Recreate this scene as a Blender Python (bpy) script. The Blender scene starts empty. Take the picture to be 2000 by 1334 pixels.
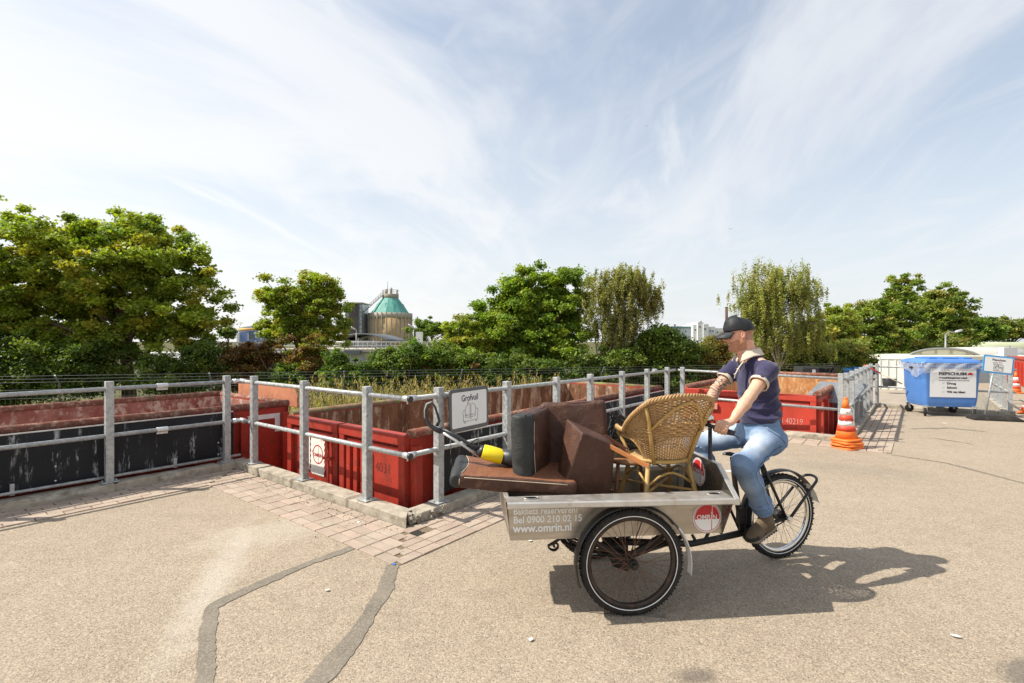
import bpy, math, random
import numpy as np
from mathutils import Vector, Matrix, Euler
from mathutils import noise as mnoise
R = math.radians
rnd = random.Random(7)
scene = bpy.context.scene
COL = scene.collection
ZC = 1.74
V = Vector

def P(px, py, Y):
    return V(((px-1000)/1000*Y, Y, ZC-(py-667)/1000*Y))
def G(px, py, z=0.0):
    Y = (ZC-z)/((py-667)/1000)
    return V(((px-1000)/1000*Y, Y, z))

# ------------------------------------------------------------------ materials
class NM:
    def __init__(s, name):
        s.m = bpy.data.materials.new(name); s.m.use_nodes = True
        s.t = s.m.node_tree; s.b = s.t.nodes['Principled BSDF']
        s.tc = None
    def n(s, typ, **kw):
        nd = s.t.nodes.new(typ)
        for k, v in kw.items():
            if k.startswith('i_'):
                key = k[2:]
                key = int(key) if key.isdigit() else key.replace('_', ' ')
                s.put(nd.inputs[key], v)
            else: setattr(nd, k, v)
        return nd
    def put(s, sock, v):
        if isinstance(v, bpy.types.NodeSocket): s.t.links.new(v, sock)
        elif isinstance(v, (tuple, list)) and sock.type == 'RGBA' and len(v) == 3: sock.default_value = (*v, 1)
        else: sock.default_value = v
    def obj(s):
        if not s.tc: s.tc = s.n('ShaderNodeTexCoord')
        return s.tc.outputs['Object']
    def uv(s):
        if not s.tc: s.tc = s.n('ShaderNodeTexCoord')
        return s.tc.outputs['UV']
    def noise(s, scale, detail=4, rough=.55, vec=None, dist=0, sc=None):
        v = vec or s.obj()
        if sc: v = s.n('ShaderNodeMapping', i_Vector=v, i_Scale=sc).outputs[0]
        return s.n('ShaderNodeTexNoise', i_Vector=v, i_Scale=scale, i_Detail=detail, i_Roughness=rough, i_Distortion=dist).outputs['Fac']
    def voro(s, scale, out='Distance', vec=None, feature='F1'):
        return s.n('ShaderNodeTexVoronoi', feature=feature, i_Vector=vec or s.obj(), i_Scale=scale).outputs[out]
    def ramp(s, f, lo, hi, a=0.0, b=1.0):
        return s.n('ShaderNodeMapRange', i_0=f, i_1=lo, i_2=hi, i_3=a, i_4=b).outputs[0]
    def mix(s, f, a, b, mode='MIX'):
        nd = s.n('ShaderNodeMix', data_type='RGBA', blend_type=mode)
        s.put(nd.inputs[0], f); s.put(nd.inputs[6], a); s.put(nd.inputs[7], b)
        return nd.outputs[2]
    def math(s, op, a, b=0.0, c=0.0):
        nd = s.n('ShaderNodeMath', operation=op)
        s.put(nd.inputs[0], a); s.put(nd.inputs[1], b); s.put(nd.inputs[2], c)
        return nd.outputs[0]
    def attr(s, name='Col'):
        return s.n('ShaderNodeAttribute', attribute_name=name).outputs['Color']
    def bump(s, h, strength=.3, dist=.01):
        nd = s.n('ShaderNodeBump', i_Height=h, i_Strength=strength, i_Distance=dist)
        s.t.links.new(nd.outputs[0], s.b.inputs['Normal'])
    def out(s, col=None, rough=None, metal=None, spec=None):
        if col is not None: s.put(s.b.inputs['Base Color'], col)
        if rough is not None: s.put(s.b.inputs['Roughness'], rough)
        if metal is not None: s.put(s.b.inputs['Metallic'], metal)
        if spec is not None: s.put(s.b.inputs['Specular IOR Level'], spec)
        return s.m

def sc3(c, f): return tuple(min(1, x*f) for x in c)

def simple(name, col, rough=.6, metal=0.0, var=.12, vs=6, bump=0.0, bs=80, dirt=None, dlo=.55, dhi=.7, ds=3, dsc=None, spec=.5, attr=False):
    k = NM(name)
    n1 = k.noise(vs, 5)
    if attr:
        a = k.attr()
        c = k.mix(k.ramp(n1, .3, .7), k.mix(1.0, a, (1-var,)*3, 'MULTIPLY'), k.mix(1.0, a, (1+var,)*3, 'MULTIPLY'))
    else:
        c = k.mix(k.ramp(n1, .3, .7), sc3(col, 1-var), sc3(col, 1+var))
    if dirt:
        n2 = k.noise(ds, 6, .65, sc=dsc)
        c = k.mix(k.ramp(n2, dlo, dhi), c, dirt)
    r = k.ramp(k.noise(vs*2.3, 4), .3, .7, max(0, rough-.1), min(1, rough+.1))
    if bump: k.bump(k.noise(bs, 3), bump, .004)
    return k.out(c, r, metal, spec)

# ------------------------------------------------------------------ mesh builder
class MB:
    def __init__(s):
        s.v = []; s.f = []; s.mi = []; s.c = []; s.uv = []; s.sm = []
    def add(s, vs, fs, mi=0, col=None, smooth=False):
        o = len(s.v); s.v += [tuple(p) for p in vs]
        for f in fs:
            s.f.append([i+o for i in f]); s.mi.append(mi); s.c.append(col); s.sm.append(smooth)
        return s
    def box(s, c, size, rot=None, mi=0, col=None):
        hx, hy, hz = size[0]/2, size[1]/2, size[2]/2
        m = Matrix.Identity(3)
        if rot is not None: m = rot if isinstance(rot, Matrix) else Euler(rot).to_matrix()
        m = m.to_3x3(); c = V(c)
        vs = [c + m @ V((x*hx, y*hy, z*hz)) for x in (-1, 1) for y in (-1, 1) for z in (-1, 1)]
        fs = [(0,1,3,2), (4,6,7,5), (0,4,5,1), (2,3,7,6), (0,2,6,4), (1,5,7,3)]
        return s.add(vs, fs, mi, col)
    def beam(s, a, b, w, h, up=(0,0,1), mi=0, col=None):
        a = V(a); b = V(b); d = (b-a); L = d.length; x = d.normalized(); u = V(up)
        y = u.cross(x).normalized(); z = x.cross(y)
        m = Matrix((x, y, z)).transposed()
        return s.box((a+b)/2, (L, w, h), m, mi, col)
    def tube(s, pts, r, n=8, closed=False, caps=True, mi=0, col=None, flat=None):
        pts = [V(p) for p in pts]; N = len(pts)
        rs = r if isinstance(r, (list, tuple)) else [r]*N
        T = []
        for i in range(N):
            if closed: d = pts[(i+1) % N]-pts[i-1]
            else: d = pts[min(i+1, N-1)]-pts[max(i-1, 0)]
            T.append(d.normalized() if d.length > 1e-9 else V((0,0,1)))
        u = V((0,0,1)) if abs(T[0].z) < .9 else V((1,0,0))
        x = T[0].cross(u).normalized(); vs = []
        for i in range(N):
            x = (x - T[i]*x.dot(T[i])).normalized(); y = T[i].cross(x)
            fx, fy = flat if flat else (1, 1)
            for k in range(n):
                a = 2*math.pi*k/n
                vs.append(pts[i] + (x*math.cos(a)*fx + y*math.sin(a)*fy)*rs[i])
        fs = []
        for i in range(N if closed else N-1):
            j = (i+1) % N
            for k in range(n):
                l = (k+1) % n
                fs.append((i*n+k, i*n+l, j*n+l, j*n+k))
        if caps and not closed:
            s.add(vs, fs, mi, col, True)
            o = len(s.v)-len(vs)
            s.f.append([o+k for k in range(n)][::-1]); s.f.append([o+(N-1)*n+k for k in range(n)])
            s.mi += [mi]*2; s.c += [col]*2; s.sm += [False]*2
            return s
        return s.add(vs, fs, mi, col, True)
    def cyl(s, a, b, r, n=16, mi=0, col=None): return s.tube([a, b], r, n, mi=mi, col=col)
    def loft(s, rings, mi=0, col=None, caps=True, smooth=True, closed=True):
        n = len(rings[0]); vs = [p for r in rings for p in r]; fs = []
        for i in range(len(rings)-1):
            for k in range(n if closed else n-1):
                l = (k+1) % n
                fs.append((i*n+k, i*n+l, (i+1)*n+l, (i+1)*n+k))
        s.add(vs, fs, mi, col, smooth)
        if caps and closed:
            o = len(s.v)-len(vs); N = len(rings)
            s.f.append([o+k for k in range(n)][::-1]); s.f.append([o+(N-1)*n+k for k in range(n)])
            s.mi += [mi]*2; s.c += [col]*2; s.sm += [False]*2
        return s
    def lathe(s, prof, m=None, n=24, mi=0, col=None, caps=True, smooth=True):
        # prof: (r,z) about local z, m: Matrix 4x4
        m = m or Matrix.Identity(4)
        rings = [[m @ V((r*math.cos(2*math.pi*k/n), r*math.sin(2*math.pi*k/n), z)) for k in range(n)] for r, z in prof]
        return s.loft(rings, mi, col, caps, smooth)
    def prism(s, poly, t, m=None, mi=0, col=None):
        # poly in local xy, thickness along local z from 0 to t
        m = m or Matrix.Identity(4); n = len(poly)
        vs = [m @ V((x, y, 0)) for x, y in poly] + [m @ V((x, y, t)) for x, y in poly]
        ar = sum(poly[i][0]*poly[(i+1) % n][1]-poly[(i+1) % n][0]*poly[i][1] for i in range(n))
        bot = list(range(n)); top = [n+i for i in range(n)]
        sd = [(i, (i+1) % n, n+(i+1) % n, n+i) for i in range(n)]
        if ar*t > 0: bot.reverse()
        else:
            top.reverse(); sd = [q[::-1] for q in sd]
        return s.add(vs, [bot, top]+sd, mi, col)
    def quad(s, a, b, c, d, mi=0, col=None): return s.add([a, b, c, d], [(0,1,2,3)], mi, col)
    def ell(s, c, rad, rot=None, nu=20, nv=12, mi=0, col=None, zmin=-1.0):
        m = (rot.to_3x3() if isinstance(rot, Matrix) else Euler(rot).to_matrix()) if rot is not None else Matrix.Identity(3)
        c = V(c); rings = []
        t0 = math.asin(max(-1, zmin))
        for i in range(nv+1):
            t = t0 + (math.pi/2-t0)*i/nv
            cr = max(math.cos(t), .01)
            rings.append([c + m @ V((rad[0]*cr*math.cos(2*math.pi*k/nu), rad[1]*cr*math.sin(2*math.pi*k/nu), rad[2]*math.sin(t))) for k in range(nu)])
        return s.loft(rings, mi, col)
    def grid(s, fn, nu, nv, mi=0, col=None, smooth=True, uv=False):
        vs = [fn(i/nu, j/nv) for j in range(nv+1) for i in range(nu+1)]
        w = nu+1
        fs = [(j*w+i, j*w+i+1, (j+1)*w+i+1, (j+1)*w+i) for j in range(nv) for i in range(nu)]
        return s.add(vs, fs, mi, col, smooth)
    def build(s, name, mats, parent=None, world=True, bev=0, seg=2, solid=0, sub=0, smooth=None, edge=35):
        me = bpy.data.meshes.new(name)
        vs = s.v
        if parent is not None and world:
            inv = PM[parent.name].inverted()
            vs = [tuple(inv @ V(p)) for p in vs]
        me.from_pydata([tuple(p) for p in vs], [], s.f)
        mats = mats if isinstance(mats, (list, tuple)) else [mats]
        for m in mats: me.materials.append(m)
        me.polygons.foreach_set('material_index', s.mi)
        me.polygons.foreach_set('use_smooth', [bool(x) if smooth is None else smooth for x in s.sm])
        if any(c is not None for c in s.c):
            ca = me.color_attributes.new('Col', 'FLOAT_COLOR', 'CORNER')
            arr = []
            for f, c in zip(s.f, s.c):
                c = c or (1,1,1)
                arr += [c[0], c[1], c[2], 1.0]*len(f)
            ca.data.foreach_set('color', arr)
        me.update()
        o = bpy.data.objects.new(name, me); COL.objects.link(o)
        if parent is not None: o.parent = parent
        PM[o.name] = PM[parent.name].copy() if (parent is not None) else Matrix.Identity(4)
        if bev:
            b = o.modifiers.new('bevel', 'BEVEL'); b.width = bev; b.segments = seg; b.limit_method = 'ANGLE'; b.angle_limit = R(edge)
            b.harden_normals = False
        if solid:
            q = o.modifiers.new('solid', 'SOLIDIFY'); q.thickness = solid; q.offset = 0
        if sub:
            q = o.modifiers.new('sub', 'SUBSURF'); q.levels = sub; q.render_levels = sub
        return o

PM = {}
def tag(o, label=None, cat=None, group=None, kind=None):
    if label: o['label'] = label
    if cat: o['category'] = cat
    if group: o['group'] = group
    if kind: o['kind'] = kind
    return o
def thing(name, loc, label, cat, group=None, rz=0.0):
    o = bpy.data.objects.new(name, None); COL.objects.link(o)
    o.location = loc; o.rotation_euler = (0, 0, rz); o.empty_display_size = .2
    PM[o.name] = Matrix.Translation(V(loc)) @ Matrix.Rotation(rz, 4, 'Z')
    return tag(o, label, cat, group)
def dup(o, loc, rz, label=None, parent=None):
    r = o.copy(); COL.objects.link(r)
    if parent is None:
        r.location = loc; r.rotation_euler = (0, 0, rz)
        if label: r['label'] = label
    else: r.parent = parent
    for ch in [c for c in list(bpy.data.objects) if c.parent == o]: dup(ch, None, None, None, r)
    return r

def npmesh(name, verts, faces4, mats, parent=None, cols=None, mi=None, smooth=False, world=True):
    """fast mesh of quads from numpy arrays; cols per face (n,3)"""
    me = bpy.data.meshes.new(name)
    if parent is not None and world:
        inv = np.array(PM[parent.name].inverted()); verts = verts @ inv[:3, :3].T + inv[:3, 3]
    nv, nf = len(verts), len(faces4); k = faces4.shape[1]
    me.vertices.add(nv); me.vertices.foreach_set('co', verts.astype(np.float32).ravel())
    me.loops.add(nf*k); me.loops.foreach_set('vertex_index', faces4.astype(np.int32).ravel())
    me.polygons.add(nf); me.polygons.foreach_set('loop_start', np.arange(0, nf*k, k, dtype=np.int32))
    me.polygons.foreach_set('loop_total', np.full(nf, k, dtype=np.int32))
    for m in (mats if isinstance(mats, (list, tuple)) else [mats]): me.materials.append(m)
    if mi is not None: me.polygons.foreach_set('material_index', mi.astype(np.int32))
    me.polygons.foreach_set('use_smooth', np.full(nf, smooth, dtype=bool))
    me.update(calc_edges=True)
    if cols is not None:
        if len(cols) == nv and len(cols) != nf:
            ca = me.color_attributes.new('Col', 'FLOAT_COLOR', 'POINT')
            ca.data.foreach_set('color', np.concatenate([cols, np.ones((nv, 1))], 1).astype(np.float32).ravel())
        else:
            ca = me.color_attributes.new('Col', 'FLOAT_COLOR', 'CORNER')
            c = np.repeat(np.concatenate([cols, np.ones((nf, 1))], 1), k, axis=0)
            ca.data.foreach_set('color', c.astype(np.float32).ravel())
    me.validate()
    o = bpy.data.objects.new(name, me); COL.objects.link(o)
    if parent is not None: o.parent = parent
    PM[o.name] = PM[parent.name].copy() if parent is not None else Matrix.Identity(4)
    return o

def text_part(name, txt, size, m, mat, parent, bold=0.0, sx=1.0, align='LEFT', depth=.0006, clip=None, shear=0.0):
    """text turned into a mesh; local x right, y up on matrix m (world)"""
    cu = bpy.data.curves.new('t', 'FONT'); cu.body = txt; cu.size = size; cu.align_x = align
    cu.offset = bold; cu.extrude = depth/2; cu.resolution_u = 3; cu.shear = shear
    ob = bpy.data.objects.new('t', cu); COL.objects.link(ob)
    bpy.context.view_layer.update()
    dg = bpy.context.evaluated_depsgraph_get()
    me = bpy.data.meshes.new_from_object(ob.evaluated_get(dg))
    bpy.data.objects.remove(ob)
    me.name = name
    me.transform(Matrix.Diagonal((sx, 1, 1, 1)))
    if clip is not None:
        import bmesh
        bm = bmesh.new(); bm.from_mesh(me)
        bmesh.ops.bisect_plane(bm, geom=bm.verts[:]+bm.edges[:]+bm.faces[:], plane_co=(0, clip, 0), plane_no=(0, 1, 0), clear_outer=True)
        bm.to_mesh(me); bm.free()
    me.transform(PM[parent.name].inverted() @ m if parent is not None else m)
    me.materials.clear(); me.materials.append(mat)
    o = bpy.data.objects.new(name, me); COL.objects.link(o)
    if parent is not None: o.parent = parent
    return o

def frame(o, x, y):
    """4x4 matrix from origin and x, y directions"""
    x = V(x).normalized(); y = V(y); y = (y-x*y.dot(x)).normalized(); z = x.cross(y)
    m = Matrix((x, y, z)).transposed().to_4x4(); m.translation = V(o); return m

# ------------------------------------------------------------------ signed distance surfaces
class SDF:
    def __init__(s, lo, hi, h):
        s.lo = np.array(lo, float); s.h = h
        n = np.ceil((np.array(hi)-s.lo)/h).astype(int)+1
        s.f = np.full(n, 1.0, np.float32)
    def _sub(s, mn, mx):
        i0 = np.maximum(0, np.floor((np.array(mn)-s.lo)/s.h).astype(int)); i1 = np.minimum(s.f.shape, np.ceil((np.array(mx)-s.lo)/s.h).astype(int)+1)
        i1 = np.maximum(i1, i0)
        sl = tuple(slice(a, b) for a, b in zip(i0, i1))
        X, Y, Z = [(s.lo[k]+s.h*np.arange(i0[k], i1[k])).astype(np.float32) for k in range(3)]
        return sl, X[:, None, None], Y[None, :, None], Z[None, None, :]
    def _merge(s, sl, d, k, sub=False):
        a = s.f[sl]
        if sub: d = -d; h = np.maximum(k-np.abs(a-d), 0)/k; s.f[sl] = np.maximum(a, d)+h*h*k/4
        else: h = np.maximum(k-np.abs(a-d), 0)/k; s.f[sl] = np.minimum(a, d)-h*h*k/4
    def cone(s, a, b, ra, rb, k=.02, flat=None, sub=False):
        a = np.array(a, float); b = np.array(b, float); r = max(ra, rb)*(1.0 if not flat else 1.6)+k+.02
        sl, X, Y, Z = s._sub(np.minimum(a, b)-r, np.maximum(a, b)+r)
        ab = b-a; x, y, z = X-a[0], Y-a[1], Z-a[2]
        if flat is not None:
            n, f = np.array(flat[0], float), flat[1]; n = n/np.linalg.norm(n)
            q = (x*n[0]+y*n[1]+z*n[2])*(f-1)
            x, y, z = x+q*n[0], y+q*n[1], z+q*n[2]
            ab = ab + n*(ab@n)*(f-1)
        t = np.clip((x*ab[0]+y*ab[1]+z*ab[2])/(ab@ab+1e-12), 0, 1)
        d = np.sqrt((x-t*ab[0])**2+(y-t*ab[1])**2+(z-t*ab[2])**2) - (ra+(rb-ra)*t)
        s._merge(sl, d, k, sub); return s
    def cyl(s, a, b, ra, rb, k=.015, rd=.008, sub=False):
        a = np.array(a, float); b = np.array(b, float); r = max(ra, rb)*1.5+k+.02
        sl, X, Y, Z = s._sub(np.minimum(a, b)-r, np.maximum(a, b)+r)
        ab = b-a; L = np.linalg.norm(ab); n = ab/L; x, y, z = X-a[0], Y-a[1], Z-a[2]
        t = x*n[0]+y*n[1]+z*n[2]; rr = np.sqrt(np.maximum(x*x+y*y+z*z-t*t, 0)); R_ = ra+(rb-ra)*np.clip(t/L, 0, 1)
        q0 = rr-R_+rd; q1 = np.abs(t-L/2)-L/2+rd
        d = np.sqrt(np.maximum(q0, 0)**2+np.maximum(q1, 0)**2)+np.minimum(np.maximum(q0, q1), 0)-rd
        s._merge(sl, d, k, sub); return s
    def ell(s, c, rad, rot=None, k=.02, sub=False, cut=None):
        c = np.array(c, float); rad = np.array(rad, float); r = rad.max()+k+.02
        sl, X, Y, Z = s._sub(c-r, c+r)
        x, y, z = X-c[0], Y-c[1], Z-c[2]
        m = np.eye(3) if rot is None else np.array(rot.to_3x3()) if isinstance(rot, Matrix) else np.array(Euler(rot).to_matrix())
        u = [(x*m[0, i]+y*m[1, i]+z*m[2, i]) for i in range(3)]
        k0 = np.sqrt(sum((u[i]/rad[i])**2 for i in range(3))); k1 = np.sqrt(sum((u[i]/rad[i]**2)**2 for i in range(3)))+1e-9
        d = k0*(k0-1)/k1
        if cut is not None: d = np.maximum(d, cut[1]-(u[0]*cut[0][0]+u[1]*cut[0][1]+u[2]*cut[0][2]))
        s._merge(sl, d, k, sub); return s
    def box(s, c, half, rot=None, rad=.01, k=.01, sub=False):
        c = np.array(c, float); r = np.linalg.norm(half)+rad+k+.01
        sl, X, Y, Z = s._sub(c-r, c+r)
        x, y, z = X-c[0], Y-c[1], Z-c[2]
        m = np.eye(3) if rot is None else np.array(rot.to_3x3()) if isinstance(rot, Matrix) else np.array(Euler(rot).to_matrix())
        q = [np.abs(x*m[0, i]+y*m[1, i]+z*m[2, i])-(half[i]-rad) for i in range(3)]
        d = np.sqrt(sum(np.maximum(t, 0)**2 for t in q))+np.minimum(np.maximum(np.maximum(q[0], q[1]), q[2]), 0)-rad
        s._merge(sl, d, k, sub); return s
    def plane(s, p, n, k=.004):
        """remove everything on the side n points to"""
        p = np.array(p, float); n = np.array(n, float); n /= np.linalg.norm(n)
        X, Y, Z = [(s.lo[i]+s.h*np.arange(s.f.shape[i])).astype(np.float32) for i in range(3)]
        d = (X[:, None, None]-p[0])*n[0]+(Y[None, :, None]-p[1])*n[1]+(Z[None, None, :]-p[2])*n[2]
        s.f = np.maximum(s.f, d); return s
    def mesh(s):
        f = s.f; ins = f < 0
        n = np.array(f.shape)
        cs = [ins[dx:n[0]-1+dx, dy:n[1]-1+dy, dz:n[2]-1+dz] for dx in (0, 1) for dy in (0, 1) for dz in (0, 1)]
        cnt = sum(c.astype(np.int8) for c in cs)
        act = (cnt > 0) & (cnt < 8)
        I = np.argwhere(act); idx = -np.ones(act.shape, np.int64); idx[act] = np.arange(len(I))
        acc = np.zeros((len(I), 3)); c2 = np.zeros(len(I))
        corners = [(dx, dy, dz) for dx in (0, 1) for dy in (0, 1) for dz in (0, 1)]
        for a in corners:
            for ax in range(3):
                if a[ax]: continue
                b = list(a); b[ax] = 1
                fa = f[I[:, 0]+a[0], I[:, 1]+a[1], I[:, 2]+a[2]]; fb = f[I[:, 0]+b[0], I[:, 1]+b[1], I[:, 2]+b[2]]
                m = (fa < 0) != (fb < 0)
                t = np.where(m, np.clip(fa/(fa-fb+1e-12), 0, 1), 0)
                p = np.tile(np.array(a, float), (len(I), 1)); p[:, ax] += t
                acc[m] += p[m]; c2[m] += 1
        verts = s.lo + s.h*(I + acc/c2[:, None])
        quads = []
        for ax in range(3):
            o = [i for i in range(3) if i != ax]
            sl0 = [slice(None)]*3; sl1 = [slice(None)]*3
            sl0[ax] = slice(0, -1); sl1[ax] = slice(1, None)
            A = ins[tuple(sl0)]; B = ins[tuple(sl1)]
            E = np.argwhere(A != B)
            ok = (E[:, o[0]] > 0) & (E[:, o[1]] > 0) & (E[:, o[0]] < n[o[0]]-1) & (E[:, o[1]] < n[o[1]]-1)
            E = E[ok]; flip = A[E[:, 0], E[:, 1], E[:, 2]]
            def g(d0, d1):
                q = E.copy(); q[:, o[0]] -= d0; q[:, o[1]] -= d1
                return idx[q[:, 0], q[:, 1], q[:, 2]]
            Q = np.stack([g(1, 1), g(0, 1), g(0, 0), g(1, 0)], 1)
            if ax == 1: flip = ~flip
            Q[~flip] = Q[~flip][:, ::-1]
            quads.append(Q)
        Q = np.concatenate(quads)
        return verts, Q

def vnormals(v, q):
    d1 = v[q[:, 2]]-v[q[:, 0]]; d2 = v[q[:, 3]]-v[q[:, 1]]
    n = np.cross(d1, d2); out = np.zeros_like(v)
    for i in range(4): np.add.at(out, q[:, i], n)
    return out/(np.linalg.norm(out, axis=1)[:, None]+1e-12)

def smoothmesh(v, q, it=2, lam=.5):
    a = np.concatenate([q[:, [0, 1]], q[:, [1, 2]], q[:, [2, 3]], q[:, [3, 0]]])
    for _ in range(it):
        s = np.zeros_like(v); c = np.zeros(len(v))
        np.add.at(s, a[:, 0], v[a[:, 1]]); np.add.at(c, a[:, 0], 1)
        np.add.at(s, a[:, 1], v[a[:, 0]]); np.add.at(c, a[:, 1], 1)
        v = v + lam*(s/c[:, None]-v)
    return v

def vnoise(p, seed=0):
    """cheap smooth noise for arrays: sum of sines"""
    rs = np.random.RandomState(seed); out = np.zeros(len(p))
    for i in range(14):
        k = rs.normal(size=3); k /= np.linalg.norm(k); fr = 2**rs.uniform(-.7, 1.2)
        out += np.sin(p@k*fr*2*math.pi+rs.uniform(0, 6.28))/fr**.6
    return out/5
# ------------------------------------------------------------------ camera, world, sun
cam = bpy.data.cameras.new('camera'); cam.lens = 18.0; cam.sensor_width = 36; cam.clip_end = 5000; cam.clip_start = .05
co = bpy.data.objects.new('camera', cam); COL.objects.link(co); co.location = (0, 0, ZC); co.rotation_euler = (R(90), 0, 0)
scene.camera = co
SUNV = V((-.85, -.05, 1.0)).normalized()
sl = bpy.data.lights.new('sun', 'SUN'); sl.energy = 5.0; sl.angle = R(.5); sl.color = (1.0, .94, .84)
so = bpy.data.objects.new('sun', sl); COL.objects.link(so); so.rotation_euler = SUNV.to_track_quat('Z', 'Y').to_euler(); so.location = (-10, 0, 12)
w = bpy.data.worlds.new('World'); scene.world = w; w.use_nodes = True
wt = w.node_tree; bg = wt.nodes['Background']
def wn(t, **kw):
    nd = wt.nodes.new(t)
    for k, v in kw.items():
        if k.startswith('i_'):
            key = k[2:]; key = int(key) if key.isdigit() else key.replace('_', ' ')
            if isinstance(v, bpy.types.NodeSocket): wt.links.new(v, nd.inputs[key])
            else: nd.inputs[key].default_value = v
        else: setattr(nd, k, v)
    return nd
sky = wn('ShaderNodeTexSky', sky_type='NISHITA', sun_disc=False, sun_elevation=R(49.6), sun_rotation=R(-93), air_density=1.2, dust_density=1.5, ozone_density=1.0)
tc = wn('ShaderNodeTexCoord')
sep = wn('ShaderNodeSeparateXYZ', i_0=tc.outputs['Generated'])
zz = wn('ShaderNodeMath', operation='ADD', i_0=wn('ShaderNodeMath', operation='MAXIMUM', i_0=sep.outputs[2], i_1=0.0).outputs[0], i_1=.13)
cx = wn('ShaderNodeMath', operation='DIVIDE', i_0=sep.outputs[0], i_1=zz.outputs[0])
cy = wn('ShaderNodeMath', operation='DIVIDE', i_0=sep.outputs[1], i_1=zz.outputs[0])
cv = wn('ShaderNodeCombineXYZ', i_0=cx.outputs[0], i_1=cy.outputs[0], i_2=0.0)
def cloud(rotz, scale, s, detail, dist, seed, lo, hi):
    mp = wn('ShaderNodeMapping', vector_type='TEXTURE', i_Vector=cv.outputs[0], i_Location=(seed, seed*1.7, 0), i_Rotation=(0, 0, R(rotz)), i_Scale=scale)
    n = wn('ShaderNodeTexNoise', i_Vector=mp.outputs[0], i_Scale=s, i_Detail=detail, i_Roughness=.6, i_Distortion=dist)
    return wn('ShaderNodeMapRange', interpolation_type='SMOOTHSTEP', i_0=n.outputs['Fac'], i_1=lo, i_2=hi, i_3=0.0, i_4=1.0).outputs[0]
c1 = cloud(-12, (1.1, 1.9, 1), 1.0, 6, .6, 3.1, .40, .66)
c2 = cloud(-14, (.55, 2.6, 1), .9, 11, 1.3, 1.3, .42, .78)
c3 = cloud(28, (.35, 2.6, 1), .8, 10, .6, 7.7, .48, .76)
m1 = wn('ShaderNodeMath', operation='MAXIMUM', i_0=wn('ShaderNodeMath', operation='MULTIPLY', i_0=c1, i_1=.75).outputs[0], i_1=wn('ShaderNodeMath', operation='MULTIPLY', i_0=c2, i_1=.9).outputs[0])
m2 = wn('ShaderNodeMath', operation='MAXIMUM', i_0=m1.outputs[0], i_1=wn('ShaderNodeMath', operation='MULTIPLY', i_0=c3, i_1=.5).outputs[0])
hz = wn('ShaderNodeMapRange', interpolation_type='SMOOTHSTEP', i_0=sep.outputs[2], i_1=0.0, i_2=.5, i_3=.80, i_4=.34)
m3 = wn('ShaderNodeMapRange', i_0=m2.outputs[0], i_1=0.0, i_2=1.0, i_3=hz.outputs[0], i_4=1.0)
skys = wn('ShaderNodeMix', data_type='RGBA', blend_type='MULTIPLY', i_0=1.0, i_6=sky.outputs[0], i_7=(1.02, 1.16, 1.22, 1))
# cloud colour a little greyer near the horizon, brighter up and to the left (towards the sun)
cg = wn('ShaderNodeMapRange', interpolation_type='SMOOTHSTEP', i_0=sep.outputs[0], i_1=-.7, i_2=.6, i_3=1.0, i_4=0.0)
cc = wn('ShaderNodeMix', data_type='RGBA', i_0=cg.outputs[0], i_6=(6.8, 6.95, 7.2, 1), i_7=(8.1, 8.05, 8.0, 1))
mx = wn('ShaderNodeMix', data_type='RGBA', i_0=m3.outputs[0], i_6=skys.outputs[2], i_7=cc.outputs[2])
wt.links.new(mx.outputs[2], bg.inputs['Color']); bg.inputs['Strength'].default_value = .1
vs_ = scene.view_settings; vs_.view_transform = 'Standard'; vs_.look = 'None'; vs_.exposure = .40; vs_.gamma = 1; vs_.use_curve_mapping = False

# ------------------------------------------------------------------ ground
K = [V((-8.7, .83, 0)), V((-3.77, 7.13, 0)), V((-1.0, 4.9, 0)), V((3.4, 10.62, 0)), V((5.75, 8.85, 0)), V((9.55, 13.6, 0)), V((11.64, 11.98, 0))]
def perp(d): return V((d.y, -d.x, 0))      # right-hand side
def offs(pts, d):
    """offset polyline to its right side by d (mitred)"""
    out = []
    for i, p in enumerate(pts):
        ns = []
        if i > 0: ns.append(perp((p-pts[i-1]).normalized()))
        if i < len(pts)-1: ns.append(perp((pts[i+1]-p).normalized()))
        if len(ns) == 1: out.append(p+ns[0]*d)
        else:
            b = (ns[0]+ns[1]).normalized(); out.append(p+b*(d/max(.3, b.dot(ns[0]))))
    return out

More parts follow.
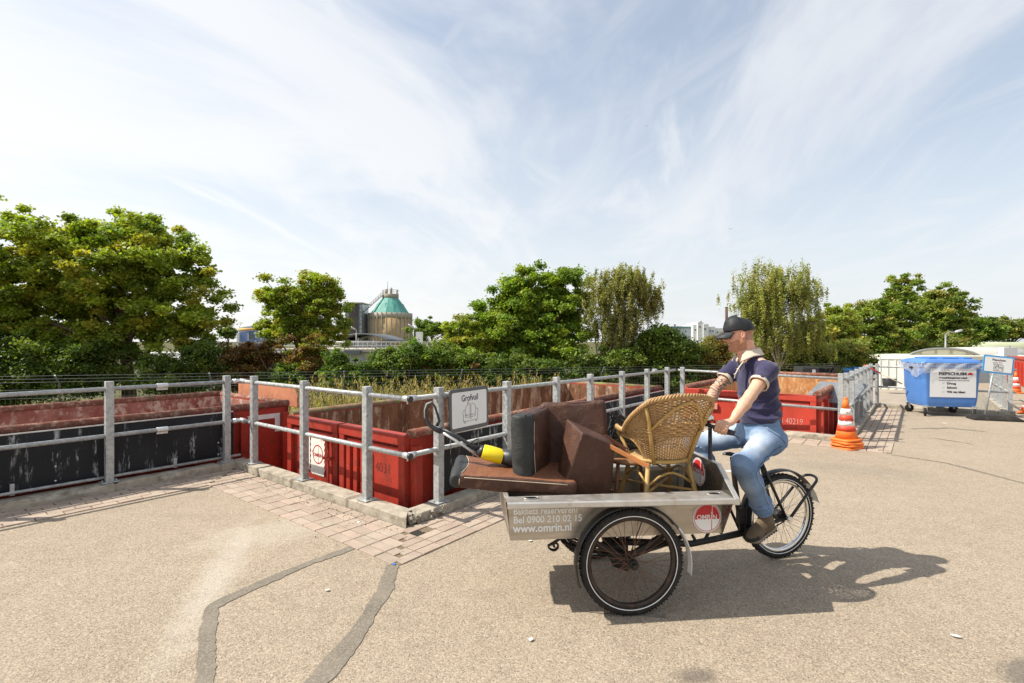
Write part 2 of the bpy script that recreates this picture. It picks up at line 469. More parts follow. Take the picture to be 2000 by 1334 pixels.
def asphalt():
    k = NM('worn asphalt')
    ob = k.obj()
    big = k.noise(.5, 5, .6); mid = k.noise(5, 6, .65)
    c = k.mix(k.ramp(big, .3, .72), (.235, .185, .132), (.305, .247, .182))
    c = k.mix(k.ramp(mid, .35, .7, 0, .45), c, (.37, .305, .225))
    st = k.voro(95, 'Color'); st = k.n('ShaderNodeSeparateColor', i_0=st)
    c = k.mix(k.ramp(st.outputs[0], 0, 1, 0, .38), c, k.mix(st.outputs[1], (.11, .088, .065), (.60, .475, .34)))
    st2 = k.n('ShaderNodeSeparateColor', i_0=k.voro(150, 'Color'))
    c = k.mix(k.ramp(st2.outputs[0], .55, 1, 0, .45), c, (.62, .53, .41))
    c = k.mix(k.ramp(st2.outputs[1], .86, .95, 0, .6), c, (.07, .06, .05))
    # dusty pale stain beside the repaired trench
    def blot(cx_, cy_, rx, ry, rz, a=.55, b=1.2):
        mp = k.n('ShaderNodeMapping', vector_type='TEXTURE', i_Vector=ob, i_Location=(cx_, cy_, 0), i_Rotation=(0, 0, R(rz)), i_Scale=(rx, ry, 1))
        L = k.n('ShaderNodeVectorMath', operation='LENGTH', i_0=mp.outputs[0]).outputs['Value']
        L = k.math('ADD', L, k.ramp(k.noise(3.5, 6, .7), .3, .7, -.35, .35))
        return k.ramp(L, a, b, 1, 0)
    c = k.mix(k.math('MULTIPLY', blot(-2.16, 3.75, 1.1, .15, 107, .30, 1.3), .28), c, (.62, .58, .51))
    c = k.mix(k.math('MULTIPLY', blot(-2.15, 4.7, .7, .3, 30), .22), c, (.55, .50, .43))
    wsp = k.ramp(k.noise(38, 5, .75), .60, .66)
    c = k.mix(k.math('MULTIPLY', k.math('MULTIPLY', blot(1.35, 3.55, .38, .22, 10), wsp), .8), c, (.62, .58, .52))
    c = k.mix(k.math('MULTIPLY', k.ramp(k.noise(1.1, 6, .72, sc=(.35, 1, 1)), .56, .74), .42), c, (.17, .135, .10))
    c = k.mix(k.math('MULTIPLY', k.ramp(k.noise(1.7, 6, .75), .60, .74), .35), c, (.46, .40, .32))
    c = k.mix(k.math('MULTIPLY', blot(.95, 2.66, .12, .07, 10), .6), c, (.08, .07, .06))
    c = k.mix(k.math('MULTIPLY', blot(4.6, 7.0, 1.2, .35, -25), .18), c, (.16, .14, .12))
    c = k.mix(k.math('MULTIPLY', blot(2.4, 5.4, .5, .2, 0), .3), c, (.17, .14, .11))
    c = k.mix(k.math('MULTIPLY', blot(2.72, 2.68, .25, .12, 30), .6), c, (.1, .09, .08))
    # white bird-lime spots
    vd = k.voro(.9, 'Distance', vec=k.n('ShaderNodeVectorMath', operation='ADD', i_0=ob, i_1=k.n('ShaderNodeVectorMath', operation='SCALE', i_0=k.n('ShaderNodeTexNoise', i_Vector=ob, i_Scale=22.0).outputs['Color'], i_3=.05).outputs[0]).outputs[0])
    c = k.mix(k.ramp(vd, .035, .05, .75, 0), c, (.66, .63, .58))
    k.bump(k.math('ADD', k.math('MULTIPLY', k.voro(95, 'Distance'), -.5), k.noise(160, 3)), .6, .005)
    return k.out(c, .93, 0, .25)
M_asph = asphalt()
yardin = offs(K[:6], .02)
far5 = K[6] + (K[5]-K[4]).normalized()*12.0
poly = [V((-8.7, .83, 0))] + K[1:7] + [far5, V((60, 24, 0)), V((60, -12, 0)), V((-30, -12, 0)), V((-30, -8, 0))]
poly[0] = K[0] + (K[0]-K[1]).normalized()*10
mb = MB(); mb.add([(p.x, p.y, 0) for p in poly], [list(range(len(poly)))[::-1]])
g = mb.build('ground', M_asph); tag(g, kind='structure')
k = NM('rough field'); c = k.mix(k.ramp(k.noise(.6, 6, .7), .35, .65), (.05, .065, .02), (.16, .14, .07)); k.bump(k.noise(8, 5), .8, .1)
M_field = k.out(c, .95, 0, .1)
mb = MB(); mb.add([(-3000, -200, -1.5), (3000, -200, -1.5), (3000, 4000, -1.5), (-3000, 4000, -1.5)], [(0, 1, 2, 3)])
tag(mb.build('lower_ground', M_field), kind='structure')
# retaining wall of the raised yard
M_conc = simple('old concrete', (.36, .33, .28), .9, 0, .22, 5, .6, 40, (.16, .145, .12), .55, .72, 3, spec=.2)
mb = MB(); pp = [poly[0]]+K[1:7]+[far5]
for a, b in zip(pp[:-1], pp[1:]):
    mb.quad((a.x, a.y, -1.5), (b.x, b.y, -1.5), (b.x, b.y, -.004), (a.x, a.y, -.004))
tag(mb.build('retaining_wall', M_conc), kind='structure')

# repaired trenches (darker strips laid over the asphalt), ragged edges
k = NM('trench asphalt'); c = k.mix(k.ramp(k.noise(2.5, 6, .7, sc=(1, 1, 1)), .3, .7), (.135, .115, .088), (.225, .19, .148))
s1 = k.n('ShaderNodeSeparateColor', i_0=k.voro(120, 'Color')); c = k.mix(k.ramp(s1.outputs[0], .5, 1, 0, .5), c, (.33, .30, .25))
k.bump(k.noise(120, 4), .6, .004); M_trench = k.out(c, .9, 0, .25)
def strip(pts, ws, name, z=.004, step=.03, rag=.018, mat=None, seed=0):
    rr = random.Random(seed); out = []; L = []
    for i in range(len(pts)-1):
        a, b = V(pts[i]), V(pts[i+1]); n = max(1, int((b-a).length/step))
        for j in range(n): out.append((a.lerp(b, j/n), ws[i]+(ws[i+1]-ws[i])*j/n))
    out.append((V(pts[-1]), ws[-1])); vs = []
    for i, (p, wd) in enumerate(out):
        d = (out[min(i+3, len(out)-1)][0]-out[max(i-3, 0)][0]).normalized(); n = perp(d)
        o1 = (mnoise.noise((i*.11, seed, 0))+.6*mnoise.noise((i*.5, seed, 3)))*rag+rr.uniform(-1, 1)*rag*.25; o2 = (mnoise.noise((i*.09, seed+9, 0))+.6*mnoise.noise((i*.45, seed+9, 3)))*rag+rr.uniform(-1, 1)*rag*.25
        vs += [(p.x-n.x*(wd/2+o1), p.y-n.y*(wd/2+o1), z), (p.x+n.x*(wd/2+o2), p.y+n.y*(wd/2+o2), z)]
    m = MB(); m.add(vs, [(2*i, 2*i+1, 2*i+3, 2*i+2) for i in range(len(out)-1)])
    return tag(m.build(name, mat or M_trench), kind='structure')
strip([G(694, 1067), G(560, 1118), G(440, 1172), G(414, 1188), G(406, 1230), G(400, 1334), G(392, 1500)], [.085, .08, .10, .09, .085, .09, .09], 'path_repair', seed=1)
strip([G(767, 1103), G(752, 1150), G(722, 1200), G(680, 1262), G(618, 1334), G(500, 1460)], [.10, .11, .10, .12, .12, .12], 'path_repair', seed=2, rag=.022)
strip([G(1740, 888), G(1850, 905), G(2000, 944), G(2200, 1000)], [.035, .04, .05, .05], 'path_repair', seed=3, rag=.03)
strip([G(1825, 856), G(1900, 868)], [.03, .03], 'path_repair', seed=4, rag=.02)
strip([G(1780, 838), G(1850, 836), G(1925, 843)], [.04, .14, .04], 'path_repair', seed=5, rag=.06)
strip([G(1150, 1195), G(1300, 1204)], [.02, .03], 'path_repair', seed=6, rag=.02)

# brick paving bands beside the kerb
M_brick = simple('clay paver', (.3, .22, .18), .9, 0, .12, 7, .4, 60, (.40, .34, .27), .5, .75, 6, spec=.2, attr=True)
M_sand = simple('joint sand', (.17, .125, .08), .95, 0, .3, 40, .5, 90)  # sand colour darkened to paint in the shadow between the bricks
band_in = offs(K[:6], .10); band_out = offs(K[:6], .67)
mb = MB(); hole = G(818, 1043)
sand = MB()
for i in range(5):
    a0, b0, a1, b1 = band_in[i], band_in[i+1], band_out[i], band_out[i+1]
    sand.quad((a0.x, a0.y, .003), (a1.x, a1.y, .003), (b1.x, b1.y, .003), (b0.x, b0.y, .003))
    d = (K[i+1]-K[i]).normalized(); n = perp(d); L = (K[i+1]-K[i]).length
    rows = 5; rw = .112; ln = .222
    for r_ in range(rows):
        o0 = .115+r_*rw
        # extents of this row along the segment, mitred at both ends
        def tpar(p): return (p-K[i]).dot(d)
        f = (o0+rw/2-.10)/.57
        t0 = tpar(a0.lerp(a1, f)); t1 = tpar(b0.lerp(b1, f))
        t = t0 - (ln/2 if r_ % 2 else 0)
        while t < t1:
            ta, tb = max(t, t0)+.003, min(t+ln, t1)-.003
            if tb-ta > .03:
                c_ = K[i]+d*((ta+tb)/2)+n*(o0+rw/2)
                if (c_-hole).length > .085:
                    v_ = rnd.uniform(.88, 1.10); w_ = rnd.uniform(.97, 1.03)
                    rot = Matrix((d, -n, V((0,0,1)))).transposed() @ Euler((rnd.uniform(-.012, .012), rnd.uniform(-.01, .01), rnd.uniform(-.012, .012))).to_matrix()
                    mb.box((c_.x, c_.y, -.012+rnd.uniform(-.002, .003)), (tb-ta-.005, rw-.009, .046), rot, col=(.375*v_, .295*v_*w_, .232*v_*w_))
            t += ln
hp = hole; 
tag(mb.build('pavement', M_brick, bev=.003, seg=1), kind='structure')
tag(sand.build('pavement_bed', M_sand), kind='structure')
mb = MB(); mb.box((hp.x, hp.y, .0055), (.10, .17, .002), (0, 0, R(52)))
tag(mb.build('pavement_hole_shade', simple('painted hole shade', (.02, .017, .013), 1)), kind='structure')  # near-black plate painted as the shade inside the missing-brick gap

# kerb: one weathered concrete kerb per side of the bays
M_kerb = simple('kerb concrete', (.38, .335, .265), .92, 0, .2, 9, .9, 55, (.20, .175, .135), .5, .68, 7, spec=.2)
def kerb(a, b, ends, label, seed):
    d = (b-a).normalized(); n = perp(d); L = (b-a).length; rr = random.Random(seed)
    m = MB(); nl = int(L/.03); cs = [(.105, 0), (.105, .05), (.103, .094), (.096, .100), (-.02, .102), (-.092, .10), (-.10, .094), (-.10, -.3)]
    rings = []; nextj = 1.0
    for i in range(nl+1):
        t = L*i/nl; p = a+d*t; ring = []
        j = 1.0 if abs((t+seed*.37) % 1.15-.02) < .022 else 0.0
        for q, (o, z) in enumerate(cs):
            mit = 0
            if ends[0] and t < .0001: mit = ends[0]*o
            if ends[1] and t > L-.0001: mit = ends[1]*o
            bx_ = mnoise.noise((t*3.1+seed, o*20, z*20)); by_ = mnoise.noise((t*11+seed, o*40, z*40))
            chip = max(0, mnoise.noise((t*2.2+seed*3, 1.3, 0))-.25)*.10 if z > .06 and o > .05 else 0
            zz_ = z-chip*.8-j*.02*(z > .04)
            oo = o+bx_*.003+by_*.005-chip-j*.016*(1 if o > 0 else 0)
            ring.append(p+d*mit+n*oo+V((0, 0, zz_+(by_*.003+bx_*.003)*(z > .02))))
        rings.append(ring)
    m.loft(rings[::1], closed=False, caps=False, smooth=False)
    # end faces
    for rg in (rings[0], rings[-1]): m.add(rg, [list(range(len(rg)))])
    o = m.build('kerb', M_kerb)
    return tag(o, label, 'kerb', 'concrete kerbs round the container bays')
kl = ['concrete kerb at far left under the black panel with a pipe above it', 'sunlit chipped kerb with red container doors behind it', 'kerb running back from the broken corner behind the cargo tricycle', 'kerb under the railing behind the rider and beside the stacked cones', 'kerb under the long receding railing at the right of the orange cones']
ex = [(0, -1), (-1, 1), (1, -1), (-1, 1), (1, 0)]
for i in range(5): kerb(K[i], K[i+1], (ex[i][0]*1.0, ex[i][1]*1.0), kl[i], i+1)
kerb(K[5], K[6], (0, 0), 'low kerb under the railing behind the blue wheeled bin', 9)
# broken rubble at the near corner
m = MB()
for i in range(70):
    t = rnd.uniform(-.02, .40); o = rnd.uniform(.03, .12); d = (K[3]-K[2]).normalized(); n = perp(d)
    p = K[2]+d*t+n*o; s_ = rnd.uniform(.015, .045)
    m.box((p.x, p.y, rnd.uniform(.01, .085)), (s_*1.5, s_, s_), (rnd.uniform(0, 3), rnd.uniform(0, 3), rnd.uniform(0, 3)))
tag(m.build('kerb_rubble', M_kerb, bev=.003, seg=1), 'crumbled concrete lumps at the broken kerb corner', 'rubble', kind='stuff')

# ------------------------------------------------------------------ railings
def galv():
    k = NM('galvanised steel')
    vc = k.n('ShaderNodeSeparateColor', i_0=k.voro(38, 'Color')).outputs[0]
    c = k.mix(vc, (.30, .31, .31), (.46, .47, .46)); c = k.mix(k.ramp(k.noise(9, 5, .7), .5, .72, 0, .8), c, (.52, .53, .5))
    c = k.mix(k.ramp(k.noise(14, 6, .75), .64, .74, 0, .7), c, (.20, .17, .13))
    k.bump(k.noise(60, 4), .25, .003)
    return k.out(c, k.ramp(vc, 0, 1, .42, .62), .35, .5)
M_galv = galv()
M_alu = simple('cast clamp', (.62, .62, .62), .38, .7, .1, 30)
M_blackp = simple('black plastic', (.025, .025, .028), .42, 0, .2, 20, .1, 100)
Z1, Z2 = 1.19, .645
def railing(a, b, ts, label, ztop=(1.275, 1.275), zr=(Z1, Z1), zl=(Z2, Z2), ext=(0, 0), capend=False, low=False, z0=.10, plates=True, rails=True, clamps=(), pw=.078):
    d = (b-a).normalized(); n = perp(d); L = (b-a).length
    th = thing('guard_railing', a+V((0, 0, z0)), label, 'railing', 'galvanised railings round the container bays', math.atan2(d.y, d.x))
    m = MB()
    for t in ts:
        f = t/L; zt = ztop[0]+(ztop[1]-ztop[0])*f; p = a+d*t
        m = MB(); rot = Matrix((d, -n, V((0,0,1)))).transposed()
        m.box((p.x, p.y, (z0+zt)/2), (pw, pw, zt-z0), rot)
        if plates:
            m.box((p.x, p.y, z0+.010), (.17, .15, .012), rot)
            for sx_ in (-1, 1):
                q = p+d*(.065*sx_); m.cyl(q+V((0, 0, z0+.016)), q+V((0, 0, z0+.034)), .011, 6)
        m.build('post', M_galv, th, bev=.004)
    def rail(z_a, z_b, r=.0245, nm='rail', off=0.0, e=ext):
        m = MB(); A = a-d*e[0]+n*off; B = b+d*e[1]+n*off
        m.tube([A+V((0, 0, z_a)), B+V((0, 0, z_b))], r, 14)
        o = m.build(nm, M_galv, th)
        if capend:
            c_ = MB(); c_.cyl(B+V((0, 0, z_b))-d*.002, B+d*.022+V((0, 0, z_b)), r+.006, 16); c_.build('end_cap', M_blackp, th, bev=.004)
        return o
    if rails:
        rail(*zr); rail(*zl)
    if low:
        rail(z0+.06, z0+.06, .017, 'low_rail', -.03, (0, 0))
        for t in (.9, 2.5, 4.1, 5.7, 7.2):
            if t < L:
                p = a+d*t-n*(-.0); m = MB(); m.box(p+n*(-.03)+V((0, 0, z0+.095)), (.035, .012, .12), Matrix((d, -n, V((0,0,1)))).transposed())
                m.cyl(p-n*.03+n*.008+V((0, 0, z0+.12)), p-n*.03+n*.014+V((0, 0, z0+.12)), .008, 8); m.build('bracket', M_galv, th)
    for t in clamps:
        for z_ in (zr[0], zl[0]):
            p = a+d*t+V((0, 0, z_)); m = MB()
            m.cyl(p-d*.06, p+d*.06, .032, 14); m.box(p-V((0, 0, .038)), (.12, .010, .03), Matrix((d, -n, V((0,0,1)))).transposed())
            for q_ in (-.04, 0, .04): m.cyl(p+d*q_-V((0, 0, .04))+n*.002, p+d*q_-V((0, 0, .04))+n*.009, .006, 8)
            m.build('clamp', M_alu, th, bev=.002)
    return th
def T(i, p): return (p-K[i]).dot((K[i+1]-K[i]).normalized())
L0 = (K[1]-K[0]).length
r1 = railing(K[0], K[1], [T(0, V((-4.69, 5.96, 0)))-1.3*j for j in (5, 4, 3, 2, 1, 0)]+[T(0, V((-3.89, 6.98, 0)))], 'railing at far left before the black panel, thin pipe along its foot', ext=(0, -.06), low=True, clamps=(T(0, V((-4.36, 6.38, 0))),))
r2 = railing(K[1], K[2], [T(1, V((-3.47, 6.89, 0))), T(1, V((-2.46, 6.09, 0))), T(1, V((-1.5, 5.3, 0)))], 'sunlit railing before the red container doors, its rails ending in black caps', ext=(-.06, .03), capend=True)
L3 = (K[3]-K[2]).length
ts3 = []
for px in (857, 990, 1087, 1153, 1215, 1264, 1303):
    q = (px-1000)/1000; d = (K[3]-K[2]).normalized(); ts3.append((q*K[2].y-K[2].x)/(d.x-q*d.y))
r3 = railing(K[2], K[3], ts3, 'long receding railing behind the sofa cushions, with a sign hung on it', ztop=(1.275, 1.222), zr=(Z1, 1.15), zl=(Z2, .62), ext=(.0, -.05), clamps=(ts3[5]+.35,))
def tpx(i, px):
    q = (px-1000)/1000; d = (K[i+1]-K[i]).normalized(); return (q*K[i].y-K[i].x)/(d.x-q*d.y)
r4 = railing(K[3], K[4], [tpx(3, 1333), tpx(3, 1480), tpx(3, 1642)], 'railing behind the rider in front of the open red container', ztop=(1.215, 1.185), zr=(1.15, 1.09), zl=(.62, .55), ext=(-.05, .12))
ts5 = [.28+i*.93 for i in range(7)]
r5 = railing(K[4], K[5], ts5, 'railing with many posts seen end on behind the orange cones', ztop=(1.185, 1.157), zr=(1.09, 1.08), zl=(.55, .54), ext=(0, 0))
r6 = railing(K[5], K[6], [.12, 1.4, 2.66], 'railing behind the blue wheeled bin', ztop=(1.157, 1.157), zr=(1.08, 1.08), zl=(.55, .55), ext=(0, .12))
# elbow joining the first two railings
for z_ in (Z1, Z2):
    m = MB()
    for (i, s_) in ((0, -1), (1, 1)):
        d = (K[i+1]-K[i]).normalized(); p = K[1]+V((0, 0, z_)); m.tube([p, p+d*s_*.12], .031, 14)
        m.tube([p+d*s_*.075, p+d*s_*.085], .037, 14)
    m.ell(K[1]+V((0, 0, z_)), (.036, .036, .036))
    m.build('elbow_clamp', M_alu, r2)
d2 = (K[3]-K[2]).normalized(); d1 = (K[2]-K[1]).normalized()
for z_ in (Z1, Z2):
    m = MB(); p = K[2]+V((0, 0, z_)); m.tube([p-d1*.05, p+d1*.028], .031, 14); m.tube([p, p+d2*.10], .031, 14); m.cyl(p-V((0, 0, .03)), p-V((0, 0, .05)), .008, 6)
    m.build('tee_clamp', M_alu, r3)

# black rubber panels hung behind the railings
def panelmat():
    k = NM('black sheet'); c = k.mix(k.ramp(k.noise(2, 5), .3, .7), (.010, .011, .013), (.022, .023, .026))
    nn = k.noise(5, 6, .7, sc=(1.6, 1.6, .28), vec=k.obj()); nn2 = k.noise(26, 5, .7, sc=(1, 1, .35))
    c = k.mix(k.math('MULTIPLY', k.ramp(nn, .535, .64), k.ramp(nn2, .47, .61)), c, (.42, .42, .42))
    c = k.mix(k.ramp(k.noise(11, 5, .8), .62, .8, 0, .5), c, (.11, .09, .075))
    k.bump(k.noise(3, 3), .3, .02)
    return k.out(c, .62, 0, .22)
M_panel = panelmat(); M_edge = simple('aluminium edge', (.6, .6, .6), .35, .8)
def panel(i, t0, t1, z0, z1, label):
    d = (K[i+1]-K[i]).normalized(); n = perp(d); a = K[i]+d*t0-n*.13; b = K[i]+d*t1-n*.13
    th = thing('side_panel', a+V((0, 0, z0)), label, 'panel', 'black sheets shielding the gap to the containers')
    m = MB(); m.beam(a+V((0, 0, (z0+z1)/2)), b+V((0, 0, (z0+z1)/2)), .012, z1-z0)
    m.build('sheet', M_panel, th)
    m = MB(); m.beam(a+V((0, 0, z1+.006)), b+V((0, 0, z1+.006)), .022, .012); m.build('edge_strip', M_edge, th)
    nb = max(2, int((t1-t0)/1.28))
    for j in range(nb):
        t = t0+.3+(t1-t0-.5)*j/(nb-1)
        for z_ in (z0+.06, z0+.22):
            p = K[i]+d*t-n*.122+V((0, 0, z_)); m = MB(); m.ell(p, (.012, .012, .012), nu=10, nv=6)
            m.build('bolt', M_alu, th)
panel(0, -1, L0-.05, .135, .755, 'long black sheet with white drip marks behind the left railing')
panel(2, .62, L3-.1, .135, .735, 'black sheet behind the long receding railing, partly behind the sofa cushions')

d5 = (K[5]-K[4]).normalized()
K7 = K[6]+d5*4.2
K.append(K7)
r7 = railing(K[6], K7, [.9, 1.9, 2.9, 3.9], 'railing receding between the blue bin and the small sign', ztop=(1.157, 1.157), zr=(1.08, 1.08), zl=(.55, .55))
kerb(K[6], K7, (0, 0), 'kerb running back at the right edge of the photo behind the small sign', 12)
mb = MB(); mb.add([(-4, 14, -1.496), (40, 14, -1.496), (60, 60, -1.496), (6, 60, -1.496)], [(0, 1, 2, 3)])
tag(mb.build('lower_yard', simple('lower paving', (.33, .28, .22), .93, 0, .15, 1.5, .4, 30, spec=.2)), kind='structure')

# litter and grit on the paving
M_lit = [simple('litter white', (.7, .68, .64), .8), simple('litter dark', (.04, .035, .03), .8), simple('litter blue', (.08, .2, .55), .6), simple('dry leaf', (.35, .24, .06), .9)]
for i, (px, py, s_, mi_, lb_) in enumerate(((1036, 1058, .035, 0, 'white scrap lying on the asphalt below the front corner of the box'), (770, 1104, .03, 2, 'tiny blue scrap at the top of the wider repaired trench'), (1867, 1245, .045, 0, 'white scrap at lower right of the asphalt'), (1037, 1252, .03, 0, 'white scrap at the bottom centre of the asphalt'), (640, 1155, .03, 0, 'pale chip between the two repaired trenches'), (700, 1022, .035, 0, 'pale chip on the paving below the number 4031'), (672, 1005, .025, 1, 'dark crumb on the paving'), (640, 990, .02, 3, 'dry yellow leaf on the paving near the kerb weeds'), (465, 938, .03, 3, 'yellow leaf in the shade at the inner kerb corner'))):
    p = G(px, py); m = MB(); rr = random.Random(i+50)
    n_ = 7; pts = [(s_*rr.uniform(.35, .6)*math.cos(2*math.pi*j/n_), s_*rr.uniform(.25, .5)*math.sin(2*math.pi*j/n_)) for j in range(n_)]
    m.prism(pts, .003+s_*.02, Matrix.Translation((p.x, p.y, .009)) @ Euler((.1, .06, rr.uniform(0, 6))).to_matrix().to_4x4())
    tag(m.build('litter', M_lit[mi_]), lb_, 'litter', 'scraps lying on the ground')
m = MB(); rr = random.Random(99)
for i in range(900):
    u = rr.random(); seg_ = rr.choice((0, 1, 1, 2, 2)); a, b = band_in[seg_], band_in[seg_+1]; p = a.lerp(b, u)+perp((b-a).normalized())*abs(rr.gauss(0, .22)); s_ = rr.uniform(.003, .010)
    m.box((p.x, p.y, .012), (s_*1.4, s_, s_*.8), (rr.uniform(0, 3), rr.uniform(0, 3), rr.uniform(0, 3)), col=rr.choice(((.30, .24, .17), (.16, .12, .08), (.42, .37, .3))))
tag(m.build('grit', simple('grit', (.3, .3, .3), .95, attr=True)), 'loose grit and crumbs lying along the foot of the kerbs', 'grit', kind='stuff')
# ------------------------------------------------------------------ skip containers in the bays
def cpaint(name, base, dark, rust, lo=.52, hi=.68):
    k = NM(name); ob = k.obj()
    c = k.mix(k.ramp(k.noise(1.6, 5), .3, .7), sc3(base, .75), base)
    c = k.mix(k.ramp(k.noise(3.5, 6, .7, sc=(1, 1, .35)), .5, .72, 0, .8), c, dark)
    c = k.mix(k.ramp(k.noise(7, 8, .75), lo+.04, hi), c, rust)
    c = k.mix(k.ramp(k.noise(24, 6, .85), .62, .70, 0, .7), c, (.55, .42, .36))
    k.bump(k.noise(6, 6, .7), .25, .01)
    return k.out(c, k.ramp(k.noise(5, 5), .3, .7, .42, .7), 0, .4)
M_red = cpaint('red container paint', (.41, .036, .018), (.19, .02, .012), (.09, .035, .02), .50, .68)
M_redb = cpaint('bright red container paint', (.52, .052, .028), (.33, .033, .020), (.25, .10, .05), .6, .72)
def rustm(name, a, b, c3, sc_=(1, 1, .3), sc0=3.5, hi=.6):
    k = NM(name)
    c = k.mix(k.ramp(k.noise(sc0, 7, .7, sc=sc_), .35, .62), a, b)
    c = k.mix(k.ramp(k.noise(sc0*2.2, 8, .75, sc=sc_), .5, hi), c, c3)
    c = k.mix(k.ramp(k.noise(1.2, 5, .7), .55, .7, 0, .8), c, sc3(a, .6))
    k.bump(k.noise(14, 6, .7), .6, .01)
    return k.out(c, .9, 0, .15)
M_rust = rustm('rusty steel inside', (.12, .055, .03), (.27, .13, .07), (.50, .36, .25))
M_rustp = rustm('pink worn steel inside', (.21, .06, .045), (.36, .17, .13), (.52, .41, .33), sc_=(1, 1, .6), sc0=2.8)
M_rusto = rustm('orange rust steel inside', (.33, .13, .05), (.55, .28, .12), (.62, .42, .22), sc_=(1, 1, .5))
M_rimr = rustm('worn rim', (.25, .07, .05), (.17, .10, .07), (.38, .24, .17), sc_=(1, 1, 1), sc0=6)
M_rimg = rustm('mossy rim', (.16, .09, .06), (.30, .20, .13), (.20, .26, .07), sc_=(1, 1, 1), sc0=2.5)
M_wht = simple('white paint', (.72, .71, .67), .6, 0, .08, 8, .1, 60, (.45, .36, .3), .6, .75, 9)

def container(c, e, l, W, Lg, zt, label, outer, inner, rim, ends='door', z0=-1.45, rimr=.06):
    """c near-left corner of the end, e along the end (to the right), l along the length"""
    e = V(e).normalized(); l = V(l).normalized(); up = V((0, 0, 1))
    th = thing('skip_container', c+V((0, 0, z0)), label, 'container', 'red open-top containers in the bays', math.atan2(e.y, e.x))
    A = c; B = c+e*W; Cc = B+l*Lg; D = c+l*Lg
    def wall(a, b, nin, nm='side_wall', ribs=True, z1=zt, mo=outer, mi_=inner):
        d = (b-a).normalized(); m = MB()
        zc = (z0+z1)/2
        m.beam(a+nin*.03+up*zc, b+nin*.03+up*zc, .06, z1-z0, mi=0)
        if ribs:
            Lw = (b-a).length; nr = max(2, int(Lw/.62))
            for i in range(nr+1):
                p = a+d*(Lw*(i+.0)/nr*.985+.04)-nin*.04
                m.box((p.x, p.y, (z0+z1)/2-.06), (.10, .085, z1-z0-.12), Matrix((d, -nin, up)).transposed(), mi=0)
        o = m.build(nm, [mo], th, bev=.006)
        m = MB(); m.beam(a+nin*.064+up*(zc-.01), b+nin*.064+up*(zc-.01), .006, z1-z0-.03)
        m.build('lining', [mi_], th)
        return o
    wall(A, D, e); wall(B, Cc, -e)
    wall(D, Cc, -l, 'end_wall', False)
    for a, b in ((A, D), (B, Cc)):
        n = e if a is A else -e
        m = MB(); m.tube([a+n*.02+up*(zt+.01)-l*.02, b+n*.02+up*(zt+.01)], rimr, 14); m.build('rim', M_rimr if (a is B and rim is M_rimg) else rim, th)
    m = MB(); m.tube([D+up*(zt+.01)-l*.02, Cc+up*(zt+.01)-l*.02], rimr*.8, 12); m.build('rim', rim, th)
    m = MB(); m.add([A+up*(z0+.15), B+up*(z0+.15), Cc+up*(z0+.15), D+up*(z0+.15)], [(0, 1, 2, 3)]); m.build('floor', inner, th)
    # near end: two door leaves
    fm = Matrix((e, l, up)).transposed()
    def lb(m, t, w_, z, h_, dep, off=0.0, mi=0):   # box on end face, t along e, off outwards (towards -l)
        p = A+e*t-l*off+up*z; m.box(p, (w_, dep, h_), fm, mi)
    H = zt-z0; zm = (zt+z0)/2
    if ends == 'door':
        hw = W/2
        for s_, (ta, tb) in enumerate(((.02, hw-.03), (hw+.01, W-.02))):
            m = MB(); w_ = tb-ta
            lb(m, (ta+tb)/2, w_-.1, zm, H-.08, .04, .0)
            lb(m, (ta+tb)/2, w_, zt-.055, .11, .13, .02)
            lb(m, ta+.05, .10, zm-.055, H-.11, .12, .02); lb(m, tb-.05, .10, zm-.055, H-.11, .12, .02)
            lb(m, (ta+tb)/2, w_-.22, zt-.17, .05, .07, .015)
            if s_ == 1:
                for q in range(3): lb(m, ta+.17+q*.14, .075, zm-.1, H-.25, .11, .015)
                lb(m, ta+.53, .06, zm-.1, H-.25, .10, .015)
            else:
                lb(m, tb-.17, .06, zm-.1, H-.25, .09, .015)
            m.build('door', outer, th, bev=.007)
        m = MB(); q = A+e*(hw-.16)-l*.12
        m.tube([q+up*(zt-.16), q+up*(z0+.2)], .018, 10); m.build('locking_bar', outer, th)
        for z_ in (zt-.2, zt-.42, zt-.8):
            m = MB(); m.box(q+up*z_, (.14, .05, .035), fm); m.build('latch', outer, th, bev=.004)
        for t in (-.02, W+.02):
            for z_ in (zt-.20, zt-.95):
                m = MB(); q2 = A+e*t-l*.04+up*z_; m.box(q2, (.16, .035, .03), fm); m.cyl(q2-up*.03+e*(.06 if t > 1 else -.06), q2+up*.03+e*(.06 if t > 1 else -.06), .02, 8)
                m.build('hinge', M_rimr, th, bev=.003)
        m = MB(); lb(m, W/2, W-.2, zm-.01, H-.08, .006, -.030); m.build('lining', inner, th)
    else:
        m = MB(); lb(m, W/2, W, zm, H, .06, -.03); m.build('end_wall', outer, th, bev=.006)
        m = MB(); lb(m, W/2, W-.1, zm-.01, H-.02, .006, -.066); m.build('lining', inner, th)
        m = MB(); m.tube([A+up*(zt+.01)+l*.02, B+up*(zt+.01)+l*.02], rimr*.8, 12); m.build('rim', rim, th)
    return th, fm
UP = V((0, 0, 1))
dA = (K[3]-K[2]).normalized(); dB = (K[2]-K[1]).normalized(); dA1 = (K[1]-K[0]).normalized()
# container 2 : doors face the sunlit railing
c2 = V((-1.054, 5.36, 0)) - dB*2.45
C2, fm2 = container(c2, dB, dA, 2.45, 6.9, .76, 'red container with number 4031 on its doors and a dark rusty inside', M_red, M_rust, M_rimg, rimr=.048)
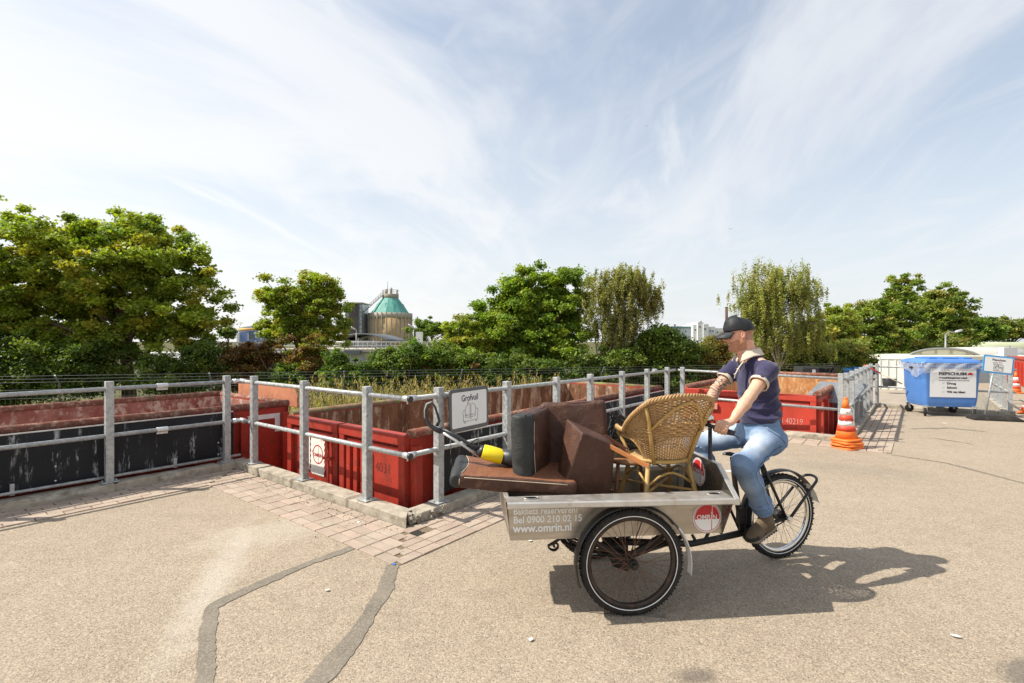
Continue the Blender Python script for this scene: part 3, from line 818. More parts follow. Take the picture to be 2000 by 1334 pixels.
# markings
M_ink = simple('white marking', (.78, .74, .66), .7, 0, .1, 12, 0, 60, (.45, .08, .06), .6, .7, 14)
def on2(t, z, off=.03): return c2+dB*t-dA*off+UP*z
m = MB(); ce = (.56, .38)   # stamp shaped sticker
def gear(cx_, cy_, w_, h_, n=13, a=.018):
    pts = []
    for i in range(n): pts.append((cx_-w_/2+w_*i/n, cy_+h_/2+(a if i % 2 else 0)))
    for i in range(n): pts.append((cx_+w_/2+(a if i % 2 else 0), cy_+h_/2-h_*i/n))
    for i in range(n): pts.append((cx_+w_/2-w_*i/n, cy_-h_/2-(a if i % 2 else 0)))
    for i in range(n): pts.append((cx_-w_/2-(a if i % 2 else 0), cy_-h_/2+h_*i/n))
    return pts
fr = frame(on2(.40, .12, .0265), dB, UP)
m.prism(gear(.28, .18, .30, .46), .0015, fr); m.build('emblem', M_ink, C2)
m = MB(); m.prism([(-.02, -.02), (.10, -.02), (.10, .46), (-.02, .46)], .0015, fr); m.build('emblem', M_ink, C2)
M_redi = simple('red print', (.42, .03, .025), .6)
def ringp(m, c, r0, r1, fr_, z, n=40, mi=0):
    vs = []; 
    for i in range(n):
        a = 2*math.pi*i/n; vs += [fr_ @ V((c[0]+r0*math.cos(a), c[1]+r0*math.sin(a), z)), fr_ @ V((c[0]+r1*math.cos(a), c[1]+r1*math.sin(a), z))]
    m.add(vs, [(2*i, 2*i+1, (2*i+3) % (2*n), (2*i+2) % (2*n)) for i in range(n)], mi)
m = MB(); ringp(m, (.29, .20), .105, .12, fr, .003); 
m.prism([(.30, .09), (.305, .09), (.305, .31), (.30, .31)], .0012, Matrix.Translation((0, 0, 0)) @ fr @ Matrix.Translation((0, 0, .0018)))
m.build('emblem_ring', M_redi, C2)
text_part('emblem_lettering', 'OMRIN', .062, fr @ Matrix.Translation((.29, .17, .0035)), M_redi, C2, .001, align='CENTER')
M_weld = simple('weld bead', (.16, .02, .015), .6); 
k = NM('letter paint'); M_weld2 = k.out((.05, .015, .012), .7)
text_part('stamped_number', '4031', .155, frame(on2(1.86, .30, .0225), dB, UP), M_weld2, C2, -.0035, .9)
# white corner patch and plate on container 1
# container 1 : long side behind left railing
c1 = V((-3.50, 8.02, 0))
C1, fm1 = container(c1-dA1*8.2-(-V((dA1.y, -dA1.x, 0)))*0+V((-dA1.y, dA1.x, 0))*2.4, V((dA1.y, -dA1.x, 0)), dA1, 2.4, 8.2, .765, 'long container at far left, its worn pink inside seen over the black sheet', M_red, M_rustp, M_rimr, ends='plain', rimr=.055)
m = MB(); pl = c1-dA1*.34+V((dA1.y, -dA1.x, 0))*.004; frm = frame(pl, dA1, UP)
m.prism([(-.38, .64), (.20, .64), (.20, .36), (.12, .36), (.12, .57), (-.38, .57)], .003, frm); m.build('corner_marking', M_wht, C1)
# raised orange-rust flap at its far end
fl0 = P(462, 772, 9.7); fl1 = P(577, 785, 8.35)
fl0.z = .66; fl1.z = .66; fl0 += dA1*.06; fl1 += dA1*.06
d = (fl1-fl0).normalized(); Lf = (fl1-fl0).length
m = MB(); m.prism([(0, 0), (Lf, 0), (Lf, .18), (Lf-.10, .33), (Lf-.7, .36), (.05, .36), (0, .30)], .03, frame(fl0, d, UP)); m.build('tailgate', simple('orange primer', (.52, .20, .10), .8, 0, .15, 4, .2, 20, (.3, .13, .07), .5, .7, 5), C1, bev=.008)
# container 3
c3 = V((3.67, 10.9, 0)); e3 = (V((5.55, 9.3, 0))-c3).normalized()
C3, fm3 = container(c3, e3, (K[5]-K[4]).normalized(), 2.48, 6.6, .755, 'bright red container behind the rider, orange rust inside', M_redb, M_rusto, M_rimr, rimr=.07)
l3 = (K[5]-K[4]).normalized()
M_chalk = simple('chalky lettering', (.75, .5, .45), .8)
text_part('stamped_number', 'N 40219', .16, frame(c3+e3*1.82-l3*.024+UP*.02+UP*.18, e3, UP), M_chalk, C3, -.004, .74)
fr3 = frame(c3+e3*.28-l3*.024+UP*.36, e3, UP)
m = MB(); m.prism(gear(.14, .12, .24, .24, 9, .016), .0015, fr3); m.build('emblem', M_ink, C3)
m = MB(); lbp = c3+e3*.62-l3*.05+UP*.42; m.box(lbp, (.18, .05, .12), fm3); m.build('latch', simple('salmon paint', (.62, .22, .16), .6), C3, bev=.006)
# grey folded chute plates in the gap beside container 3
gp = thing('folded_metal_rack', V((6.35, 9.9, .1)), 'grey folded metal plates in the gap right of the bright red container', 'metal plates')
M_grey = simple('grey steel', (.20, .21, .22), .55, .3, .2, 9, .1, 40, (.35, .34, .32), .6, .72, 8)
for i in range(4):
    a = P(1612+i*3, 786+i*8, 10.2+i*.25); b = P(1648+i*3, 748+i*14, 10.7+i*.35)
    m = MB(); m.beam(a, b, .9-.1*i, .03); m.build('plate', M_grey, gp, bev=.004)
# red container at right edge
C4, fm4 = container(V((18.1, 17.6, 0)), (.84, -.54, 0), (.6, .8, 0), 2.4, 6.0, 1.05, 'red container at the right edge of the photo behind the traffic cone', M_redb, M_rusto, M_red, z0=0.02)

# ------------------------------------------------------------------ mesh fence with outriggers
M_fence = simple('fence wire', (.11, .125, .12), .5, .4); M_fpost = simple('fence post', (.16, .18, .17), .5, .4)
F = [V((-19, 9.6, 0)), V((-10.6, 12.0, 0)), V((-1.45, 14.6, 0)), V((7.0, 17.2, 0)), V((11.6, 18.6, 0))]
fth = thing('mesh_fence', F[1]+UP*-1.5, 'long grey wire mesh fence with barbed wire before the trees', 'fence')
mw = MB(); bw = MB()
for i in range(len(F)-1):
    a, b = F[i], F[i+1]; d = (b-a).normalized(); L = (b-a).length; n = perp(d)
    for j in range(int(L/.1)):
        p = a+d*(j*.1); mw.tube([p+UP*-1.5, p+UP*.62], .0035, 3, caps=False)
    for z_ in [-.18+.2*q for q in range(5)]: mw.tube([a+UP*z_, b+UP*z_], .005, 3, caps=False)
    npst = int(L/3.1)
    for j in range(npst):
        p = a+d*(j*L/npst); m = MB(); m.tube([p+UP*-1.5, p+UP*.74, p+n*.20+UP*.96], .02, 6); m.build('fence_post', M_fpost, fth)
    for q in (.25, .6, .95):
        o = n*.20*q+UP*(.74+.22*q); bw.tube([a+o, b+o], .006, 3, caps=False)
tag(mw.build('wire_mesh', M_fence, fth), kind='stuff'); bw.build('barbed_wire', M_fence, fth)

# ------------------------------------------------------------------ foliage
def leafmat(name, tr=.35, var=.12):
    k = NM(name); a = k.attr()
    c = k.mix(k.ramp(k.noise(.8, 3), .3, .7), k.mix(1.0, a, (1-var,)*3, 'MULTIPLY'), k.mix(1.0, a, (1+var,)*3, 'MULTIPLY'))
    k.out(c, .55, 0, .35)
    tl = k.n('ShaderNodeBsdfTranslucent'); k.put(tl.inputs[0], k.mix(1.0, c, (1.5, 1.6, .5), 'MULTIPLY'))
    mx_ = k.n('ShaderNodeMixShader', i_0=tr); k.t.links.new(k.b.outputs[0], mx_.inputs[1]); k.t.links.new(tl.outputs[0], mx_.inputs[2])
    k.t.links.new(mx_.outputs[0], k.t.nodes['Material Output'].inputs[0])
    return k.m
M_leaf = leafmat('tree leaves')
M_bark = simple('bark', (.13, .095, .065), .95, 0, .3, 8, .8, 30, spec=.1)
M_birch = simple('birch bark', (.42, .38, .32), .85, 0, .25, 6, .5, 30, (.09, .07, .06), .55, .65, 5, dsc=(1, 1, 3))

def leaves(cent, sig, n, size, cols, seed, droop=0.0, flat=.6, upb=.5, cj=.18, elong=1.6):
    """cent (m,3) cluster centres, returns verts, faces, colours"""
    rs = np.random.RandomState(seed); m = len(cent)
    tot = m*n; ci = np.repeat(np.arange(m), n)
    g = rs.normal(size=(tot, 3))*sig[ci][:, None]; g[:, 2] *= flat
    p = cent[ci]+g
    if droop:
        p[:, 2] -= np.abs(rs.normal(size=tot))*droop
        p[:, :2] = cent[ci][:, :2]+g[:, :2]*.55
    nrm = rs.normal(size=(tot, 3)); nrm[:, 2] = np.abs(nrm[:, 2])+upb; nrm /= np.linalg.norm(nrm, axis=1)[:, None]
    t = rs.normal(size=(tot, 3))
    if droop: t[:, 2] -= 1.5
    t -= nrm*np.sum(t*nrm, 1)[:, None]; t /= np.linalg.norm(t, axis=1)[:, None]; b = np.cross(nrm, t)
    s = size*rs.uniform(.6, 1.25, tot)[:, None]
    v = np.stack([p-t*s*.5*elong/1.3, p-b*s*.42+t*s*.05, p+t*s*.5*elong/1.3, p+b*s*.42-t*s*.02-nrm*s*.08], 1).reshape(-1, 3)
    f = np.arange(tot*4).reshape(-1, 4)
    cols = np.array(cols); cc = cols[rs.randint(0, len(cols), m)][ci]*.6+cols[rs.randint(0, len(cols), tot)]*.4
    cc = cc*(1+rs.uniform(-cj, cj, (m, 1)))[ci]*(1+rs.uniform(-.25, .25, (tot, 1)))
    return v, f, np.clip(cc, 0, 1)

def blobs_world(bl, Y):
    out = []
    for b in bl:
        px, py, rx, ry = b[:4]; yy = Y+(b[4] if len(b) > 4 else 0)
        c = P(px, py, yy); out.append((np.array(c), np.array([rx/1000*yy, (rx+ry)/2/1000*yy*.9, ry/1000*yy])))
    return out
MAPLE = [(.125, .22, .03), (.17, .27, .036), (.08, .155, .022), (.24, .32, .045), (.19, .28, .035)]
MAPLEY = [(.28, .35, .04), (.36, .41, .05), (.21, .29, .034), (.13, .21, .028), (.42, .36, .055)]
BIRCH = [(.27, .29, .10), (.34, .33, .12), (.20, .22, .07), (.38, .33, .13)]
DARKG = [(.075, .125, .022), (.12, .175, .03), (.05, .09, .018), (.18, .23, .04)]
BROWN = [(.17, .07, .028), (.24, .12, .04), (.11, .055, .024), (.14, .13, .03), (.28, .14, .045)]
OLIVE = [(.27, .30, .065), (.34, .34, .08), (.20, .23, .05), (.40, .33, .09)]
def tree(kind, label, cat, bl, Y, trunk, cols, ncl, nl, size, seed, sigf=.17, droop=0, group=None, bark=None, tw=.2, flat=.6, lean=None, stems=1, z0=-1.5, cname='crown', limbs=True, outer=2.4):
    rs = np.random.RandomState(seed); W = blobs_world(bl, Y); ncl = int(ncl*1.7); sigf *= .74
    tb = P(trunk, 700, Y); base = V((tb.x+(lean or 0), tb.y, z0))
    th = thing(kind, base, label, cat, group)
    vol = np.array([r.prod()**.75 for c, r in W]); vol /= vol.sum()
    ci = rs.choice(len(W), ncl, p=vol)
    d = rs.normal(size=(ncl, 3)); d /= np.linalg.norm(d, axis=1)[:, None]
    rad = rs.uniform(.02, 1, ncl)**(1/outer)
    jag = 1+.15*rs.normal(size=ncl)+.28*(rs.rand(ncl) < .07)
    rad = rad*(1+.30*vnoise(d*.55+ci[:, None]*1.7, seed))
    C_ = np.array([c for c, r in W])[ci]+d*(rad*jag)[:, None]*np.array([r for c, r in W])[ci]
    mr = np.mean([r.mean() for c, r in W]); sg = mr*sigf*rs.uniform(.6, 1.35, ncl)
    v, f, cc = leaves(C_, sg, int(nl*2.1), size*.58, cols, seed+1, droop*mr, flat)
    ok = v.reshape(-1, 4, 3)[:, :, 2].min(1) > z0; f = f[ok]; cc = cc[ok]
    npmesh(cname, v, f, M_leaf, th, cc)
    if limbs:
        bm_ = bark or M_bark; m = MB()
        top = np.array([c for c, r in W]).mean(0); H = top[2]-z0
        for s_ in range(stems):
            off = V((rs.uniform(-.5, .5)*(stems > 1), rs.uniform(-.3, .3)*(stems > 1), 0))
            tp = V(top)+off*2.2+V((0, 0, mr*.5)); pts = []; b0 = base+off*.25
            for i in range(9):
                f_ = i/8; q = b0.lerp(tp, f_); q += V((mnoise.noise((f_*2.5, seed, s_)), mnoise.noise((f_*2.5, seed+5, s_)), 0))*(.35*f_*mr*.4)
                pts.append(q)
            m.tube(pts, [tw*(1-.82*i/8)*(1.25 if i == 0 else 1) for i in range(9)], 8)
            for q_ in range(16//stems+3):
                j = rs.randint(0, ncl); e = V(C_[j]); i0 = rs.randint(3, 8); st = pts[i0]
                if e.z < st.z: i0 = 3; st = pts[3]
                md = st.lerp(e, .5)+V((0, 0, .12*(e-st).length)); r0 = tw*(1-.82*i0/8)*.5
                pp_ = [st, st.lerp(md, .5)+V((0, 0, .03)), md, md.lerp(e, .55)+V((0, 0, .04)), e]
                m.tube(pp_, [r0, r0*.8, r0*.6, r0*.4, .01], 5)
        m.build('trunk', bm_, th)
    return th
tg = 'trees standing beyond the container bays'
tree('maple_tree', 'big spreading green maple filling the left edge of the photo', 'tree', [(190, 515, 175, 95), (330, 545, 85, 70), (345, 620, 85, 55), (40, 560, 130, 110), (130, 620, 170, 75), (240, 470, 110, 55), (90, 470, 70, 40), (370, 500, 45, 18), (395, 600, 45, 26), (360, 655, 70, 28), (120, 680, 140, 45)], 17, 257, MAPLEY, 470, 130, .17, 11, .13, group=tg, tw=.27, outer=3)
tree('maple_tree', 'rounded maple standing alone left of the green-roofed tank', 'tree', [(590, 590, 72, 52), (625, 635, 58, 45), (560, 640, 50, 35), (640, 565, 25, 25), (530, 580, 25, 30)], 21, 600, MAPLEY, 230, 85, .15, 21, .16, group=tg, tw=.12, stems=3, outer=3)
tree('maple_tree', 'dense tall maple in the middle, left of the leaning birch', 'tree', [(1030, 585, 68, 52), (1100, 575, 48, 48), (1000, 640, 75, 50), (1085, 650, 75, 60), (960, 615, 40, 30), (1030, 690, 75, 38)], 19, 1050, MAPLE+MAPLEY[:2], 380, 110, .15, 31, .14, group=tg, tw=.2, outer=3)
tree('young_tree', 'low yellow-green tree left of the dense middle maple', 'tree', [(905, 640, 38, 25), (925, 665, 45, 30), (890, 665, 30, 25)], 18.3, 915, MAPLEY, 110, 80, .12, 36, .17, group=tg, tw=.07, stems=2)
tree('birch_tree', 'grey-green weeping birch with a pale leaning stem in the middle', 'tree', [(1205, 558, 66, 38), (1260, 568, 38, 26), (1280, 590, 18, 22), (1230, 545, 40, 26), (1175, 610, 42, 50), (1220, 625, 42, 50), (1200, 680, 35, 40), (1262, 600, 22, 25)], 18, 1190, BIRCH, 430, 45, .088, 41, .14, droop=.27, group=tg, bark=M_birch, tw=.08, lean=-.9, flat=1.2)
tree('birch_tree', 'tall drooping birch with a pale stem behind the rider', 'tree', [(1515, 552, 66, 44), (1575, 570, 30, 25), (1500, 600, 72, 48), (1520, 650, 72, 45), (1560, 580, 38, 30), (1465, 600, 28, 35), (1580, 655, 40, 40), (1455, 655, 30, 35)], 24, 1520, BIRCH+OLIVE[:2], 560, 44, .112, 51, .14, droop=.22, group=tg, bark=M_birch, tw=.12, flat=1.2)
tree('maple_tree', 'low broad yellowish tree right of the drooping birch', 'tree', [(1640, 625, 42, 28), (1635, 665, 50, 35), (1600, 650, 30, 30)], 44, 1640, MAPLEY+OLIVE, 150, 80, .28, 56, .15, group=tg, tw=.12)
tree('poplar_tree', 'tall narrow-topped olive tree above the white arched hall', 'tree', [(1760, 560, 26, 26), (1755, 595, 40, 28), (1745, 635, 60, 35), (1725, 665, 75, 30), (1690, 625, 30, 30)], 50, 1745, OLIVE+MAPLE, 260, 80, .32, 61, .14, group=tg, tw=.18, outer=3)
tree('maple_tree', 'round olive tree right of the tall narrow-topped one', 'tree', [(1840, 590, 42, 30), (1850, 625, 45, 30), (1835, 660, 55, 28), (1810, 600, 25, 28)], 56, 1840, MAPLE+OLIVE, 220, 80, .36, 66, .15, group=tg, tw=.2, outer=3)
tree('maple_tree', 'dark green tree low at right behind the yellow-green hall roof', 'tree', [(1900, 640, 32, 24), (1925, 650, 30, 20)], 82, 1900, DARKG+MAPLE, 110, 70, .5, 71, .2, group=tg, tw=.2)
tree('maple_tree', 'browner tree low at the right edge behind the hall roof', 'tree', [(1965, 642, 35, 20), (2010, 642, 30, 22)], 86, 1965, OLIVE+DARKG, 110, 70, .52, 76, .2, group=tg, tw=.2)
tree('maple_tree', 'distant tree beyond the right edge of the photo, nearer one', 'tree', [(2120, 635, 60, 32), (2200, 640, 60, 28)], 80, 2130, MAPLE+OLIVE, 90, 60, .6, 77, .2, group=tg, tw=.2)
tree('maple_tree', 'distant tree far beyond the right edge of the photo', 'tree', [(2340, 640, 80, 28), (2470, 645, 80, 24)], 80, 2350, OLIVE+DARKG, 90, 60, .6, 78, .2, group=tg, tw=.2)
tree('maple_tree', 'small distant tree just right of the tank', 'tree', [(842, 640, 28, 18), (820, 650, 16, 14), (870, 645, 18, 14)], 75, 842, DARKG+MAPLE, 80, 60, .42, 81, .22, group=tg, tw=.25)
tree('maple_tree', 'tiny distant tree left of the blue shed', 'tree', [(445, 650, 16, 10)], 95, 445, DARKG, 35, 50, .5, 86, .25, group=tg, tw=.2)
bg_ = 'bushes along the wire fence'
def bush(label, bl, Y, cols, ncl, nl, size, seed, **kw):
    bl = list(bl)+[(b[0], b[1]+b[3]*1.1, b[2]*1.15, b[3]*.9) for b in bl]; ncl = int(ncl*1.5)
    return tree('bush', label, 'bush', bl, Y, bl[0][0], cols, ncl, nl, size, seed, kw.pop('sigf', .22), group=bg_, cname='foliage', tw=kw.pop('tw', .04), stems=3, **kw)
bush('very dark bush under the big left maple at the photo edge', [(30, 700, 90, 45), (120, 715, 60, 30), (-60, 690, 60, 60)], 15.5, DARKG, 130, 70, .13, 101)
bush('dark bush between the maple trunk and the red-brown bush', [(345, 715, 65, 28), (400, 700, 40, 35), (180, 700, 60, 35)], 16, DARKG, 120, 70, .12, 102)
bush('red-brown leaved bush below the blue shed', [(475, 700, 48, 32), (450, 715, 40, 20), (520, 690, 20, 25)], 16.5, BROWN+DARKG[:1], 110, 70, .11, 103)
bush('orange-brown bush at the foot of the lone maple', [(612, 690, 32, 30), (580, 715, 35, 22), (555, 690, 18, 26)], 16.5, BROWN+MAPLEY[:2], 90, 65, .11, 104)
bush('leafy green bush right of the orange-brown one, before the concrete basin', [(680, 722, 42, 20), (655, 705, 22, 20), (560, 730, 35, 16)], 16, MAPLE+DARKG, 90, 65, .11, 105)
bush('low dark spreading bush in front of the tank', [(770, 705, 50, 26), (735, 722, 45, 20), (800, 690, 35, 20)], 16.3, DARKG+MAPLE[:1], 130, 70, .11, 106)
bush('green bush dotted with red berries left of the middle trees', [(862, 698, 42, 36), (840, 720, 40, 22), (895, 720, 40, 22)], 16.5, MAPLE+[(.2, .05, .03)]+DARKG, 130, 70, .11, 107)
bush('dark bush below the middle maple', [(985, 715, 60, 22), (1060, 722, 60, 20), (930, 718, 40, 22)], 16.6, DARKG, 140, 70, .12, 108)
bush('dark green bush under the weeping birch', [(1150, 715, 50, 25), (1215, 705, 45, 32)], 17.6, DARKG, 120, 70, .12, 109)
bush('broad dark bush right of the weeping birch', [(1285, 675, 50, 42), (1320, 695, 45, 40), (1260, 705, 45, 35)], 18, DARKG+MAPLE[:2], 190, 75, .13, 110)
bush('thin reddish tall bush left of the rider face', [(1390, 690, 26, 45), (1370, 705, 28, 32), (1415, 700, 22, 35)], 18.5, BROWN+OLIVE, 110, 50, .11, 111)
bush('green bush behind the rider shoulder under the drooping birch', [(1600, 700, 50, 26), (1555, 705, 50, 25), (1660, 690, 40, 32), (1500, 705, 40, 25)], 25, OLIVE+DARKG, 150, 65, .17, 112)
bush('bush behind the white container under the narrow-topped tree', [(1710, 690, 40, 25), (1780, 685, 40, 22), (1860, 680, 40, 22)], 52, OLIVE+DARKG, 120, 65, .34, 113)

# tall seed-headed weeds along the fence
def weeds():
    rs = np.random.RandomState(5); Vv = []; Ff = []; Cc = []; o = 0
    cfg = []
    for i in range(950):
        t = rs.uniform(-.55, 1.25); base = np.array([-10.6+9.15*t, 12.0+2.6*t, -1.5])-np.array([-.27, .96, 0])*rs.uniform(.15, 2.6)
        px = 1000+1000*base[0]/base[1]
        hgt = rs.uniform(1.75, 2.42)*(1.0 if px > 560 else .78)
        if 1110 < px < 1300: hgt = rs.uniform(1.8, 2.35)
        if px > 1330 or px < 150 and rs.rand() < .6: continue
        cfg.append((base, hgt, px))
    for base, hgt, px in cfg:
        lean = rs.normal(size=2)*.14; n = 75; t = rs.uniform(0, 1, n)**.6
        p = np.stack([base[0]+lean[0]*t**2*hgt, base[1]+lean[1]*t**2*hgt, base[2]+t*hgt], 1)
        w_ = np.where(t > .72, (1.02-t)*.55, .16*(1.05-t)); a = rs.uniform(0, 6.28, n)
        r_ = w_*rs.uniform(.1, 1, n)
        p[:, 0] += np.cos(a)*r_; p[:, 1] += np.sin(a)*r_; p[:, 2] += r_*.7
        tdir = np.stack([np.cos(a)*.5, np.sin(a)*.5, np.ones(n)*.9], 1); side = np.stack([-np.sin(a), np.cos(a), np.zeros(n)], 1)
        L = np.where(t > .72, .05, .12)[:, None]*rs.uniform(.6, 1.3, (n, 1)); Wd = np.where(t > .72, .016, .022)[:, None]
        v = np.stack([p-side*Wd*.5, p+side*Wd*.5, p+tdir*L+side*Wd*.3, p+tdir*L-side*Wd*.3], 1).reshape(-1, 3)
        st = np.array([[base[0]-.008, base[1], base[2]], [base[0]+.008, base[1], base[2]], [base[0]+lean[0]*hgt+.004, base[1]+lean[1]*hgt, base[2]+hgt], [base[0]+lean[0]*hgt-.004, base[1]+lean[1]*hgt, base[2]+hgt]])
        v = np.concatenate([v, st]); top = np.array([(.40, .32, .15), (.34, .31, .12), (.38, .28, .15)][rs.randint(3)]); gr = np.array([(.16, .22, .045), (.22, .27, .06), (.30, .30, .09)][rs.randint(3)])
        c = np.where((t > .62)[:, None], top, gr)*rs.uniform(.7, 1.3, (n, 1)); 
        yl = (rs.rand(n) < .05) & (t > .4); c[yl] = (.55, .45, .04)
        c = np.concatenate([c, [[.16, .13, .06]]])
        Vv.append(v); Ff.append(np.arange(len(v)).reshape(-1, 4)+o); o += len(v); Cc.append(c)
    ob = npmesh('tall_weeds', np.concatenate(Vv), np.concatenate(Ff), M_leaf, None, np.clip(np.concatenate(Cc), 0, 1))
    tag(ob, 'golden seed-headed weeds growing thick along the wire fence', 'weeds', kind='stuff')
weeds()
# small weeds at the kerb
M_leaf2 = leafmat('weed leaves')
for (px, py, s_, lb_) in ((588, 950, .07, 'small green weed at the kerb below the second sunlit post'), (630, 967, .05, 'tiny green weed at the kerb right of the larger weed'), (680, 985, .03, 'tiny dry weed in the crumbling kerb joint')):
    p = G(px, py); rs = np.random.RandomState(px)
    v, f, cc = leaves(np.array([[p.x, p.y, s_*.5], [p.x+s_*.6, p.y-s_*.3, s_*.4]]), np.array([s_*.5, s_*.4]), 30, s_*.55, [(.10, .16, .03), (.16, .2, .05)], px)
    v[:, 2] = np.maximum(v[:, 2], .008); ob = npmesh('weed', v, f, M_leaf2, None, cc); tag(ob, lb_, 'weed', 'weeds at the kerb')

# ------------------------------------------------------------------ far buildings
def bbox(m, px0, px1, y0, y1, Y, dep, mi=0):
    a = P(px0, y1, Y); b = P(px1, y0, Y); m.box(((a.x+b.x)/2, Y+dep/2, (a.z+b.z)/2), (abs(b.x-a.x), dep, abs(b.z-a.z)), mi=mi); return m
Yt = 110; tx = -.2485*Yt; gz = -1.5
tank = thing('digester_tank', (tx, Yt+5, gz), 'round ribbed concrete tank with a green conical roof', 'tank')
M_tank = simple('tank infill', (.52, .37, .20), .95, 0, .12, 1.2, .3, 3, spec=.1); M_rib = simple('tank rib', (.40, .36, .29), .9, 0, .1, 1); M_cop = simple('green copper roof', (.07, .27, .22), .6, 0, .15, .6, 0, 50, (.13, .36, .30), .5, .7, .4)
c0 = Matrix.Translation((tx, Yt+5, 0)); r0 = 4.75; zw = 1.74+.055*Yt
m = MB(); m.lathe([(r0-.15, gz), (r0-.15, zw)], c0, 48); m.build('wall', M_tank, tank)
for i in range(28):
    a = 2*math.pi*(i+.3)/28
    m = MB(); m.box((tx+math.cos(a)*r0, Yt+5+math.sin(a)*r0, (gz+zw+.2)/2), (.3, .2, zw-gz+.3), (0, 0, a)); m.build('pilaster', M_rib, tank)
m = MB(); m.lathe([(r0+.05, zw-.9), (r0+.05, zw+.25)], c0, 28); m.build('parapet', M_rib, tank)
zt = 1.74+.0855*(Yt+5); m = MB(); m.lathe([(r0-.4, zw+.1), (3.2, zw+(zt-zw)*.47), (1.7, zt)], c0, 16, smooth=False); rf = m.build('roof', M_cop, tank)
for i in range(10):
    a = 2*math.pi*i/10+.2; m = MB()
    m.beam((tx+math.cos(a)*3.7, Yt+5+math.sin(a)*3.7, zw+.75), (tx+math.cos(a)*2.7, Yt+5+math.sin(a)*2.7, zw+(zt-zw)*.64), .12, .2); m.build('seam', M_cop, tank)
m = MB(); m.lathe([(1.75, zt-.2), (1.85, zt), (1.85, zt+.75), (1.6, zt+.8)], c0, 24); m.build('collar', simple('collar', (.28, .25, .19), .8), tank)
M_dsteel = simple('weathered steel', (.22, .22, .21), .5, .4)
m = MB()
for i in range(14):
    a = 2*math.pi*i/14; q = V((tx+math.cos(a)*1.8, Yt+5+math.sin(a)*1.8, zt+.7)); m.tube([q, q+UP*1.0], .03, 4)
m.tube([V((tx+math.cos(i*.3)*1.8, Yt+5+math.sin(i*.3)*1.8, zt+1.65)) for i in range(21)], .035, 4, closed=True)
m.tube([(tx-.6, Yt+5, zt+.7), (tx-.6, Yt+5, zt+3.6)], .06, 6); m.build('platform_rail', M_dsteel, tank)
for dx, r_, h_ in ((.2, .28, 1.6), (-.9, .35, 1.3), (1.5, .18, 1.2)):
    m = MB(); m.lathe([(r_, 0), (r_, h_*.8), (r_*.6, h_)], Matrix.Translation((tx+dx, Yt+5, zt+.7)), 12); m.build('vent', M_rib, tank)
m = MB(); pa = V((tx-r0-.1, Yt+1, zw+.3)); pb = V((tx-1.3, Yt+3.8, zt+.6))
m.beam(pa, pb, .5, .12); m.beam(pa+UP*.7, pb+UP*.7, .06, .06); m.beam(pa+UP*.35, pb+UP*.35, .06, .06)
for i in range(9): q = pa.lerp(pb, i/8); m.tube([q, q+UP*.7], .04, 4)
m.build('stairway', M_dsteel, tank)

tow = thing('stair_tower', (-.309*Yt, Yt+3, gz), 'tall dark brick tower with glazed strips left of the tank', 'tower')
M_dbrick = simple('dark brick', (.085, .07, .065), .9, 0, .15, 3, .2, 20); M_glass = simple('pale glazing', (.32, .36, .38), .15, .2, .4, 1.5)
m = bbox(MB(), 681.5, 700, 592, 690, Yt, 6); m.build('wall', M_dbrick, tow)
for a, b in ((674.5, 681.2), (700.3, 707)):
    m = bbox(MB(), a+.6, b-.6, 593, 690, Yt+.3, 5.2); m.build('window', M_glass, tow)
    m = MB()
    for y_ in range(593, 690, 8): bbox(m, a, b, y_, y_+1.2, Yt+.1, .3)
    for x_ in (a, b-.7): bbox(m, x_, x_+.7, 592, 690, Yt+.05, .4)
    m.build('window_frame', M_dsteel, tow)
m = bbox(MB(), 673.5, 708, 590.5, 592.5, Yt-.2, 6.5); m.build('roof', M_rib, tow)

M_wb = simple('white render', (.68, .68, .66), .8, 0, .06, 2); M_droof = simple('dark sheet roof', (.12, .13, .14), .5, .2)
cb = thing('canopy_building', P(712, 690, 78)*1.0, 'low white building under a thin curved roof in front of the tank', 'building')
m = bbox(MB(), 668, 742, 665, 700, 78, 7); m.build('wall', M_wb, cb)
def arcroof(u, v): 
    a = P(655, 662, 76).x; b = P(762, 662, 76).x; x = a+(b-a)*u; z = P(0, 664, 76).z+1.05*math.sin(math.pi*u)**.8-.15; return V((x, 75+v*12, z))
m = MB(); m.grid(arcroof, 24, 1); m.build('roof', M_droof, cb, solid=.18)
for a in (671, 676, 681, 690):
    m = bbox(MB(), a, a+2.5, 668, 677, 77.9, .1); m.build('window', simple('blue glass', (.06, .12, .2), .2) if a == 671 else bpy.data.materials['blue glass'], cb)
for a, b in ((697, 700), (735, 728)):
    m = MB(); m.tube([P(a, 682, 76.5), P(b, 660, 76.5)], .12, 6); m.build('strut', M_wb, cb)

M_basin = simple('basin concrete', (.47, .46, .43), .9, 0, .12, .7, .3, 3, (.33, .32, .28), .5, .75, .9)
bs = thing('concrete_basin', P(760, 712, 62), 'long pale concrete basin wall with pipe rails before the tank', 'basin wall')
m = bbox(MB(), 520, 905, 686, 760, 62, 20); m.build('wall', M_basin, bs)
m = bbox(MB(), 515, 910, 682, 687, 61.6, 21); m.build('coping', M_rib, bs)
m = MB()
for x_ in range(520, 905, 9): m.tube([P(x_, 683, 62), P(x_, 668, 62)], .04, 4)
for y_ in (668, 675): m.tube([P(520, y_, 62), P(905, y_, 62)], .045, 4)
m.build('pipe_rail', simple('white pipe', (.6, .6, .58), .4, .3), bs)
m = bbox(MB(), 672, 702, 684, 691, 60.5, 1); m.build('hatch', M_droof, bs)
m = bbox(MB(), 812, 822, 648, 684, 64, 1.4); m.build('tower_box', M_wb, bs)
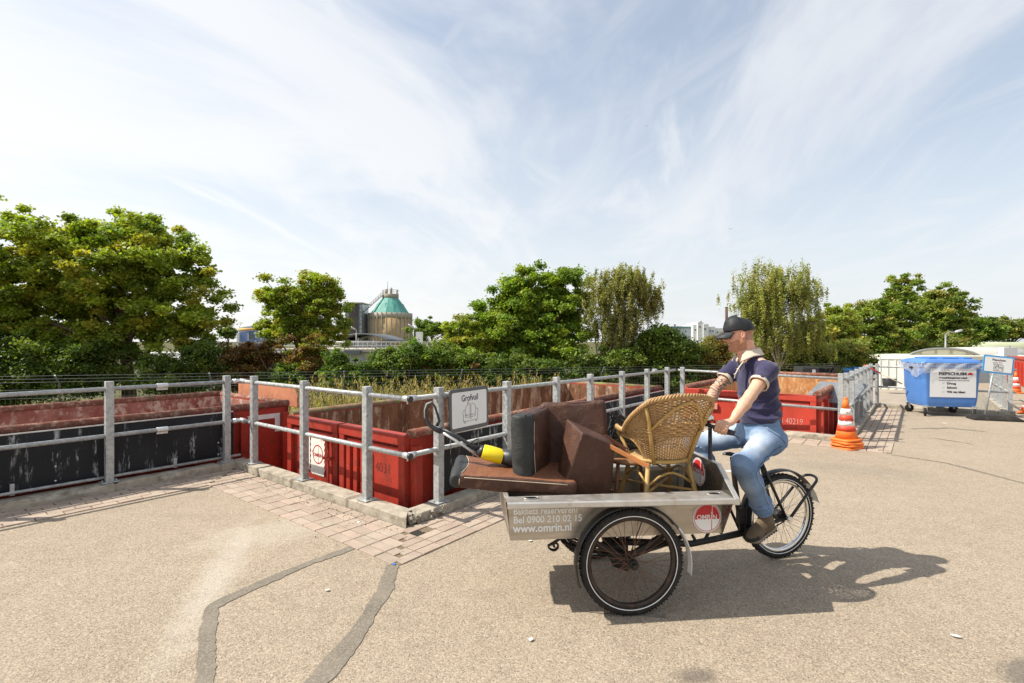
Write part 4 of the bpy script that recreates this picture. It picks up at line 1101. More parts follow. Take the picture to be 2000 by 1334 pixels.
bs2 = thing('concrete_basin', P(330, 712, 45), 'pale stepped concrete wall seen behind the big left maple trunk', 'basin wall')
m = bbox(MB(), 262, 385, 700, 760, 45, 8); m.build('wall', M_basin, bs2)
m = bbox(MB(), 200, 500, 690, 699, 50, 8); m.build('coping', M_basin, bs2)
m = bbox(MB(), 385, 500, 668, 671, 70, 3); m.build('pipe_bridge', M_rib, bs2)

M_blue = simple('blue cladding', (.15, .22, .42), .6, 0, .08, 1)
sh = thing('blue_shed', P(489, 668, 85), 'small blue shed with one dark window left of the lone maple', 'shed')
m = bbox(MB(), 466, 515, 647, 680, 85, 4); m.build('wall', M_blue, sh)
m = bbox(MB(), 480, 497, 645.5, 647.5, 84.6, 4); m.build('roof', M_blue, sh)
m = bbox(MB(), 486.5, 495, 653, 662, 84.95, .1); m.build('window', M_droof, sh)
for x_ in (484, 499): m = bbox(MB(), x_, x_+1, 647, 680, 84.9, .2); m.build('corner_trim', M_wb, sh)
m = bbox(MB(), 462, 466, 650, 680, 84.5, .5); m.build('downpipe', M_wb, sh)
dm = thing('domed_tank', P(489, 650, 92), 'white domed tank with an orange band rising behind the blue shed', 'tank')
q = P(491, 648, 92); k = 2.05
m = MB(); m.lathe([(k*1.02, -5), (k*1.02, .0), (k*.98, .1)], Matrix.Translation(q), 28); m.build('wall', M_wb, dm)
m = MB(); m.lathe([(k*1.0, .1), (k*.97, .45), (k*.93, .6)], Matrix.Translation(q), 28); m.build('band', simple('orange band', (.62, .33, .07), .6), dm)
m = MB(); m.lathe([(k*.92, .6), (k*.8, 1.15), (k*.5, 1.4), (.05, 1.5)], Matrix.Translation(q), 28); m.build('dome', M_wb, dm)
m = MB(); m.tube([q+V((-2.2, 0, .3)), q+V((-1.9, 0, 1.7))], .05, 5); m.tube([q+V((-2.4, 0, 1.5)), q+V((-1.9, 0, 1.7)), q+V((-1.5, 0, 1.4))], .04, 5); m.build('antenna', M_dsteel, dm)

fa = thing('factory_building', P(1372, 660, 220), 'white block of factory buildings on the horizon left of the cap', 'factory')
M_fb = simple('grey blue cladding', (.42, .47, .5), .7)
m = bbox(MB(), 1312, 1356, 640, 670, 225, 20); m.build('wall', M_fb, fa)
m = bbox(MB(), 1311, 1357, 637.5, 640, 224.5, 21); m.build('roof', simple('teal edge', (.10, .22, .25), .6), fa)
for a, b, t in ((1354, 1365, 634), (1363, 1374, 629.5), (1374, 1384, 633), (1384, 1397, 638), (1397, 1420, 641)):
    m = bbox(MB(), a, b, t, 670, 220+rnd.uniform(0, 3), 14); m.build('wall', M_wb, fa)
for a, y_ in ((1357, 643), (1366, 637), (1376, 641), (1386, 645), (1391, 645), (1400, 648), (1322, 646), (1338, 646)):
    m = bbox(MB(), a, a+3, y_, y_+3, 219.5, .3); m.build('window', M_droof, fa)
m = MB(); m.tube([P(1366, 630, 221), P(1370, 627.5, 221)], .3, 6); m.build('rooftop_vent', M_dsteel, fa)
ch = thing('factory_chimney', P(1419, 668, 180), 'slim brown chimney rising just above the black cap', 'chimney')
m = MB(); m.tube([P(1419, 668, 180), P(1419, 600, 180)], [.5, .46], 14); m.build('shaft', simple('brown brick stack', (.12, .055, .05), .9), ch)
m = MB(); m.tube([P(1419, 601, 180), P(1419, 599, 180)], .56, 14); m.build('collar', M_dsteel, ch)

def lamp(label, base, top, arm, Y, r=.05):
    th = thing('street_lamp', base, label, 'street lamp', 'street lamps in the distance')
    m = MB(); m.tube([base, top], [r*1.3, r*.8], 8); m.build('pole', M_dsteel, th)
    m = MB(); m.tube([top, top.lerp(arm, .5)+UP*.12, arm], r*.6, 6); m.build('arm', M_dsteel, th)
    d = (arm-top).normalized(); m = MB(); m.tube([arm-d*.1, arm+d*.15, arm+d*.45, arm+d*.62], [r*.8, r*2.2, r*2.0, r*.5], 8, flat=(1, .5)); m.build('lamp_head', simple('lamp grey', (.45, .45, .44), .4, .3) if 'lamp grey' not in bpy.data.materials else bpy.data.materials['lamp grey'], th)
lamp('street lamp whose curved arm shows just behind the black cap', P(1443, 720, 30)*1.0, P(1445, 632, 30), P(1470, 617, 30), 30, .05)
lamp('grey street lamp in front of the olive trees at right', V((P(1847, 0, 42).x, 42, -1.5)), P(1847, 653, 42), P(1866, 648, 42), 42, .09)
lamp('thin lamp post right of the tank', V((P(808, 0, 66).x, 66, -1.5)), P(808, 640, 66), P(805, 638, 66), 66, .09)
lamp('thin lamp post before the stair tower', V((P(696, 0, 66).x, 66, -1.5)), P(696, 645, 66), P(693, 643, 66), 66, .09)

# halls on the right
def hall(label, p0, e, l, W, Lg, h0, rise, wallm, roofm, nrib=6, door=None):
    th = thing('arched_hall', p0, label, 'hall'); e = V(e).normalized(); l = V(l).normalized(); N = 24
    def prof(i): 
        a = math.pi*i/N; return (W/2-W/2*math.cos(a), h0+rise*math.sin(a))
    m = MB(); fr_ = frame(p0, e, UP)
    m.prism([(0, 0)]+[prof(i) for i in range(N+1)]+[(W, 0)], -.2, fr_); m.build('gable_wall', wallm, th)
    m = MB(); m.grid(lambda u, v: p0+e*prof(u*N)[0]+UP*prof(u*N)[1]+l*(v*Lg-.15), N, 1); m.build('roof', roofm, th, solid=.15)
    m = MB(); m.box(p0+e*W+l*Lg/2+UP*h0/2, (.2, Lg, h0), Matrix((e, l, UP)).transposed()); m.box(p0+l*Lg/2+UP*h0/2, (.2, Lg, h0), Matrix((e, l, UP)).transposed()); m.build('side_wall', wallm, th)
    for i in range(1, nrib):
        x_ = W*i/nrib; hh = h0+rise*math.sin(math.acos(max(-1, min(1, 1-2*x_/W))))
        m = MB(); m.box(p0+e*x_-l*.03+UP*hh/2, (.10, .08, hh), Matrix((e, l, UP)).transposed()); m.build('gable_rib', M_dsteel if door else M_rib, th)
    m = MB(); m.tube([p0+e*prof(i)[0]+UP*prof(i)[1]-l*.16 for i in range(N+1)], .09, 6); m.build('gable_trim', M_dsteel, th)
    return th
M_cream = simple('cream gable', (.62, .60, .48), .8, 0, .06, 1); M_troof = simple('grey beige roof', (.52, .50, .45), .7, 0, .08, .8)
pw0 = P(1770, 703, 40)
hall('pale arched hall with a ribbed cream gable above the blue bin', V((pw0.x, 40, -1.5)), (.88, -.47, 0), (.82, .57, 0), 4.6, 16, 1.5+pw0.z+.0, .9, M_cream, M_troof, 5)
M_yroof = simple('pale green roof', (.50, .53, .34), .75, 0, .07, .7); M_dg = simple('dark green doors', (.03, .10, .06), .6)
pw1 = P(1970, 690, 62)
hh = hall('hall with a pale yellow-green roof and dark green arched end', V((pw1.x-1, 58, -1.5)), (.95, .25, 0), (-.9, .42, 0), 7, 18, 1.6, 1.5, M_dg, M_yroof, 4, door=1)
lw = thing('low_building', P(1950, 715, 38), 'low pale building with a corrugated wall behind the small sign', 'building')
m = bbox(MB(), 1880, 2090, 703, 780, 36, 5); m.build('wall', simple('corrugated grey', (.38, .4, .41), .5, .2), lw)
m = bbox(MB(), 1800, 2100, 696, 703.5, 35.6, 8); m.build('roof', M_cream, lw)
wc = thing('white_container', P(1750, 762, 34), 'white shipping container behind the railing, left of the blue bin', 'container')
M_wc = simple('white container paint', (.66, .66, .61), .6, 0, .06, 1.5, 0, 50, (.45, .42, .36), .6, .78, 2)
w0 = P(1715, 700, 35); w0.z = -1.5; wx = V((.80, -.60, 0)); wy = V((.60, .80, 0)); wr = Matrix((wx, wy, UP)).transposed(); wh = 2.05
m = MB(); m.box(w0+wx*2.4+wy*1.2+UP*wh/2, (4.8, 2.4, wh), wr); m.build('wall', M_wc, wc)
for x_ in range(12):
    m = MB(); m.box(w0+wx*(.1+.42*x_)-wy*.02+UP*wh/2, (.09, .06, wh-.1), wr); m.build('panel_rib', M_wc, wc)
m = MB(); m.box(w0+wx*2.4+wy*1.2+UP*(wh+.04), (4.9, 2.5, .08), wr); m.build('roof_rail', M_wb, wc)
ba = thing('black_barrel', P(1737, 757, 32), 'dark barrel standing by the white container', 'barrel')
q = P(1737, 757, 32); m = MB(); m.lathe([(.30, 0), (.36, .2), (.37, .5), (.34, .55)], Matrix.Translation(q), 20); m.build('body', M_blackp, ba)
m = MB(); m.lathe([(.38, .5), (.38, .56), (.1, .58)], Matrix.Translation(q), 20); m.build('rim', M_blackp, ba)
br = MB(); a = P(1687, 713, 13.0); b = P(1762, 750, 12.6)
st_ = thing('barrier_pole', a, 'red and white pole leaning on the railing left of the blue bin', 'pole')
m = MB(); m.tube([a, a.lerp(b, .45)], .018, 8); m.build('red_half', simple('red pole', (.6, .05, .03), .5), st_)
m = MB(); m.tube([a.lerp(b, .45), b], .017, 8); m.build('pale_half', simple('pale pole', (.6, .5, .36), .5), st_)
# blue bins, wrapped pile beyond
M_bb = simple('blue bin plastic', (.03, .13, .32), .5)
for i, (x_, y0_, y1_, lb_) in enumerate(((1650, 717, 745, 'blue bin behind the railing, right of the black wrapped pile'), (1671, 716, 745, 'blue bin behind the railing nearest the end-on posts'), (1692, 718, 762, 'blue bin behind the end-on posts, rightmost of the three'))):
    th = thing('wheeled_bin', P(x_, y1_, 24), lb_, 'bin', 'blue bins standing in the distance'); q = P(x_, y1_, 24); H = (y1_-y0_)/1000*24
    m = MB(); m.loft([[q+V((sx*w_, sy*w_, z_)) for sx, sy in ((-1, -1), (1, -1), (1, 1), (-1, 1))] for w_, z_ in ((.17, -.5), (.2, H*.8))], smooth=False); m.build('body', M_bb, th, bev=.02)
    m = MB(); m.box(q+V((0, 0, H*.84)), (.48, .46, .07)); m.box(q+V((0, .0, H*.93)), (.4, .38, .06)); m.build('lid', simple('bright blue lid', (.04, .22, .5), .45) if i == 0 else bpy.data.materials['bright blue lid'], th, bev=.02)
pl = thing('wrapped_pile', P(1617, 735, 22), 'pile wrapped in shiny black plastic beyond the red container', 'pile')
m = MB(); q = P(1617, 733, 22)
m.grid(lambda u, v: q+V(((u-.5)*.95*(1-.12*v), .4*math.sin(v*3.14)-.2, -.6+1.0*v+.08*mnoise.noise((u*6, v*3, 1)))), 30, 12); m.build('sheet', simple('shiny black film', (.02, .022, .025), .18, 0, .3, 6, .8, 8), pl, solid=.02)
cr = thing('black_crate', P(1585, 735, 21), 'dark crate with a small white label beyond the red container', 'crate')
m = bbox(MB(), 1568, 1600, 717, 750, 21, .7); m.build('body', M_blackp, cr, bev=.02); m = bbox(MB(), 1587, 1593, 722, 729, 20.98, .01); m.build('label', M_wb, cr)
# white box on a pole at right edge
wp = thing('pole_with_box', V((P(1971, 0, 26).x, 26, -1.5)), 'pole carrying a white box behind the small sign', 'pole')
q = P(1971, 675, 26); m = MB(); m.tube([V((q.x, 26, -1.5)), q], .05, 8); m.build('pole', M_dsteel, wp)
m = bbox(MB(), 1961, 1988, 679, 698, 25.8, .3); m.build('box', M_wb, wp)
yp = thing('yellow_post', V((P(1975, 0, 20).x, 20, -1.5)), 'yellow strip standing just right of the small blue-framed sign', 'post')
m = bbox(MB(), 1972, 1977, 697, 722, 20, .08); m.build('strip', simple('yellow', (.7, .5, .02), .5), yp)
m = MB(); m.tube([P(1974.5, 720, 20.04), V((P(1974.5, 0, 20.04).x, 20.04, -1.5))], .03, 6); m.build('pole', M_dsteel, yp)
# gulls
for (x_, y_, s_, lb_) in ((1427, 448, .22, 'distant gull in the sky above the drooping birch'), (1263, 246, .12, 'tiny gull high in the middle of the sky'), (473, 595, .16, 'tiny gull in the sky left of the lone maple')):
    q = P(x_, y_, 40); m = MB()
    pts = [q+V((-1.0*s_*1.1, 0, .10*s_)), q+V((-.5*s_, 0, .32*s_)), q, q+V((.5*s_, 0, .35*s_)), q+V((1.1*s_, 0, .22*s_))]
    m.tube(pts, [.01*s_, .07*s_, .11*s_, .07*s_, .01*s_], 6, flat=(1.6, .5)); m.tube([q+V((-.12*s_, -.35*s_, -.05*s_)), q, q+V((.1*s_, .35*s_, 0))], [.03*s_, .1*s_, .04*s_], 6)
    tag(m.build('gull', simple('gull', (.3, .3, .3), .8) if 'gull' not in bpy.data.materials else bpy.data.materials['gull']), lb_, 'bird', 'gulls in the sky')
# ------------------------------------------------------------------ cargo tricycle
TO = V((.715, 3.69, 0)); bu = V((.9945, .1045, 0)); bv = V((-.1045, .9945, 0))
def BX(u, v, z): return TO+bu*u+bv*v+UP*z
fd = V((.956, .292, 0)); fs = V((-.292, .956, 0))
def FR(t, s, z): return TO+fd*t+fs*s+UP*z
Rb = Matrix((bu, bv, UP)).transposed(); Rf = Matrix((fd, fs, UP)).transposed()
trike = thing('cargo_tricycle', TO, 'aluminium-box cargo tricycle with two big front wheels, loaded with furniture', 'cargo bike', None, math.atan2(bu.y, bu.x))
def steel():
    k = NM('worn aluminium'); n1 = k.noise(1.5, 5, .6, sc=(1, 1, 9)); n2 = k.noise(9, 6, .7)
    c = k.mix(k.ramp(n1, .3, .7), (.36, .31, .25), (.56, .52, .46)); c = k.mix(k.ramp(n2, .55, .72, 0, .55), c, (.26, .21, .15))
    k.bump(k.noise(3, 3, .5, sc=(1, 1, 3)), .08, .01)
    return k.out(c, k.ramp(n2, .3, .7, .30, .52), .85, .5)
M_st = steel()
M_stw = simple('scuffed aluminium lip', (.60, .57, .52), .42, .75, .15, 7, .1, 60, (.42, .34, .24), .55, .75, 10)
M_blk = simple('black enamel', (.014, .013, .013), .38, 0, .3, 12, .1, 60, (.07, .045, .03), .58, .72, 16)
M_rub = simple('tyre rubber', (.022, .020, .018), .82, 0, .25, 20, .4, 120, (.07, .055, .04), .55, .75, 8, spec=.3)
M_rimd = simple('dark dirty rim', (.045, .034, .028), .5, .5, .3, 12, .1, 60, (.12, .06, .035), .55, .7, 15)
M_chr = simple('chrome', (.72, .71, .69), .16, 1.0, .08, 20, .05, 60, (.45, .38, .30), .6, .75, 12)
M_spr = simple('rusty spoke', (.20, .10, .06), .6, .5, .3, 30); M_spc = simple('steel spoke', (.38, .36, .33), .35, .8)
M_refl = simple('reflective band', (.78, .78, .76), .5); M_dark = simple('greasy black steel', (.02, .017, .015), .6, .2, .4, 9, .3, 60, (.08, .05, .03), .55, .7, 12)
M_white = simple('white enamel', (.74, .72, .68), .45, 0, .05, 8, 0, 50, (.35, .25, .18), .62, .78, 14)
M_logow = simple('sticker white', (.80, .80, .78), .5, 0, .03); M_logor = simple('sticker red', (.50, .02, .025), .5, 0, .05)
M_txt = simple('white vinyl', (.80, .80, .80), .55, 0, .03)
# box
m = MB(); m.prism([(-.765, .470), (.655, .466), (.675, .72), (-.785, .73)], .004, Matrix.Translation(bv*0) @ frame(TO+bv*-.345, bu, UP)); m.build('side_panel', M_st, trike)
m = MB(); m.prism([(-.765, .470), (.655, .466), (.675, .72), (-.785, .73)], .004, frame(TO+bv*.345, bu, UP)); m.build('side_panel', M_st, trike)
m = MB(); m.add([BX(-.765, -.345, .470), BX(-.765, .345, .470), BX(-.80, .345, .745), BX(-.80, -.345, .745)], [(0, 1, 2, 3)]); m.build('front_panel', M_st, trike, solid=.005)
m = MB(); m.box(BX(-.055, 0, .474), (1.42, .69, .006), Rb); m.build('floor', simple('dirty aluminium floor', (.34, .30, .25), .5, .6, .2, 5, .4, 30, (.16, .13, .10), .5, .7, 5), trike)
for s_ in (-1, 1):
    rings = []
    for u in (-.80, -.5, 0, .45, .685):
        dz = .019*(1-(u+.8)/1.485)
        rings.append([BX(u, s_*v, z+dz*e) for v, z, e in ((.338, .715, 0), (.342, .744, .2), (.42, .742, .5), (.49, .738, 1), (.502, .732, 1), (.504, .708, 1), (.498, .702, 1))])
    m = MB(); m.loft(rings, closed=False, caps=False, smooth=False); lp = m.build('lip', M_stw, trike, solid=.004, bev=.0)
    for u in (-.64, .565):
        m = MB(); c_ = BX(u, s_*.405, .7465+(.010 if u < 0 else .001))
        m.lathe([(.0, .0), (1, .0)], Matrix.Translation(c_) @ Rb.to_4x4() @ Matrix.Diagonal((.045, .02, 1, 1)), 24); m.build('hand_hole', simple('inside hole', (.30, .25, .18), .8) if 'inside hole' not in bpy.data.materials else bpy.data.materials['inside hole'], trike)
        m = MB(); m.tube([c_+bu*(.047*math.cos(a))+bv*(.022*math.sin(a)) for a in [2*math.pi*i/20 for i in range(20)]], .0022, 5, closed=True); m.build('hole_edge', M_stw, trike)
m = MB(); m.box(BX(-.79, 0, .748), (.03, .70, .012), Rb); m.build('front_rim', M_stw, trike, bev=.003)
# rear panel with folded edge
rp = [(-.502, .735), (-.27, .905), (.27, .905), (.502, .735), (.345, .45), (-.345, .45)]
m = MB(); m.prism([(-a, b) for a, b in rp], .005, frame(TO+bu*.655, -bv, UP)); m.build('rear_panel', simple('reflection-darkened steel', (.16, .15, .14), .28, .85, .25, 4, .1, 20, (.30, .27, .22), .55, .75, 6), trike)  # dark reflection of the shaded load painted into the steel colour
m = MB(); e_ = [BX(.655, v, z) for v, z in ((-.504, .70), (-.502, .735), (-.27, .905), (.27, .905), (.502, .735))]; e2 = [p+bu*.032 for p in e_]
m.loft([[a, b] for a, b in zip(e_, e2)], closed=False, caps=False, smooth=False); m.build('folded_edge', M_stw, trike, solid=.004)
# lettering
frs = frame(BX(-.748, -.3515, 0), bu, UP)
text_part('lettering', 'Bakfiets reserveren?', .060, frs @ Matrix.Translation((0, .636, 0)), M_txt, trike, .0014, .86, clip=None)
text_part('lettering', 'Bel 0900 210 02 15', .062, frs @ Matrix.Translation((0, .581, 0)), M_txt, trike, .0014, .92)
text_part('lettering', 'www.omrin.nl', .071, frs @ Matrix.Translation((0, .523, 0)), M_txt, trike, .0022, .93)
def seg_poly(r, y0, n=40, up=True):
    a0 = math.asin(y0/r); pts = []
    for i in range(n+1):
        a = a0+(math.pi-2*a0)*i/n if up else (math.pi-a0)+(math.pi+2*a0)*i/n
        pts.append((r*math.cos(a), r*math.sin(a)))
    return pts
def logo(fr_, r, parent):
    m = MB(); m.prism([(r*math.cos(2*math.pi*i/48), r*math.sin(2*math.pi*i/48)) for i in range(48)], .0008, fr_); d = m.build('emblem', M_logow, parent)
    m = MB(); ringp(m, (0, 0), r*.90, r*.945, fr_, .0014, 48); m.build('emblem_ring', M_logor, d if False else parent)
    m = MB(); m.prism(seg_poly(r*.86, -r*.12), .0006, fr_ @ Matrix.Translation((0, 0, .0010))); m.build('emblem_field', M_logor, parent)
    tm = fr_ @ Matrix.Translation((-r*.02, -r*.12, .0019)); text_part('emblem_lettering', 'OMRIN', r*.44, tm, M_logow, parent, .0003*r/.1, 1.02, align='CENTER', depth=.0004)
    # serifs
    x = r*.33; m = MB(); m.prism([(x-.010*r, r*.15), (x+.02*r, r*.15), (x+.05*r, r*.86), (x+.02*r, r*.86)], .0004, fr_ @ Matrix.Translation((0, 0, .0018))); m.build('emblem_needle', M_logow, parent)
    m = MB(); m.prism([(x-.05*r, -r*.86), (x-.01*r, -r*.86), (x+.01*r, -r*.12), (x-.03*r, -r*.12)], .0004, fr_ @ Matrix.Translation((0, 0, .0018))); m.build('emblem_needle', M_logor, parent)
    m = MB(); m.prism([(x+.07*r*math.cos(2*math.pi*i/16), r*.30+.07*r*math.sin(2*math.pi*i/16)) for i in range(16)], .0005, fr_ @ Matrix.Translation((0, 0, .0022))); m.build('emblem_dot', M_logow, parent)
    m = MB(); m.prism([(x+.035*r*math.cos(2*math.pi*i/12), r*.30+.035*r*math.sin(2*math.pi*i/12)) for i in range(12)], .0003, fr_ @ Matrix.Translation((0, 0, .0028))); m.build('emblem_dot', M_blk, parent)
logo(frame(BX(.546, -.3515, .573), bu, UP), .098, trike)
logo(frame(BX(.648, -.02, .79), -bv, UP), .100, trike)

# wheels
def wheel(c, e1, ax, R_, rimm, spm, parent, chrome=False):
    """e1 horizontal direction in wheel plane, ax axle direction towards camera"""
    wp_ = bpy.data.objects.new('wheel', None)
    m = MB(); N = 72
    def ring(rad, off=0, n=N): return [c+e1*(rad*math.cos(2*math.pi*i/n))+UP*(rad*math.sin(2*math.pi*i/n))+ax*off for i in range(n)]
    m.tube(ring(R_-.027), .027, 12, closed=True)
    ty = m.build('wheel', M_rub, parent)
    m = MB()
    for i in range(96):
        a = 2*math.pi*(i+.5)/96; d = e1*math.cos(a)+UP*math.sin(a); tdir = -e1*math.sin(a)+UP*math.cos(a)
        for o in ((-.017, .017) if i % 2 else (-.009, .009)):
            m.box(c+d*(R_-.004)+ax*o, (.011, .009, .010), Matrix((tdir, ax, d)).transposed())
    m.build('tread', M_rub, ty)
    m = MB(); 
    for o in (.0235, -.0235):
        r1, r2 = ring(R_-.0435, o+(.0017 if o > 0 else -.0017)), ring(R_-.0385, o+(.0023 if o > 0 else -.0023))
        vs = [p for q in zip(r1, r2) for p in q]; m.add(vs, [(2*i, 2*i+1, (2*i+3) % (2*N), (2*i+2) % (2*N)) for i in range(N)])
    m.build('reflective_line', M_refl, ty)
    m = MB(); prof = ((-.016, -.052), (-.017, -.066), (-.009, -.074), (.009, -.074), (.017, -.066), (.016, -.052))
    rings = [ring(R_+dz, o) for o, dz in prof]
    rr = list(map(list, zip(*rings))); rr.append(rr[0]); m.loft(rr, closed=False, caps=False); m.build('rim', rimm, ty)
    m = MB(); rimr = R_-.072; hr = .028
    for i in range(36):
        a = 2*math.pi*i/36; side = 1 if i % 2 else -1; sg = 1 if (i//2) % 2 else -1; ah = a+sg*.95
        p0 = c+e1*(hr*math.cos(ah))+UP*(hr*math.sin(ah))+ax*.032*side; p1 = c+e1*(rimr*math.cos(a))+UP*(rimr*math.sin(a))
        m.tube([p0, p1], .0016, 4, caps=False)
    m.build('spokes', spm, ty)
    m = MB(); m.lathe([(.012, -.05), (.026, -.042), (.032, -.034), (.020, -.028), (.018, .028), (.032, .034), (.026, .042), (.022, .06), (.012, .062)], frame(c, e1, UP) if e1.cross(UP).dot(ax) > 0 else frame(c, -e1, UP), 20)
    m.build('hub', M_dark, ty)
    return ty
axn = -bv
w1 = wheel(BX(0, -.43, .337), bu, axn, .337, M_rimd, M_spr, trike)
w2 = wheel(BX(0, .43, .337), bu, axn, .337, M_rimd, M_spr, trike)
w3 = wheel(FR(1.51, 0, .337), fd, -fs, .337, M_chr, M_spc, trike)
m = MB(); q = BX(0, -.43, .337); m.cyl(q-bv*.055, q-bv*.085, .017, 6); m.cyl(q-bv*.05, q-bv*.062, .03, 16); m.build('hub_nut', M_dark, w1, bev=.002)
def guard(c, e1, ax, r, a0, a1, w_, nm, mat_, parent, curl=.012, grow=0.0, n=26, off=0.0):
    rings = []
    for i in range(n+1):
        f = i/n; a = R(a0+(a1-a0)*f); rr = r+grow*f; d = e1*math.cos(a)+UP*math.sin(a)
        rings.append([c+ax*off+d*(rr-curl*(2*abs(k/6-.5))**2)+ax*(w_*(k/6-.5)) for k in range(7)])
    m = MB(); m.loft(rings, closed=False, caps=False); return m.build(nm, mat_, parent, solid=.003)
for s_, pa_ in ((-1, w1), (1, w2)):
    cc_ = BX(0, s_*.43, .337)
    guard(cc_, bu, axn, .372, 202, 36, .085, 'mudguard', M_blk, trike, off=.0)
    guard(cc_, bu, axn, .380, 35, -14, .07, 'mudguard_tail', M_white, trike, grow=.025)
    for a in (150, 70, 20):
        d = bu*math.cos(R(a))+UP*math.sin(R(a)); m = MB(); m.tube([cc_-axn*.05, cc_+d*.365-axn*.04], .004, 5); m.build('guard_stay', M_dark, trike)
cr_ = FR(1.51, 0, .337)
guard(cr_, fd, -fs, .375, 205, 38, .075, 'mudguard', M_blk, trike, n=34)
guard(cr_, fd, -fs, .375, 38.2, 12, .075, 'mudguard_tail', M_white, trike, grow=.012)
# axle, springs, braces
m = MB(); m.tube([BX(0, -.40, .337), BX(0, .40, .337)], .022, 10); m.build('axle', M_dark, trike)
for s_ in (-1, 1):
    for a in (-1, 1):
        m = MB(); m.beam(BX(.02*a, s_*.33, .33), BX(.30*a, s_*.30, .465), .03, .035); m.build('axle_brace', M_dark, trike, bev=.004)
    for q_ in range(3):
        m = MB(); L_ = .42-.09*q_
        m.loft([[BX(L_*t, s_*.26+dv, .315+.10*t*t-.012*q_+dz) for dv, dz in ((-.025, 0), (.025, 0), (.025, .009), (-.025, .009))] for t in [-1+.125*i for i in range(17)]], smooth=False)
        m.build('leaf_spring', M_dark, trike)
    m = MB(); m.box(BX(-.02, s_*.24, .33), (.10, .11, .12), Rb); m.build('spring_clamp', M_dark, trike, bev=.012)
m = MB(); m.tube([BX(-.10, -.18, .42), BX(-.06, -.2, .34), BX(-.01, -.22, .25), BX(.03, -.22, .23), BX(.07, -.2, .27)], [.03, .045, .055, .05, .03], 10); m.build('brake_drum_arm', M_dark, trike)
sc_ = []
for i in range(30):
    a = i*.30; r_ = .052*math.exp(-.09*i)+.004; sc_.append(BX(-.42+r_*math.cos(a+2.6)-.03, -.20, .37+r_*math.sin(a+2.6)))
m = MB(); m.tube([BX(-.02, -.20, .42), BX(-.18, -.20, .345), BX(-.30, -.20, .40), BX(-.38, -.20, .43)]+sc_[2:], .009, 8, flat=(1.8, .8)); m.build('scroll_bracket', M_dark, trike)
# main frame
def FT(px, py, s=0.0, dz=0):
    q = (px-1000)/1000; t = (q*(TO.y+fs.y*s)-(TO.x+fs.x*s))/(fd.x-q*fd.y); p = FR(t, s, 0); return V((p.x, p.y, ZC-(py-667)/1000*p.y+dz))
m = MB(); m.tube([BX(.0, 0, .30), FT(1350, 1062), FT(1400, 1052), FT(1452, 1040)], [.026, .024, .024, .027], 10); m.build('main_tube', M_dark, trike)
m = MB(); m.tube([FT(1352, 1045), FT(1362, 1062), FT(1376, 1056), FT(1384, 1040)], [.012, .016, .014, .012], 8); m.build('steering_bracket', M_dark, trike)
m = MB(); m.tube([FT(1452, 1040), FT(1441, 985), FT(1434, 930), FT(1430, 893)], [.024, .022, .019, .017], 10); m.build('head_tube', M_dark, trike)
m = MB(); q = FT(1430, 888); m.tube([q+V((-.06, -.01, .01)), q+V((-.015, 0, .006)), q+V((.03, .01, -.006))], [.012, .017, .014], 10); m.build('clamp_bolt', M_dark, trike)
m = MB(); m.ell(q+V((-.068, -.012, .011)), (.014, .014, .013)); m.build('bolt_cap', M_chr, trike)
m = MB(); m.tube([FT(1456, 1038), FT(1476, 930), FT(1494, 852)], .018, 10); m.build('seat_tube', M_blk, trike)
m = MB(); m.tube([FT(1434, 925), FT(1465, 915), FT(1484, 895)], .014, 8); m.build('top_tube', M_blk, trike)
for s_ in (-.06, .06):
    hb = FR(1.51, s_*1.1, .337)
    m = MB(); m.tube([FT(1480, 885, s_*.5), hb], .012, 8); m.build('seat_stay', M_blk, trike)
    m = MB(); m.tube([FT(1456, 1038, s_*.6), hb], .014, 8); m.build('chain_stay', M_dark, trike)
m = MB(); hn, hf = FR(1.53, -.085, .34), FR(1.53, .085, .34); e_n, e_f = FR(1.80, -.075, .60), FR(1.80, .075, .60)
lp_ = [hn, hn.lerp(e_n, .5)]+[FR(1.80+.045*math.sin(a), -.075*math.cos(a), .60+.035*math.sin(a)) for a in [math.pi*i/10 for i in range(11)]]+[hf.lerp(e_f, .5), hf]
m.tube(lp_, .011, 8); m.build('rear_stand', M_blk, trike)
m = MB(); m.cyl(FR(1.51, -.045, .337), FR(1.51, -.115, .337), .014, 12); m.cyl(FR(1.51, -.095, .337), FR(1.51, -.108, .337), .024, 14); m.build('axle_nut', M_chr, w3)
m = MB(); m.cyl(FR(1.51, -.03, .337), FR(1.51, .05, .337), .042, 20); m.build('coaster_hub', M_dark, w3, bev=.006)
# chain case, crank, pedals
bb_ = FT(1456, 1040)
m = MB()
cn = [(-.09, -.06), (.05, -.085), (.40, -.04), (.43, 0), (.40, .045), (.06, .09), (-.06, .085), (-.105, .02)]
m.tube([bb_-fs*.05+UP*.05, FR(1.51, -.05, .337)+UP*.03], .005, 5); m.tube([bb_-fs*.05-UP*.05, FR(1.51, -.05, .337)-UP*.03], .005, 5); m.tube([bb_-fs*.05+fd*(.055*math.cos(a))+UP*(.055*math.sin(a)) for a in [2*math.pi*i/24 for i in range(24)]], .008, 5, closed=True); m.build('chain', M_dark, trike)
m = MB(); m.box(FT(1448, 1006, -.01), (.07, .05, .13), Rf); m.build('frame_plate', M_dark, trike, bev=.008)
pn = V((1.885, 3.885, .285)); 
m = MB(); m.tube([bb_-fs*.065, pn+fs*.075], .012, 8); m.build('crank', M_dark, trike)
m = MB(); m.box(pn, (.095, .10, .026), Rf); m.build('pedal', M_rub, trike, bev=.006)
pf = bb_+(bb_-pn); pf = V((1.70, 4.22, .50)); m = MB(); m.tube([bb_+fs*.065, pf-fs*.06], .012, 8); m.build('crank', M_dark, trike)
